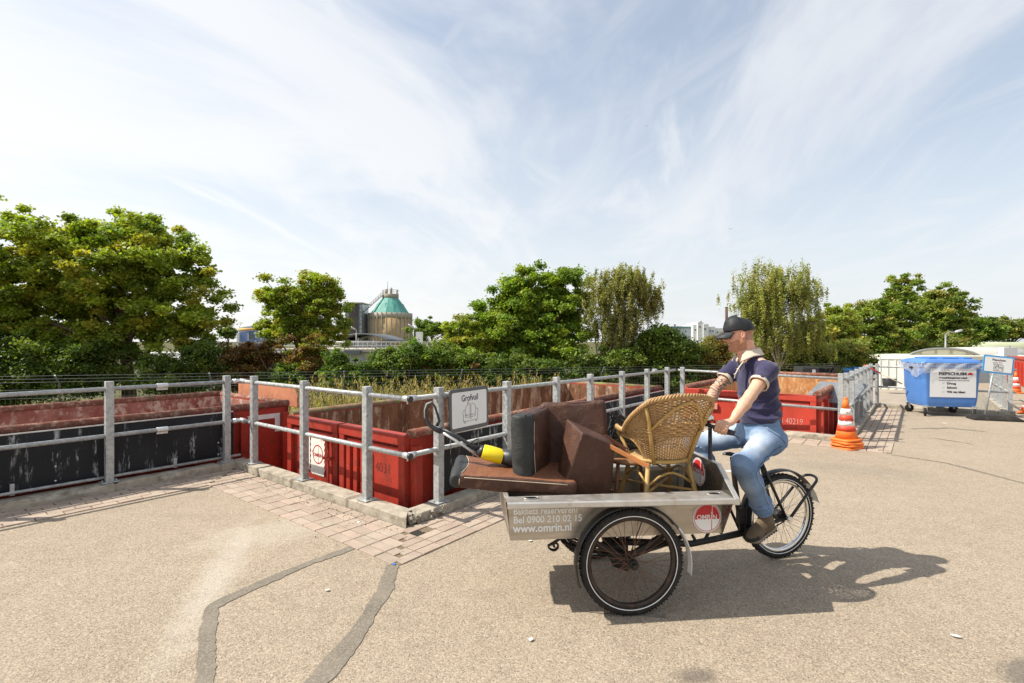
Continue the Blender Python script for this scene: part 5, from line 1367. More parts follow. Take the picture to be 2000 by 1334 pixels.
m = MB(); m.box(pf, (.095, .10, .026), Rf); m.build('pedal', M_rub, trike, bev=.006)
m = MB(); m.ell(V((2.03, 4.09, .905)), (.14, .10, .045), Matrix((fd, fs, UP)).transposed()); m.ell(V((1.90, 4.05, .905)), (.09, .045, .03), Matrix((fd, fs, UP)).transposed()); m.build('saddle', M_blk, trike)
# handlebar
hp1, hp2 = BX(.675, -.14, 1.14), BX(.675, .148, 1.14)
for h_ in (hp1, hp2):
    m = MB(); m.tube([V((h_.x, h_.y, .50)), h_], .0135, 10); m.build('handlebar_post', M_blk, trike)
gN0, gN1 = hp1+UP*.008, V((1.545, 3.545, 1.103)); gF0, gF1 = hp2+UP*.008, V((1.50, 3.99, 1.125))
m = MB(); m.tube([gN0.lerp(gN1, .9), gN0.lerp(gN1, .35), gN0, gN0+bu*-.05+bv*.03, (gN0+gF0)/2+bu*-.09, gF0+bu*-.05-bv*.03, gF0, gF0.lerp(gF1, .9)], .0105, 10); m.build('handlebar', M_blk, trike)
for a, b in ((gN0, gN1), (gF0, gF1)):
    m = MB(); m.tube([a.lerp(b, .18), a.lerp(b, .94), b], [.0155, .0165, .0175], 12); m.build('grip', M_blackp, trike)
m = MB(); q = gN0+bu*-.005+UP*.055+bv*.012; m.lathe([(.034, -.02), (.037, -.012), (.037, 0), (.030, .014), (.016, .024), (.002, .027)], Matrix.Translation(q), 24); m.build('bell', M_chr, trike)
m = MB(); m.tube([q-UP*.02, q-UP*.055], .009, 8); m.box(q-UP*.022, (.05, .05, .006)); m.build('bell_mount', M_blk, trike)
m = MB(); b0 = gN0.lerp(gN1, .1); m.tube([b0-UP*.01, b0+V((.06, -.04, -.045)), b0+V((.14, -.03, -.06)), b0+V((.19, .0, -.085))], .0065, 6, flat=(1.5, .7)); m.build('brake_lever', M_blk, trike)

# ------------------------------------------------------------------ load : leather sofa pieces
def leather(name, a, b, c_):
    k = NM(name); n1 = k.noise(5, 6, .65); c = k.mix(k.ramp(n1, .3, .7), a, b); c = k.mix(k.ramp(k.noise(11, 7, .75), .52, .75, 0, .8), c, c_)
    c = k.mix(k.ramp(k.noise(50, 4, .7), .66, .72, 0, .5), c, sc3(c_, 1.5))
    k.bump(k.math('ADD', k.noise(140, 4), k.math('MULTIPLY', k.noise(9, 5, .6, dist=1.2), 4)), .45, .006)
    return k.out(c, k.ramp(n1, .3, .7, .5, .72), 0, .4)
M_lea = leather('brown nubuck leather', (.052, .020, .011), (.088, .036, .020), (.14, .066, .038))
M_leab = leather('black leather', (.018, .020, .020), (.035, .037, .035), (.07, .072, .065))
M_leal = leather('sunlit tan nubuck', (.17, .065, .028), (.24, .095, .045), (.11, .04, .02))  # lit copy of the brown nubuck, sunlight put into its colour
M_pipe = simple('dark piping', (.04, .02, .015), .5); M_stitch = simple('pale stitching', (.55, .47, .35), .8)
def cushion(name, center, ax_x, ax_y, half, rad, label, nose=None, mats=None, seed=1, cat='cushion', puff=.012, bend=0.0, seams=(), group='pieces of a dismantled brown leather sofa', mfun=None):
    fr_ = frame(center, ax_x, ax_y); th = thing(name, V(center)-UP*half[2], label, cat, group)
    S = SDF([-h-.05 for h in half], [h+.05 for h in half], .009)
    if nose == 'v':
        S.box((half[2]*.7, 0, 0), (half[0]-half[2]*.7, half[1], half[2]), None, .022); S.cyl((-half[0]+half[2], -half[1], 0), (-half[0]+half[2], half[1], 0), half[2], half[2], .004, .018)
    elif nose == 'h':
        S.box((half[2]*.7, 0, 0), (half[0]-half[2]*.7, half[1], half[2]), None, .022); S.cyl((-half[0]+half[2], -half[1], 0), (-half[0]+half[2], half[1], 0), half[2], half[2], .004, .018)
    else: S.box((0, 0, 0), half, None, rad)
    v, q = S.mesh(); v = smoothmesh(v, q, 2)
    n = vnormals(v, q); u_ = v/np.array(half)
    w_ = np.clip(1-np.max(np.abs(u_)[:, [0, 1]], 1), 0, 1)
    v = v+n*((vnoise(v*3, seed)*.005)+puff*np.clip((1-u_[:, 0]**2)*(1-u_[:, 1]**2), 0, 1)*np.abs(n[:, 2])+vnoise(v*9, seed+3)*.0018)[:, None]
    if bend: v[:, 2] += bend*(v[:, 0]/half[0])**2
    fm_ = v[q].mean(1); mi = np.zeros(len(q), int)
    if mfun is not None: mi = mfun(fm_, n[q].mean(1))
    M_ = np.array(fr_); vw = v @ M_[:3, :3].T+M_[:3, 3]
    npmesh('padding', vw, q, mats or [M_lea, M_leab], th, None, mi, True)
    for pts, r_, mm in seams:
        m = MB(); m.tube([fr_ @ V(p) for p in pts], r_, 6); m.build('seam', mm, th)
    return th, fr_
def rrect(hx, hy, z, rad, n=6):
    out = []
    for cx_, cy_, a0 in ((hx-rad, hy-rad, 0), (-hx+rad, hy-rad, 90), (-hx+rad, -hy+rad, 180), (hx-rad, -hy+rad, 270)):
        for i in range(n+1): a = R(a0+90*i/n); out.append((cx_+rad*math.cos(a), cy_+rad*math.sin(a), z))
    out.append(out[0]); return out
# lying seat cushion, black leather nose at the left end
def nose_x(lim, sgn=-1, cur=.03): return lambda f, n: ((f[:, 0]*sgn > lim+cur*np.abs(f[:, 1]/.2)**2)).astype(int)
hx, hy, hz = .42, .25, .050
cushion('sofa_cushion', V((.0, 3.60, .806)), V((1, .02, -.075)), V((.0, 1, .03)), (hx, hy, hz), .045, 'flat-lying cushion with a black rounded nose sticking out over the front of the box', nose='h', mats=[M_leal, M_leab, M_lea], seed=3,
        mfun=lambda f, n: np.where(f[:, 0] < -.31-.04*(f[:, 1]/.25)**2, 1, np.where((n[:, 1] < -.55) | (n[:, 2] < -.2), 2, 0)),  # top takes the painted-lit tan, near side and underside the darker copy
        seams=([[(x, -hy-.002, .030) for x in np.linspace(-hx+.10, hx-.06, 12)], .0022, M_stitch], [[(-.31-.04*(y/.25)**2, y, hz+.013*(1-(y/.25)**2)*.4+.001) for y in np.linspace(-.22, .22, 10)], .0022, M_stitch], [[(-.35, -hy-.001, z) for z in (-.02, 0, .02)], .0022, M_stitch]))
# upright cushion with black end facing the camera
psi = R(20); axl = V((math.sin(psi), math.cos(psi), 0)); axt = V((math.cos(psi), -math.sin(psi), 0))
hl, hh_, ht = .26, .245, .068
# local x = length (away), local y = up, local z = thickness
cushion('sofa_cushion', V((.055, 3.40, 1.005))+axl*.24, axl, UP+axl*.02+axt*-.03, (hl, hh_, ht), .055, 'upright cushion whose tall black end faces the camera', nose='v', seed=8, mats=[M_lea, M_leab],
        mfun=lambda f, n: (f[:, 0] < -.165+.035*(np.abs(f[:, 1])/.24)**2).astype(int),
        seams=([[(-.165+.035*(abs(y)/.24)**2, y, ht+.006) for y in np.linspace(-.19, .19, 14)], .0022, M_stitch], [[(x, hh_-.001, ht-.03) for x in np.linspace(-hl+.02, hl-.02, 12)], .0035, M_pipe], [[(x, -hh_+.004, ht-.028) for x in np.linspace(-hl+.03, hl-.02, 12)], .0035, M_stitch]))
# big backrest behind
b0 = V((.20, 3.86, 0)); b1 = V((.70, 3.80, 0)); bd = (b1-b0).normalized()
cushion('upholstered_panel', V((.475, 3.88, 1.03)), bd+UP*.06, UP+V((0, .10, 0)), (.245, .255, .07), .03, 'large dark brown backrest panel standing behind the leaning cushion', seed=12, mats=[M_lea, M_leab], cat='backrest',
        seams=([[(x, .255-.012, .058) for x in np.linspace(-.22, .22, 12)], .004, M_pipe], [[(.236, y, .058) for y in np.linspace(-.22, .22, 10)], .004, M_pipe]))
# leaning wedge
hA, hB, hC, hD = P(1090, 985, 3.42), P(1138, 845, 3.42), P(1202, 871, 3.50), P(1190, 985, 3.52)
kA, kB, kC, kD = P(1078, 985, 3.60), P(1106, 817, 3.66), P(1190, 856, 3.72), P(1180, 985, 3.75)
wt_ = thing('sofa_cushion', (hA+hD+kA+kD)/4, 'thick cushion leaning at a slant before the backrest, a wooden bar sticking out of it', 'cushion', 'pieces of a dismantled brown leather sofa')
m = MB(); N_ = 14
def bil(a, b, c, d, u, v): return a.lerp(b, u).lerp(d.lerp(c, u), v)
cen = sum((hA, hB, hC, hD, kA, kB, kC, kD), V((0, 0, 0)))/8
def face(a, b, c, d, mi=0):
    nrm = (b-a).cross(d-a).normalized()
    if nrm.dot((a+c)/2-cen) < 0: nrm = -nrm
    def fn(u, v):
        p = bil(a, b, c, d, u, v); e = 16*u*(1-u)*v*(1-v)
        return p+nrm*(.012*e+.006*e*mnoise.noise(p*9))
    m.grid(fn, N_, N_, mi)
for f_ in ((hA, hB, hC, hD), (kD, kC, kB, kA), (kA, kB, hB, hA), (kB, kC, hC, hB), (hD, hC, kC, kD), (kA, hA, hD, kD)): face(*f_)
import bmesh
wo = m.build('padding', M_lea, wt_); bm = bmesh.new(); bm.from_mesh(wo.data); bmesh.ops.remove_doubles(bm, verts=bm.verts, dist=.0008); bmesh.ops.recalc_face_normals(bm, faces=bm.faces); bm.to_mesh(wo.data); bm.free()
b_ = wo.modifiers.new('bevel', 'BEVEL'); b_.width = .026; b_.segments = 5; b_.limit_method = 'ANGLE'; b_.angle_limit = R(40)
for a, b in ((hA, hB), (hB, hC)):
    m = MB(); nn = (a-cen).normalized()*.003+V((0, -.002, .001)); m.tube([a.lerp(b, t)+nn-(a.lerp(b, t)-cen).normalized()*.014 for t in np.linspace(.03, .97, 12)], .0032, 6); m.build('seam', M_pipe, wt_)
# wooden bars
M_wood = simple('orange varnished wood', (.36, .13, .035), .35, 0, .2, 5, .05, 60, (.24, .08, .02), .5, .7, 8, dsc=(1, 1, 6), spec=.6)
def bar(a, b, w_, h_, label):
    th = thing('wooden_bar', (a+b)/2, label, 'wooden bar', 'wooden bars sticking out of the sofa pieces'); m = MB(); m.beam(a, b, w_, h_); m.build('slat', M_wood, th, bev=.006)
    m = MB(); d = (b-a).normalized(); m.cyl(b-d*.012-V((0, w_/2-.002, 0)), b-d*.012-V((0, w_/2+.003, 0)), .004, 8); m.build('screw', M_chr, th)
bar(P(1190, 871, 3.50), P(1268, 912, 3.34), .018, .032, 'orange wooden bar crossing in front of the wicker chair leg')
M_wood = simple('shade-darkened varnished wood', (.12, .04, .018), .4)  # shade on the rear bar painted in as a darker wood colour
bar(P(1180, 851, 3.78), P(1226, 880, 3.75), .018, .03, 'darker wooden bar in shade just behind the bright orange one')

# ------------------------------------------------------------------ yellow and black stick cleaner
vc = thing('stick_cleaner', P(955, 890, 3.62), 'black stick cleaner with a looped handle, silver shaft and yellow collar', 'stick cleaner')
Yv = 3.62
M_yel = simple('yellow plastic', (.80, .62, .01), .35, 0, .04, 5); M_sil = simple('silver tube', (.68, .68, .68), .25, .8)
lp = [P(x, y, Yv) for x, y in ((853, 832), (858, 822), (854, 808), (850, 795), (844, 787), (836, 790), (832, 802), (833, 818), (839, 830), (850, 838), (862, 843))]
m = MB(); m.tube(lp, [.012, .010, .009, .008, .009, .010, .011, .012, .014, .018, .02], 10); m.build('handle_loop', M_blackp, vc)
m = MB(); m.tube([p+V((-.008, .0, .006)) for p in lp[3:9]], [.006]*6, 8); m.build('handle_inlay', simple('grey rubber', (.34, .35, .33), .7), vc)
m = MB(); m.tube([P(858, 841, Yv), P(885, 857, Yv-.02), P(938, 893, Yv-.05)], [.010, .010, .010], 12); m.build('shaft', M_sil, vc)
m = MB(); m.tube([P(861, 838, Yv), P(890, 851, Yv-.02), P(921, 870, Yv-.04), P(943, 878, Yv-.05)], [.015, .014, .012, .014], 10, flat=(.6, 1)); m.build('cable_channel', M_blackp, vc)
m = MB(); m.tube([P(879, 843, Yv), P(878, 832, Yv), P(874, 826, Yv)], [.007, .006, .004], 8); m.build('cord_hook', M_blackp, vc)
m = MB(); m.tube([P(918, 868, Yv-.04), P(926, 860, Yv-.04), P(934, 857, Yv-.04)], [.007, .005, .004], 8); m.build('cord_hook', M_blackp, vc)
m = MB(); m.tube([P(943, 882, Yv-.05), P(958, 886, Yv-.05), P(982, 893, Yv-.05)], [.056, .060, .058], 20, flat=(1, .9)); m.build('collar', M_yel, vc, bev=.004)
m = MB(); m.tube([P(936, 876, Yv-.05), P(944, 882, Yv-.05)], [.03, .05], 16); m.tube([P(978, 891, Yv-.05), P(1003, 896, Yv-.05), P(1040, 903, Yv-.05)], [.050, .060, .055], 18); m.build('body', M_blackp, vc)

# ------------------------------------------------------------------ wicker chair (its back towards the camera)
def wick(name, a, b, c_):
    k = NM(name); cc_ = k.mix(k.ramp(k.noise(8, 5, .7), .3, .7), a, b); cc_ = k.mix(k.ramp(k.noise(45, 4, .7), .5, .75, 0, .7), cc_, c_)
    k.bump(k.noise(120, 3), .3, .002); return k.out(cc_, .5, 0, .4)
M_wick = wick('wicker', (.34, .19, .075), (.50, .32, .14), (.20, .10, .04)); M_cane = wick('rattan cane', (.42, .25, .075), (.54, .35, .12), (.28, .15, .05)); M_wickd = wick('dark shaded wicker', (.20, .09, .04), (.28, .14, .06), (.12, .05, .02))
wchair = None
def wicker_chair(C, face, z0, label, mw_, mc_, detail=True, sc=1.0, spin=0):
    f = V((face[0], face[1], 0)).normalized(); r = V((f.y, -f.x, 0))
    th = thing('wicker_chair', C+UP*z0, label, 'chair', 'rattan chairs loaded in the box')
    SZ = .43
    def hgt(p):
        a = abs(p)
        return .905-.035*(a/.6)**2 if a < .6 else max(.635, .87-.235*((a-.6)/.85)**1.0)
    def zlow(p):
        a = abs(p)
        if a < .95: return SZ
        if a < 1.35: return SZ+.15*math.sin((a-.95)/.40*math.pi/2)**.7
        if a < 1.9: return SZ+.15
        return SZ+.15-.0*(a-1.9)
    def S(p, z, off=0.0):
        g = max(0, (z-SZ)/.46); A = .205+.200*g**1.15+off; Bk = .20+.15*g**1.1+off
        y = -Bk*math.cos(p) if math.cos(p) > 0 else -(Bk+.05)*math.cos(p)
        lean = -.02*g
        return C+r*(A*math.sin(p)*1.0)*sc+f*(y+lean)*sc+UP*(z0+z*sc)
    PM_ = 2.05
    NS = 54; sub_ = 4; NA = NS*sub_
    ts = []; t = .0
    while t < .985:
        ch = .40 < t < .60
        ts.append((t, .0060 if not ch else .0092)); t += .0225 if not ch else .036
    m = MB()
    for ri, (t, rad) in enumerate(ts if detail else ts[::2]):
        pts = []
        for i in range(NA+1):
            p = -PM_+2*PM_*i/NA; z = zlow(p)+t*(hgt(p)-zlow(p)); w_ = math.sin(math.pi*i/sub_*(1.0 if rad < .007 else .5)+(ri % 2)*math.pi)
            pts.append(S(p, z, .0042*w_))
        m.tube(pts, rad*(1 if detail else 1.6), 4, flat=(.62, 1.0) if rad < .007 else (.55, 1))
    # vertical stakes
    for i in range(NS+1):
        p = -PM_+2*PM_*i/NS
        m.tube([S(p, zlow(p)+(hgt(p)-zlow(p))*k_/8) for k_ in range(9)], .0040, 4)
    m.build('woven_back', mw_, th)
    # braided rim
    for k_ in range(3):
        m = MB(); pts = []
        for i in range(261):
            p = -PM_+2*PM_*i/260; c0_ = S(p, hgt(p), .012); c1_ = S(p, hgt(p), .024); n_ = (c1_-c0_).normalized()
            a = i*.62+k_*2*math.pi/3; pts.append(c0_+n_*.010*math.cos(a)+UP*.012*math.sin(a))
        m.tube(pts, .0085, 6); m.build('rim_braid', mw_, th)
    # arm fronts: cane hoops
    for s_ in (-1, 1):
        top = S(s_*PM_, hgt(PM_)); m = MB()
        m.tube([top, top+f*.02-UP*.05, S(s_*1.9, SZ+.10, .01), S(s_*1.75, SZ, .0)], .011, 8); m.build('arm_cane', mc_, th)
        m = MB(); m.tube([S(s_*a, zlow(a), .002) for a in np.linspace(.85, 2.0, 14)], .008, 8); m.build('arm_hoop', mc_, th)
    # outer posts on the back
    for s_ in (-.66, .70):
        m = MB(); m.tube([S(s_*.95, SZ-.02, .012), S(s_, SZ+.18, .018), S(s_, SZ+.30, .02), S(s_*1.05, hgt(s_)-.03, .014)], .0135, 10); m.build('back_post', mc_, th)
    m = MB(); m.tube([S(p, z, .024) for p, z in ((-.66, .655), (-.45, .73), (-.22, .81), (-.05, .85), (.06, .862), (.20, .845), (.38, .77), (.55, .70), (.70, .655))], .0095, 10); m.build('back_arch', mc_, th)
    for s_ in (-.66, .70):
        m = MB(); q_ = S(s_, .655, .02); 
        m.tube([q_+UP*(-.02+.005*j)+r*(.02*math.cos(j*1.6))+f*(.016*math.sin(j*1.6)) for j in range(10)], .004, 5); m.build('binding', mw_, th)
    # seat ring, seat, legs
    m = MB(); m.tube([C+(r*(.215*math.cos(a))+f*(.21*math.sin(a)))*sc+UP*(z0+SZ*sc) for a in [2*math.pi*i/28 for i in range(28)]], .014, 8, closed=True); m.build('seat_ring', mc_, th)
    m = MB(); m.grid(lambda u, v: C+(r*(.21*math.sqrt(v)*math.cos(u*2*math.pi))+f*(.205*math.sqrt(v)*math.sin(u*2*math.pi)))*sc+UP*(z0+(SZ+.012)*sc+.008*(1-v)), 28, 8); m.build('seat', mw_, th, solid=.01)
    legs = {}
    for sx_, sy_ in ((-1, -1), (1, -1), (-1, 1), (1, 1)):
        tp = C+(r*(.150*sx_)+f*(.135*sy_))*sc+UP*(z0+(SZ-.0)*sc); bt = C+(r*(.225*sx_)+f*(.215*sy_))*sc+UP*z0
        legs[sx_, sy_] = (tp, bt); m = MB(); m.tube([tp, tp.lerp(bt, .5)+(bt-C).normalized()*.0, bt], [.016, .017, .0155], 10); m.build('leg', mc_, th)
    for a_, b_2 in (((-1, -1), (1, -1)), ((1, -1), (1, 1)), ((1, 1), (-1, 1)), ((-1, 1), (-1, -1))):
        pa_ = legs[a_][0].lerp(legs[a_][1], .40); pb_ = legs[b_2][0].lerp(legs[b_2][1], .40); md = (pa_+pb_)/2+UP*.085*sc
        m = MB(); m.tube([pa_, pa_.lerp(md, .5)+UP*.018, md-(pb_-pa_)*.06, md+(pb_-pa_)*.06, pb_.lerp(md, .5)+UP*.018, pb_], .0095, 8); m.build('stretcher', mc_, th)
    for key, (tp, bt) in legs.items():
        m = MB(); q_ = tp.lerp(bt, .40); m.tube([q_+UP*(-.022+.005*j)+V((.018*math.cos(j*1.6), .018*math.sin(j*1.6), 0)) for j in range(10)], .0042, 5); m.build('binding', mw_, th)
    cp = legs[-1, -1][0].lerp(legs[-1, -1][1], .5), legs[1, 1][0].lerp(legs[1, 1][1], .5)
    m = MB(); m.tube([cp[0], cp[1]], .010, 8); m.build('cross_stretcher', mc_, th)
    cp = legs[1, -1][0].lerp(legs[1, -1][1], .5), legs[-1, 1][0].lerp(legs[-1, 1][1], .5)
    m = MB(); m.tube([cp[0], cp[1]], .010, 8); m.build('cross_stretcher', mc_, th)
    return th
wicker_chair(V((1.072, 3.75, 0)), (-.22, .975), .475, 'golden woven wicker armchair with its back to the camera in the tricycle box', M_wick, M_cane)
# shaded rattan stool behind, black crate
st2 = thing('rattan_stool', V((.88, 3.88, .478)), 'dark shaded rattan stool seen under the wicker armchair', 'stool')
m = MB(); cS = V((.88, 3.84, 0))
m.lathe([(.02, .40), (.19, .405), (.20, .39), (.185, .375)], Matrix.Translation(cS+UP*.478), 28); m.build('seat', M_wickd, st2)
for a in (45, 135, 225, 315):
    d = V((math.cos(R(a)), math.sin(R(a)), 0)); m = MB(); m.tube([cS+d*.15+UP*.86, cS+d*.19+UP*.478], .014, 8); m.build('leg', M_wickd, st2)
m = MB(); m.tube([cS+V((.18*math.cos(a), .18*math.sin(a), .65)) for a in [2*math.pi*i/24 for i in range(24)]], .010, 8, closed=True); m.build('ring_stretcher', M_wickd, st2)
bc = thing('plastic_crate', V((.93, 4.02, .93)), 'black plastic crate seen through the arm opening of the wicker armchair', 'crate')
m = MB()
for z_ in np.linspace(.90, 1.12, 7): 
    m.box((.93, 3.90, z_), (.34, .012, .018), (0, .35, .25)); m.box((.93, 4.08, z_), (.34, .012, .018), (0, .35, .25))
for x_ in np.linspace(.78, 1.08, 7): m.box((x_, 3.90, 1.01-(x_-.93)*.36), (.012, .014, .24), (0, .35, .25)); m.box((x_, 4.08, 1.01-(x_-.93)*.36), (.012, .014, .24), (0, .35, .25))
m.box((.93, 3.99, .895), (.34, .19, .012), (0, .35, .25)); m.build('lattice', M_blackp, bc)
# ------------------------------------------------------------------ the rider
Fb = V((-.956, -.292, 0)); Lb = V((.292, -.956, 0)); Rt = Matrix((Fb, Lb, UP)).transposed()
man = thing('person', V((2.0, 4.07, .93)), 'man in a black cap, navy polo shirt and jeans riding the cargo tricycle', 'person')
Hc = V((1.772, 4.0, 1.795)); Fh = V((-.955, .16, -.16)).normalized(); Lh = UP.cross(Fh).normalized(); Uh = Fh.cross(Lh).normalized()
def H(f, l, u): return Hc+Fh*f+Lh*l+Uh*u
Rh = Matrix((Fh, Lh, Uh)).transposed()
shN, shF = V((1.932, 3.85, 1.535)), V((1.845, 4.19, 1.552))
elN, elF = V((1.725, 3.70, 1.352)), V((1.645, 4.14, 1.352))
wrN, wrF = V((1.545, 3.595, 1.178)), V((1.525, 4.02, 1.20))
neckb = V((1.862, 4.01, 1.638))
S = SDF((1.36, 3.44, 1.02), (2.14, 4.36, 1.96), .0046)
# head
S.ell(H(-.012, 0, .032), (.100, .078, .090), Rh, .02)
S.ell(H(.030, 0, -.030), (.064, .062, .082), Rh, .03)
for s_ in (-1, 1):
    S.cone(H(-.015, s_*.048, -.055), H(.060, s_*.014, -.105), .026, .020, .03)
    S.ell(H(.062, s_*.034, -.030), (.026, .022, .024), Rh, .02)       # cheek
    S.cone(H(.086, s_*.012, .024), H(.074, s_*.045, .022), .011, .011, .012)  # brow
S.cone(H(.062, 0, -.100), H(.068, 0, -.104), .024, .023, .02)          # chin
S.cone(H(.088, 0, .012), H(.113, 0, -.024), .0090, .0115, .010)          # nose
for s_ in (-1, 1): S.ell(H(.104, s_*.009, -.031), (.010, .008, .007), Rh, .008)
for s_ in (-1, 1): S.ell(H(.092, s_*.031, .004), (.013, .014, .010), Rh, .010, sub=True)
for s_ in (-1, 1): S.ell(H(.079, s_*.031, .003), (.013, .013, .011), Rh, .003)
S.ell(H(.084, 0, -.055), (.013, .024, .007), Rh, .008); S.ell(H(.083, 0, -.067), (.012, .021, .008), Rh, .008)
S.ell(H(.098, 0, -.0605), (.012, .026, .0022), Rh, .004, sub=True)
for s_ in (-1, 1):
    re = (Rh @ Euler((0, R(-14), R(20*s_))).to_matrix())
    S.ell(H(-.012, s_*.080, -.006), (.021, .010, .036), re, .008)
    S.ell(H(-.006, s_*.089, -.002), (.009, .006, .018), re, .005, sub=True)
S.cone(H(-.035, 0, -.05), neckb-UP*.02, .056, .062, .03)
S.cone(H(.0, 0, -.08), neckb+Fb*.03-UP*.04, .045, .055, .03)
# torso below the shirt
S.ell(V((1.93, 4.02, 1.42)), (.105, .155, .17), Rt, .04); S.ell(V((1.955, 4.05, 1.18)), (.10, .135, .17), Rt, .04)
S.cone(neckb-UP*.03, shN, .05, .048, .04); S.cone(neckb-UP*.03, shF, .05, .048, .04)
def arm(sh, el, wr):
    S.cone(sh, sh.lerp(el, .5), .052, .049, .03); S.cone(sh.lerp(el, .45), el, .050, .039, .02)
    d = (wr-el); S.cone(el, el+d*.35, .040, .042, .02); S.cone(el+d*.35, el+d*.75, .042, .031, .02); S.cone(el+d*.7, wr, .031, .0255, .015)
arm(shN, elN, wrN); arm(shF, elF, wrF)
def hand(g0, g1, c, wr, out):
    """g0->g1 grip axis (towards the rider), c centre of the hold, out: rough direction of the back of the hand"""
    g = (g1-g0).normalized(); w_ = wr-c; w_ = (w_-g*w_.dot(g)).normalized(); b = g.cross(w_)
    if b.dot(out) < 0: b = -b
    def pt(th, r, s): a = R(th); return c+g*s+w_*(r*math.cos(a))+b*(r*math.sin(a))
    # palm wraps the top of the grip
    for s in (-.026, -.009, .009, .026):
        S.cone(wr.lerp(pt(10, .035, s*.8), .35), pt(22, .038, s), .020, .0165, .012); S.cone(pt(22, .038, s), pt(72, .040, s*1.12), .0165, .0130, .010)
    lens = {-.034: .96, -.0115: 1.04, .0115: 1.0, .033: .86}
    for s, L in lens.items():
        k0, k1, k2, k3 = pt(72, .041, s), pt(72+62*L, .038, s), pt(72+62*L+48*L, .032, s*.97), pt(72+62*L+88*L, .027, s*.95)
        S.cone(k0, k1, .0116, .0100, .003); S.cone(k1, k2, .0100, .0092, .003); S.cone(k2, k3, .0092, .0080, .003)
        S.ell(k0, (.0128, .0128, .0128), None, .006)
    t0, t1, t2, t3 = wr.lerp(pt(-5, .03, -.02), .35), pt(-28, .040, -.034), pt(-75, .036, -.047), pt(-118, .031, -.045)
    S.cone(t0, t1, .020, .0145, .010); S.cone(t1, t2, .0135, .0115, .005); S.cone(t2, t3, .0112, .0095, .004)
hand(gN0, gN1, gN0.lerp(gN1, .46), wrN, V((-.35, -1, .2)))
hand(gF0, gF1, gF0.lerp(gF1, .5), wrF, V((-.35, 1, .3)))
v, q = S.mesh(); v = smoothmesh(v, q, 1, .4)
# skin colours: beard, cropped hair, tattoos, lips
rel = v-np.array(Hc); f_ = rel@np.array(Fh); l_ = rel@np.array(Lh); u_ = rel@np.array(Uh)
ishead = (np.abs(f_) < .14) & (np.abs(l_) < .11) & (u_ > -.14)
arm_c = np.array((.66, .40, .27)); face_c = np.array((.70, .37, .26))
nz = vnoise(v*5, 4); nf = vnoise(v*60, 9)
col = np.tile(arm_c, (len(v), 1))*(1+.06*nz)[:, None]
zf = np.clip((v[:, 2]-1.58)/.05, 0, 1)[:, None]; col = col*(1-zf)+face_c*zf
dh = np.linalg.norm(v-np.array(gN0.lerp(gN1, .46)), axis=1); hm = np.clip(1.25-dh/.09, 0, 1)[:, None]*.6; col = col*(1-hm)+np.array((.52, .26, .17))*hm
beard = ishead & (u_ < -.034+.30*np.clip(.0-f_, 0, .2)-.25*np.clip(f_-.03, 0, .1)) & (f_ > -.03) & (u_ > -.128) & ~((f_ > .075) & (np.abs(l_) < .026) & (u_ > -.073) & (u_ < -.050)) & ~((f_ > .05) & (u_ > -.046))
bm_ = (beard*(.58+.14*nf)).clip(0, .9)[:, None]; col = col*(1-bm_)+np.array((.27, .115, .045))*bm_
hair = ishead & (f_ < -.012-.35*np.clip(.0-u_, 0, 1)) & (u_ > -.055) & (np.abs(l_) < .084)
hm_ = (hair*(.62+.12*nf)).clip(0, .85)[:, None]; col = col*(1-hm_)+np.array((.20, .10, .055))*hm_
lips = ishead & (f_ > .076) & (np.abs(l_) < .024) & (u_ > -.072) & (u_ < -.050); col[lips] = col[lips]*.5+np.array((.42, .14, .11))*.5
eye = ishead & (f_ > .080) & (np.abs(np.abs(l_)-.031) < .013) & (np.abs(u_-.002) < .0045); col[eye] = (.06, .04, .035)
brow = ishead & (f_ > .068) & (np.abs(l_) > .012) & (np.abs(l_) < .048) & (np.abs(u_-.024) < .005); col[brow] = col[brow]*.45+np.array((.20, .10, .05))*.55
ear = ishead & (np.abs(l_) > .078); col[ear] = col[ear]*.5+np.array((.62, .27, .20))*.5
# tattoos on the far arm
ab = np.array(wrF-shF); tt = ((v-np.array(shF))@ab)/(ab@ab); far = (v[:, 1] > 3.93) & (v[:, 2] < 1.56) & (v[:, 2] > 1.16) & (v[:, 0] < 1.82)
pn_ = np.sin(v[:, 2]*165+3*vnoise(v*9, 21))*np.sin((v[:, 0]*1.0+v[:, 1])*150+3*vnoise(v*11, 22))
tat = far & (np.abs(pn_) < .30) & (vnoise(v*3.2, 31) > -.35); tm_ = (tat*.85)[:, None]; col = col*(1-tm_)+np.array((.045, .045, .055))*tm_
k = NM('skin'); a = k.attr(); c = k.mix(k.ramp(k.noise(40, 4), .3, .7), k.mix(1.0, a, (.92, .90, .88), 'MULTIPLY'), k.mix(1.0, a, (1.06, 1.06, 1.06), 'MULTIPLY'))
k.bump(k.noise(220, 3), .12, .002); k.b.inputs['Subsurface Weight'].default_value = .08; k.b.inputs['Subsurface Radius'].default_value = (.012, .005, .003); M_skin = k.out(c, .5, 0, .4)
npmesh('body', v, q, M_skin, man, np.clip(col, 0, 1), None, True)

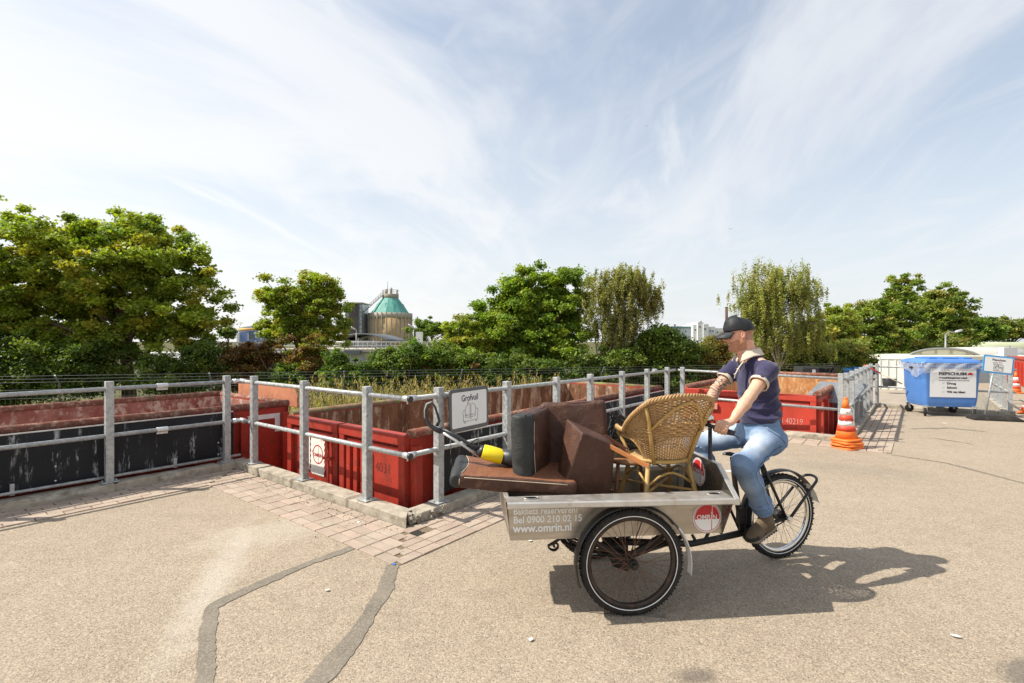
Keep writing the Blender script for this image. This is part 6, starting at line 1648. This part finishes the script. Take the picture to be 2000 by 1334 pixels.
# polo shirt
S = SDF((1.62, 3.66, 1.0), (2.2, 4.40, 1.72), .0060)
S.ell(V((1.925, 4.02, 1.425)), (.120, .168, .175), Rt, .05)
S.cone(neckb-UP*.06, V((1.95, 4.04, 1.40)), .075, .11, .05)
S.cone(V((1.945, 4.04, 1.38)), V((1.965, 4.055, 1.06)), .128, .138, .05, flat=(tuple(Lb), .84))
S.ell(V((1.90, 4.03, 1.22)), (.085, .11, .13), Rt, .05)
S.cone(neckb-UP*.040, shN-UP*.006, .052, .055, .05); S.cone(neckb-UP*.040, shF-UP*.006, .052, .055, .05)
S.ell(neckb+UP*-.01-Fb*.03, (.060, .075, .035), Rt, .03)
for sh, el in ((shN, elN), (shF, elF)):
    S.cone(sh-UP*.008, sh.lerp(el, .15), .056, .058, .05); S.cyl(sh.lerp(el, .03), sh.lerp(el, .56), .058, .070, .03)
    S.cyl(sh.lerp(el, .60), sh.lerp(el, .50), .053, .050, .004, sub=True)
S.plane(V((1.97, 4.06, 1.105)), V((.06, 0, -1)))
# neck opening, V in front
S.cone(neckb+UP*.0, neckb+UP*.10, .058, .062, .008, sub=True)
S.cone(neckb+Fb*.05+UP*.04, neckb+Fb*.118+UP*-.10, .042, .010, .006, sub=True)
v, q = S.mesh(); v = smoothmesh(v, q, 2, .5); n = vnormals(v, q)
# folds: diagonal from chest to waist, horizontal at the belly, sleeves
px_ = v@np.array(Lb); pf_ = v@np.array(Fb); zz_ = v[:, 2]
low = np.clip((1.32-zz_)/.2, 0, 1)
ridge = lambda x: (1-np.abs(np.sin(x/2)))**1.5*2-.6
fold = (ridge((zz_*1.0+px_*.42+pf_*.2)*78+3.2*vnoise(v*1.5, 2))*.0150*low*np.clip(vnoise(v*2.2, 7)+.8, 0, 1.3)
        + ridge((zz_*.75+pf_*.8-px_*.5)*52+3*vnoise(v*1.4, 5))*.0095*(1-low)*np.clip(vnoise(v*2.5, 12)+.6, 0, 1.2) + vnoise(v*5, 3)*.0055)
v = v+n*fold[:, None]
k = NM('navy heather jersey'); n1 = k.noise(260, 3, .7); c = k.mix(k.ramp(n1, .35, .65), (.020, .019, .050), (.050, .046, .105))
c = k.mix(k.ramp(k.noise(14, 5, .6), .4, .75, 0, .5), c, (.055, .048, .105))
dt = k.voro(34, 'Distance'); c = k.mix(k.ramp(dt, .10, .14, .35, 0), c, (.20, .18, .26)); k.bump(n1, .3, .002); k.b.inputs['Sheen Weight'].default_value = .25
M_polo = k.out(c, .9, 0, .15)
npmesh('polo_shirt', smoothmesh(v, q, 1, .3), q, M_polo, man, None, None, True)
M_cream2 = simple('cream cotton', (.60, .50, .40), .9, 0, .06, 20, .4, 200, spec=.15)
def ring_band(c, ax, r0, r1, w_, nm, ell=(1, 1)):
    ax = ax.normalized(); x = ax.cross(UP).normalized(); y = ax.cross(x); m = MB()
    rings = []
    for dz, rr in ((-w_/2, r0-.004), (-w_/2, r0), (0, (r0+r1)/2+.0005), (w_/2, r1), (w_/2, r1-.006), (w_/2-.012, r1-.012)):
        rings.append([c+ax*(dz+.003*math.sin(a*3))+x*(rr*math.cos(a)*ell[0])+y*(rr*math.sin(a)*ell[1]) for a in [2*math.pi*i/32 for i in range(32)]])
    m.loft(rings, caps=False); return m.build(nm, M_cream2, man)
for sh, el in ((shN, elN), (shF, elF)): ring_band(sh.lerp(el, .555), el-sh, .0700, .0708, .026, 'sleeve_cuff')
# collar: two leaves standing round the neck, open at the front
m = MB()
def collar(u, v_):
    a = R(-152+304*u); rr = .066+.022*v_**1.3+.012*abs(math.sin(a))*v_
    ctr = neckb+UP*(.038-.004)+Fb*(-.006)
    d = -Fb*math.cos(a)+Lb*math.sin(a); h = .022*(1+math.cos(a))*.5
    tip = max(0, abs(u-.5)*2-.72)/.28
    return ctr+d*(rr+.004)+UP*(h-(.052+.038*tip)*v_**1.15)+Fb*(.030*(1-math.cos(a))*.5+.02*tip*v_)
m.grid(collar, 44, 8); m.build('collar', M_cream2, man, solid=.004)
# placket and pocket
pk = [neckb+Fb*(.120+.012*i)-UP*(.085+.03*i)+Lb*.006 for i in range(0, 3)]
for s_ in (.012,):
    m = MB(); pts = [neckb+Fb*(.088)+UP*(-.045)+Lb*.040, neckb+Fb*.118+UP*-.095+Lb*.022, neckb+Fb*.142+UP*-.15+Lb*.008, neckb+Fb*.150+UP*-.185+Lb*.006]
    m.tube(pts, [.010, .010, .009, .007], 8, flat=(1, .5)); m.build('placket', M_cream2, man)
for z_ in (-.11, -.15):
    m = MB(); m.ell(neckb+Fb*(.05-z_*.7)+UP*z_+Lb*.012, (.005, .005, .005)); m.build('button', M_wht, man)
def chest(l, z, off=.004):
    # point on the chest surface by marching out along Fb from the spine
    o = V((1.932, 4.02, 0))+Lb*l+UP*z; best = None
    P0 = np.array(o)+np.outer(np.linspace(.0, .2, 60), np.array(Fb)); d = np.linalg.norm(v[:, None, :]-P0[None, ::6], axis=2) if False else None
    mask = (np.abs((v-np.array(o))@np.array(Lb)) < .008) & (np.abs(v[:, 2]-z) < .008); t = ((v-np.array(o))@np.array(Fb))[mask]
    return o+Fb*((t.max() if len(t) else .12)+off)
m = MB(); m.tube([chest(.055+.009*i, 1.452-.004*i+.002*math.sin(i)) for i in range(7)], .0042, 6); m.build('pocket_trim', M_cream2, man)
m = MB(); m.tube([chest(.055, 1.45, .001), chest(.062, 1.40, .001), chest(.085, 1.385, .001), chest(.108, 1.395, .001), chest(.110, 1.43, .001)], .0015, 5); m.build('pocket_seam', simple('navy seam', (.025, .025, .06), .9), man)

# jeans
hN, hF = V((2.0, 3.985, .985)), V((1.945, 4.165, .985)); kN, kF = V((1.695, 3.735, .835)), V((1.53, 4.30, .885)); aN, aF = V((1.915, 3.885, .455)), V((1.70, 4.22, .56))
S = SDF((1.42, 3.60, .40), (2.2, 4.44, 1.18), .0060)
S.cone(V((1.985, 4.07, 1.00)), V((1.965, 4.055, 1.115)), .134, .128, .04, flat=(tuple(Lb), .84)); S.plane(V((1.965, 4.05, 1.135)), V((0, 0, 1))); S.ell(V((2.0, 4.08, .995)), (.125, .165, .115), Rt, .05); S.ell(V((2.03, 4.07, .95)), (.11, .16, .09), Rt, .05)
for h_, k_, a_ in ((hN, kN, aN), (hF, kF, aF)):
    S.cone(h_, h_.lerp(k_, .5), .102, .088, .05); S.cone(h_.lerp(k_, .5), k_, .090, .078, .02)
    S.ell(k_, (.079, .079, .079), None, .03)
    S.cone(k_, k_.lerp(a_, .4), .077, .076, .03); S.cone(k_.lerp(a_, .4), k_.lerp(a_, .85), .076, .066, .03); S.cyl(k_.lerp(a_, .8), a_.lerp(k_, -.02), .064, .070, .02)
v, q = S.mesh(); v = smoothmesh(v, q, 2, .5); n = vnormals(v, q)
def along(v, a, b):
    a, b = np.array(a), np.array(b); ab = b-a; t = np.clip(((v-a)@ab)/(ab@ab), 0, 1); d = np.linalg.norm(v-a-t[:, None]*ab, axis=1); return t, d
disp = vnoise(v*4.5, 11)*.006+(1-np.abs(np.sin((v@np.array((.5,.3,.8)))*38+2.5*vnoise(v*1.6, 44))))**2*.006*np.clip(vnoise(v*2.4, 45)+.3, 0, 1); colj = np.tile(np.array((.16, .25, .40)), (len(v), 1))
fade = np.zeros(len(v))
for h_, k_, a_ in ((hN, kN, aN), (hF, kF, aF)):
    t1, d1 = along(v, h_, k_); t2, d2 = along(v, k_, a_)
    th_ = (d1 < d2); 
    # creases behind the knee and above the hem
    w1_ = np.exp(-((t2-.04)/.10)**2)*(d2 < .1)*~th_; disp += w1_*(1-np.abs(np.sin(t2*50+vnoise(v*3, 2)*1.4)))*.012
    w2_ = np.exp(-((t2-.86)/.12)**2)*(d2 < .1)*~th_; disp += w2_*(1-np.abs(np.sin(t2*31+vnoise(v*4, 3)*1.6)))*.017
    w3_ = np.exp(-((t1-.12)/.14)**2)*(d1 < .13)*th_; disp += w3_*(1-np.abs(np.sin(t1*24+vnoise(v*3, 4)*2)))*.013
    up_ = np.clip(n[:, 2]*.6+n@np.array(Fb)*.4+.15, 0, 1)
    fade = np.maximum(fade, up_*np.exp(-((t1-.55)/.36)**2)*(d1 < .13)*th_*1.0); fade = np.maximum(fade, .55*np.clip(n@np.array(Fb), 0, 1)*np.exp(-((t2-.35)/.35)**2)*(d2 < .1)*~th_)
v = v+n*disp[:, None]
fade = np.clip(fade+.12*vnoise(v*7, 17)*fade, 0, 1)[:, None]; colj = colj*(1-fade*.95)+np.array((.60, .66, .72))*fade*.95
colj *= (1+.10*vnoise(v*9, 19))[:, None]
# side seam and pocket lines of darker thread
sn = np.cross(np.array((kN-hN).normalized()), np.array((0, 0, 1.0))); 
k = NM('washed denim'); a = k.attr(); n1 = k.noise(300, 2, .6); c = k.mix(k.ramp(n1, .35, .65), k.mix(1.0, a, (.72, .74, .78), 'MULTIPLY'), k.mix(1.0, a, (1.15, 1.13, 1.1), 'MULTIPLY')); k.bump(n1, .3, .0015)
M_jean = k.out(c, .88, 0, .2)
npmesh('jeans', v, q, M_jean, man, np.clip(colj, 0, 1), None, True)
def surf(p, d, vv=v, off=.001):
    """project onto the jeans surface from axis point p in direction d"""
    d = np.array(V(d).normalized()); r = vv-np.array(p); t = r@d; dist = np.linalg.norm(r-t[:, None]*d, axis=1); mk = (dist < .012) & (t > 0)
    return V(np.array(p)+d*((t[mk].max() if mk.any() else .08)+off))
sd = V((.35, -1.0, -.30)); M_seam = simple('denim seam', (.07, .11, .20), .9); M_seam2 = simple('denim thread', (.42, .44, .46), .9)
pts = [surf(hN.lerp(kN, t), sd) for t in np.linspace(.0, .9, 14)]
m = MB(); m.tube(pts, .0028, 5); m.build('side_seam', M_seam, man)
pts = [surf(kN.lerp(aN, t), V((.45, -1, .1))) for t in np.linspace(.1, 1.0, 16)]
m = MB(); m.tube(pts, .0028, 5); m.build('side_seam', M_seam2, man)
pts = [surf(V((1.97+.012*i, 4.0, 1.045-.012*i)), V((-.25+.10*i, -1, .25-.05*i))) for i in range(7)]
m = MB(); m.tube(pts, .0022, 5); m.build('pocket_seam', M_seam, man)
m = MB(); m.tube([surf(V((2.06, 4.05, 1.03-.02*i)), V((.9, -.9+.1*i, 0))) for i in range(5)], .0022, 5); m.build('pocket_seam', M_seam, man)

# shoes
M_shoe = simple('brown suede', (.13, .095, .06), .85, 0, .2, 14, .5, 120, (.20, .15, .095), .45, .7, 9, spec=.2); M_toe = simple('black toe cap', (.03, .028, .026), .7, 0, .2, 20, .3, 90); M_sole = simple('grey brown sole', (.24, .20, .155), .85, 0, .15, 20, .3, 60); M_lace = simple('brown lace', (.20, .10, .06), .8)
def shoe(heel, toe, ankle, nearside):
    f = (toe-heel).normalized(); sd_ = Lb-f*Lb.dot(f); sd_.normalize(); u = sd_.cross(f) if sd_.cross(f).z > 0 else f.cross(sd_); L = (toe-heel).length
    def S3(a, b, c_): return heel+f*a*L+sd_*b+u*c_
    rot = Matrix((f, sd_, u)).transposed()
    S = SDF([min(heel[i], toe[i], ankle[i])-.09 for i in range(3)], [max(heel[i], toe[i], ankle[i])+.09 for i in range(3)], .0045)
    S.ell(S3(.14, 0, .050), (.060, .042, .055), rot, .03); S.ell(S3(.80, .004, .038), (.072, .050, .042), rot, .03); S.cone(S3(.3, 0, .055), S3(.72, 0, .045), .046, .042, .03); S.cone(S3(.20, 0, .06), ankle-UP*.0, .048, .052, .03); S.cone(S3(.42, 0, .085), S3(.62, 0, .065), .032, .030, .02)
    S.plane(S3(0, 0, .006), -u)
    v2, q2 = S.mesh(); v2 = smoothmesh(v2, q2, 2); fc = v2[q2].mean(1); t = (fc-np.array(heel))@np.array(f)/L; hgt_ = (fc-np.array(heel))@np.array(u)
    mi = ((t > .80) & (hgt_ < .05)).astype(int)
    sh_ = npmesh('shoe', v2, q2, [M_shoe, M_toe], man, None, mi, True)
    m = MB(); outl = [(-.06, -.025), (-.03, -.040), (.15, -.040), (.45, -.034), (.72, -.046), (.90, -.042), (1.0, -.022), (1.03, 0), (1.0, .024), (.9, .044), (.72, .050), (.45, .038), (.15, .040), (-.03, .038), (-.06, .02)]
    m.prism([(a*L, b) for a, b in outl], .020, Matrix.Translation(heel-u*.010) @ rot.to_4x4()); m.build('sole', M_sole, sh_, bev=.005)
    for i in range(9):
        m = MB(); m.box(S3(.02+i*.115, 0, -.014), (.016, .078, .010), rot); m.build('sole_lug', M_rub, sh_)
    for i in range(4):
        m = MB(); a = .40+.085*i; m.tube([S3(a, -.036+.002*i, .092-.011*i), S3(a+.02, 0, .122-.014*i), S3(a, .036-.002*i, .092-.011*i)], .0032, 6); m.build('lace', M_lace, sh_)
shoe(V((1.985, 3.90, .325)), V((1.80, 3.845, .235)), aN, 1)
shoe(V((1.78, 4.26, .465)), V((1.60, 4.205, .435)), aF, -1)

# cap
M_cap = simple('black twill', (.018, .019, .022), .62, 0, .2, 10, .25, 220, spec=.35)
def dome(u, v_):
    a = 2*math.pi*u; t = v_*math.pi/2; cz = .93*math.sin(t)**.92; cr = math.cos(t)**.72 if v_ < 1 else 0.0
    fr_ = .114 if math.cos(a) > 0 else .108
    bump_ = 1+.012*math.cos(a*6)+.03*mnoise.noise((math.cos(a)*2, math.sin(a)*2, t*3))
    return H(-.008+math.cos(a)*fr_*cr*bump_, math.sin(a)*.089*cr*bump_, .030+.118*cz-(.010 if math.cos(a) < 0 else -.004)*(1-v_)+.015*math.cos(a)*cz)
m = MB(); m.grid(dome, 48, 20); cap = m.build('cap', M_cap, man, solid=.003)
def brim(u, v_):
    a = R(-62+124*u); base = .100; ext = .088*math.cos(a*1.15)**.7 if abs(a) < R(78) else 0
    f = -.004+base*math.cos(a)+ext*v_; l = .084*math.sin(a)*(1+.04*v_)
    return H(f, l, .036-.010*v_-.028*v_**2*(1)-.20*abs(l)*abs(l)/.084*1.2)
m = MB(); m.grid(brim, 28, 10); m.build('brim', M_cap, cap, solid=.005)
m = MB(); m.ell(H(.004, 0, .139), (.008, .008, .003), Rh); m.build('button', M_cap, cap)
for a in range(6):
    aa = 2*math.pi*(a+.5)/6/ (2*math.pi); m = MB(); p = V(dome(aa, .55)); d = (p-H(0, 0, .03)).normalized(); m.ell(p+d*.002, (.0032, .0032, .0032), nu=8, nv=5); m.build('eyelet', simple('eyelet', (.01, .01, .012), .6) if a == 0 else bpy.data.materials['eyelet'], cap)
# ------------------------------------------------------------------ wheeled bin, signs, cones
M_bin = simple('blue bin plastic bright', (.075, .20, .50), .5, 0, .10, 3, .1, 60, (.10, .16, .30), .6, .78, 6); M_bind = simple('blue bin shade', (.05, .17, .48), .5)
th_b = R(12); be = V((math.cos(th_b), -math.sin(th_b), 0)); bf = V((math.sin(th_b), math.cos(th_b), 0))
bc0 = P(1805, 667, 11.95); bc0.z = 0; Wb, Db = 1.10, .85
wb_ = thing('wheeled_bin', bc0+be*Wb/2+bf*Db/2, 'large blue wheeled bin with a white notice and plastic film round its lid', 'bin', None, -th_b)
def BN(a, b, z): return bc0+be*(a*Wb)+bf*(b*Db)+UP*z
Rbn = Matrix((be, bf, UP)).transposed()
def bring(g, z, gt=0): return [BN(a+g*(1 if a > .5 else -1)+dx, b+g*(1 if b > .5 else -1)+dy, z) for a, b, dx, dy in ((0, 0, .05, 0), (1, 0, -.05, 0), (1, 0, 0, .06), (1, 1, 0, -.06), (1, 1, -.05, 0), (0, 1, .05, 0), (0, 1, 0, -.06), (0, 0, 0, .06))]
m = MB(); m.loft([bring(-.03, .22), bring(-.01, .32), bring(.0, .42), bring(.035, 1.16)], smooth=False); m.build('body', M_bin, wb_, bev=.02)
m = MB(); m.loft([bring(.055, 1.14), bring(.06, 1.21)], smooth=False); m.build('rim', M_bin, wb_, bev=.012)
m = MB(); m.loft([bring(.075, 1.22), bring(.07, 1.26), bring(.02, 1.31), bring(-.06, 1.335)], smooth=False); ld = m.build('lid', M_bin, wb_, bev=.015)
for a, w_ in ((.20, .16), (.52, .30), (.84, .16)):
    m = MB(); m.box(BN(a, .45, 1.345), (w_*Wb, .72*Db, .05), Rbn); m.build('lid_rib', M_bind, ld, bev=.015)
m = MB(); m.box(BN(.5, .02, 1.27), (.5*Wb, .05, .06), Rbn); m.build('lid_handle', M_bind, ld, bev=.01)
m = MB(); m.cyl(BN(-.05, .42, 1.12), BN(-.11, .42, 1.12), .03, 12); m.build('lifting_peg', M_blackp, wb_)
for (a, b) in ((.03, .03), (.93, .03), (.07, .93), (.93, .93)):
    c_ = BN(a, b, .095); m = MB(); dw = (be*.5+bf*.86).normalized() if b < .5 else be; m.lathe([(.05, -.025), (.085, -.024), (.095, -.014), (.095, .014), (.085, .024), (.05, .025)], frame(c_, dw, UP), 24); cw = m.build('wheel', M_rub, wb_)
    m = MB(); nn = dw.cross(UP); 
    for s_ in (-1, 1): m.beam(c_+nn*.034*s_, c_+nn*.034*s_+UP*.13-dw*.03, .006, .04)
    m.box(c_+UP*.14-dw*.03, (.10, .09, .014), Rbn); m.build('caster_fork', M_galv, cw)
# film
def film(u, v_):
    per = u*4; s_ = int(min(3.999, per)); f = per-s_; cs_ = [(-.075, -.085), (1.075, -.085), (1.075, 1.085), (-.075, 1.085), (-.075, -.085)]
    a = cs_[s_][0]+(cs_[s_+1][0]-cs_[s_][0])*f; b = cs_[s_][1]+(cs_[s_+1][1]-cs_[s_][1])*f
    ln = (.17 if s_ == 0 else .2)+.03*math.sin(u*22)+(.12*math.exp(-((f-.75)/.25)**2) if s_ == 3 else 0)+(.07*math.exp(-(f/.2)**2) if s_ == 0 else 0)
    w_ = .012*math.sin(u*90+v_*5)+.010*mnoise.noise((u*40, v_*5, 0)); pull = .018*v_
    return BN(a*(1+w_*.4-pull*.5)+(w_ if s_ in (1, 3) else 0), b+(w_ if s_ in (0, 2) else 0)+pull*(.5-b)*.6, 1.245-ln*v_)
m = MB(); m.grid(film, 160, 10)
k = NM('thin plastic film'); k.out((.70, .73, .78), .25, 0, .6); tr_ = k.n('ShaderNodeBsdfTransparent'); mxs = k.n('ShaderNodeMixShader', i_0=k.ramp(k.noise(9, 4, .6, sc=(1, 1, .4)), .35, .65, .22, .52)); k.t.links.new(k.b.outputs[0], mxs.inputs[2]); k.t.links.new(tr_.outputs[0], mxs.inputs[1]); k.t.links.new(mxs.outputs[0], k.t.nodes['Material Output'].inputs[0]); k.bump(k.noise(14, 4, .6), .8, .02)
m.build('plastic_film', k.m, wb_)
# notice
M_sheet = simple('notice sheet', (.74, .73, .73), .6, 0, .03, 4, .25, 25); M_ink2 = simple('dark print', (.03, .03, .035), .6); M_grn = simple('pale green print', (.45, .62, .45), .6)
tilt = .035*Wb/.74
fn = frame(BN(.10, -.006, .45), be, UP-bf*.10*.3)
m = MB(); m.prism([(0, 0), (.92, 0), (.92, .66), (0, .66)], .004, fn @ Matrix.Translation((0, 0, .0))); m.build('notice', M_sheet, wb_)
def nt(t, x, y, s, mm=M_ink2, bold=.003, sx=1.0, al='LEFT'): text_part('notice_lettering', t, s, fn @ Matrix.Translation((x, y, .006)), mm, wb_, bold, sx, align=al, depth=.001)
nt('PIEPSCHUIM', .45, .515, .092, bold=.0035, sx=1.12, al='CENTER'); nt('verpakkingsmateriaal', .46, .435, .055, sx=1.2, al='CENTER'); 
nt('Droog', .34, .30, .066); nt('Schoon', .34, .205, .066); nt('Wit van kleur', .34, .105, .066)
m = MB(); x_ = .17
rr_ = random.Random(4)
while x_ < .76: w_ = rr_.uniform(.012, .05); m.prism([(x_, .385), (x_+w_, .385), (x_+w_, .398), (x_, .398)], .001, fn @ Matrix.Translation((0, 0, .006))); x_ += w_+.012
m.build('notice_fine_print', M_ink2, wb_)
for y_ in (.30, .205, .105):
    m = MB(); m.prism([(.235, y_+.02), (.25, y_), (.285, y_+.045), (.278, y_+.052), (.25, y_+.018), (.242, y_+.027)], .001, fn @ Matrix.Translation((0, 0, .006))); m.build('tick_mark', M_grn, wb_)
m = MB(); m.prism(seg_poly(.055, .0), .001, fn @ Matrix.Translation((.80, .52, .006))); m.build('emblem', M_logor, wb_)

# sign beside the bin
sg = thing('sign_stand', V((P(1925, 667, 11.6).x, 11.6, 0)), 'small blue-framed sign leaning on a pole in a rubber foot beside the blue bin', 'sign')
pb_ = V((P(1924, 667, 11.55).x, 11.55, .07)); pt_ = P(1944, 700, 11.7)
m = MB(); m.tube([pb_, pt_], .022, 10); m.build('pole', M_galv, sg)
fs_ = frame(P(1917, 727, 11.35), V((.93, -.12, -.10)), UP+V((.07, 0, 0)))
def rr2(w_, h_, r_=.03, o=0, n=5): return [(x+w_/2+o*0, y+h_/2) for x, y, z in rrect(w_/2, h_/2, 0, r_, n)[:-1]]
M_bfr = simple('blue frame', (.10, .33, .62), .45); M_sblk = simple('grey frame', (.10, .105, .11), .5)
m = MB(); m.prism(rr2(.62, .40), .012, fs_); m.build('frame', M_bfr, sg)
m = MB(); m.prism(rr2(.54, .32, .02), .004, fs_ @ Matrix.Translation((.04, .04, .0125))); pn1 = m.build('board', M_logow, sg)
text_part('lettering', 'Piepschuim', .060, fs_ @ Matrix.Translation((.31, .285, .018)), M_ink2, sg, .0015, 1.0, align='CENTER', depth=.001)
def lines(pl, w_, fr_, nm, mm, par, z=.018):
    m = MB()
    for path in pl: m.tube([fr_ @ V((x, y, z)) for x, y in path], w_, 5)
    return m.build(nm, mm, par)
bx_ = [[(.22, .20), (.22, .07), (.40, .07), (.40, .19), (.36, .21), (.22, .20)], [(.22, .20), (.19, .235), (.27, .25), (.30, .215)], [(.26, .10), (.26, .17), (.31, .17), (.31, .10), (.26, .10)], [(.34, .12), (.34, .16), (.38, .16), (.38, .10)], [(.24, .13), (.30, .19), (.36, .13)]]
lines(bx_, .0035, fs_, 'pictogram', M_ink2, sg); lines([[(.30, .245), (.32, .262), (.34, .25)], [(.35, .25), (.37, .26)]], .004, fs_, 'pictogram_mark', M_logor, sg)
m = MB(); fb_ = V((P(1940, 667, 11.35).x, 11.35, 0)); d_ = V((.93, -.36, 0)).normalized(); nb_ = V((.36, .93, 0)); Rr_ = Matrix((d_, nb_, UP)).transposed()
m.loft([[fb_+d_*x+nb_*y+UP*z for x, y, z in ((-.42*g, -.20*g, zz), (.46*g, -.20*g, zz), (.46*g, .20*g, zz), (-.42*g, .20*g, zz))] for g, zz in ((1, .002), (.98, .04), (.72, .11))], smooth=False); m.build('rubber_foot', M_rub, sg, bev=.01)

# Grofvuil sign hung on the long railing
dd = (K[3]-K[2]).normalized(); nn_ = perp(dd)
gs = thing('hanging_sign', P(880, 800, 5.45), 'white sign with a sofa drawing in a grey frame, hooked over the railing', 'sign')
gp0 = P(876.5, 848, 5.22)
go = frame(gp0, dd*.985+V((0, 0, .015)), UP) @ Matrix.Diagonal((1.22, 1.17, 1, 1))
wS, hS = .50, .385
m = MB(); m.prism(rr2(wS, hS, .03), .014, go); m.build('frame', M_sblk, gs, bev=.002)
m = MB(); m.prism(rr2(wS-.055, hS-.07, .018), .003, go @ Matrix.Translation((.0275, .038, .0145))); m.build('board', M_logow, gs)
text_part('lettering', 'Grofvuil', .080, go @ Matrix.Translation((.25, .268, .018)), simple('navy print', (.02, .025, .07), .6), gs, .0012, .82, align='CENTER', depth=.001)
M_navy = bpy.data.materials['navy print']
so_ = [[(.165, .085), (.165, .145), (.155, .165), (.165, .185), (.185, .183), (.19, .165), (.19, .12), (.245, .12)], [(.19, .183), (.20, .215), (.22, .235), (.25, .238), (.25, .10)], [(.262, .10), (.262, .238), (.29, .238), (.315, .22), (.325, .19)], [(.262, .12), (.318, .12), (.318, .165), (.325, .185), (.345, .188), (.358, .168), (.348, .145), (.348, .085), (.262, .085)], [(.25, .085), (.165, .085)], [(.19, .138), (.25, .138)], [(.262, .138), (.318, .138)], [(.175, .085), (.175, .070), (.19, .070), (.19, .085)], [(.335, .085), (.335, .072), (.322, .072), (.322, .085)], [(.20, .15), (.20, .13)]]
lines(so_, .0019, go, 'pictogram', M_navy, gs); lines([[(.215, .262), (.222, .250), (.230, .262), (.236, .248), (.228, .24), (.222, .25)], [(.222, .24), (.222, .225)]], .0022, go, 'pictogram_mark', M_logor, gs)
for t in (.08, .52):
    q0 = gp0+dd*t; pr = K[2]+dd*((q0-K[2]).dot(dd)); 
    pts = [q0+UP*(hS*.55)-nn_*.004, q0+UP*(hS-.0)-nn_*.004]
    m = MB(); lo = [V((q0.x, q0.y, .52)), V((q0.x, q0.y, 1.14))]
    rc = V((pr.x, pr.y, 1.188)); off = (q0-pr); off.z = 0; ofn = off.normalized()
    arc = [rc+ofn*(.034*math.cos(a))+UP*(.034*math.sin(a)) for a in [math.pi*i/8 for i in range(9)]]
    m.tube([rc+ofn*.034-UP*.62, rc+ofn*.034-UP*.04]+arc+[rc-ofn*.034-UP*.05], .012, 6, flat=(1, .25)); m.build('hook_strap', M_galv, gs)

# traffic cones
M_or = simple('orange cone', (.78, .17, .02), .6, 0, .1, 9, .1, 60, (.40, .12, .03), .58, .72, 12); M_cw = simple('cone white band', (.74, .73, .70), .55, 0, .05, 9, 0, 40, (.6, .16, .05), .62, .66, 16); M_cr = simple('cone red band', (.62, .05, .02), .55, 0, .1, 9, 0, 40, (.74, .70, .66), .68, .71, 16)
def cone(base, H_, label, nb=1, tilt=(0, 0), sc=1.0):
    th = thing('traffic_cone', base, label, 'traffic cone', 'orange and white traffic cones')
    M0 = Matrix.Translation(base) @ Euler((tilt[0], tilt[1], .3)).to_matrix().to_4x4()
    rb = .145*sc
    for i in range(nb):
        z = .028*i*sc*1.35; m = MB(); g = 1-.02*i; a = .178*sc*g
        mm = M0 @ Matrix.Translation((rnd.uniform(-.01, .01), rnd.uniform(-.01, .01), 0)) @ Euler((rnd.uniform(-.03, .03), rnd.uniform(-.05, .05), rnd.uniform(-.15, .15))).to_matrix().to_4x4()
        m.loft([[mm @ V((x, y, zz)) for x, y in [(a*k_*math.copysign(abs(math.cos(t))**.5, math.cos(t)), a*k_*math.copysign(abs(math.sin(t))**.5, math.sin(t))) for t in [2*math.pi*j/32 for j in range(32)]]] for k_, zz in ((1, z+.002), (1, z+.022*sc), (.93, z+.034*sc), (.82, z+.036*sc))], smooth=True); m.build('base', M_or, th)
    z0_ = .028*(nb-1)*sc*1.35+.03*sc
    prof = lambda f: (rb*(1-f)+.028*sc*f, z0_+(H_-z0_)*f)
    for f0, f1, mt, nm in ((0, .30, M_or, 'body'), (.30, .47, M_cr, 'red_band'), (.445, .60, M_cr, 'red_band'), (.33, .47, M_cw, 'white_band'), (.60, .76, M_cw, 'white_band'), (.76, 1, M_or, 'tip')):
        if (f0, f1) == (.30, .47): f0, f1 = .20, .33
        m = MB(); e_ = .003 if 'band' in nm else 0
        m.lathe([(prof(f0)[0]+e_, prof(f0)[1]), (prof(f1)[0]+e_, prof(f1)[1])], M0, 28); m.build(nm, mt, th)
    m = MB(); m.lathe([(.028*sc, H_-.02), (.030*sc, H_), (.026*sc, H_+.025), (.02*sc, H_+.03)], M0, 20); m.build('knob', M_or, th)
cone(V((5.48, 8.38, 0)), .80, 'scuffed orange cone stacked on several bases at the railing end, nearest the rider', 4, (.0, -.035), 1.12)
cone(V((P(1984, 667, 17.2).x, 17.2, 0)), .70, 'small red and white cone before the red container at the right edge', 1)
cone(V((P(2008, 667, 12.3).x, 12.3, 0)), .42, 'cone cut by the right edge of the photo', 1, (0, .06))
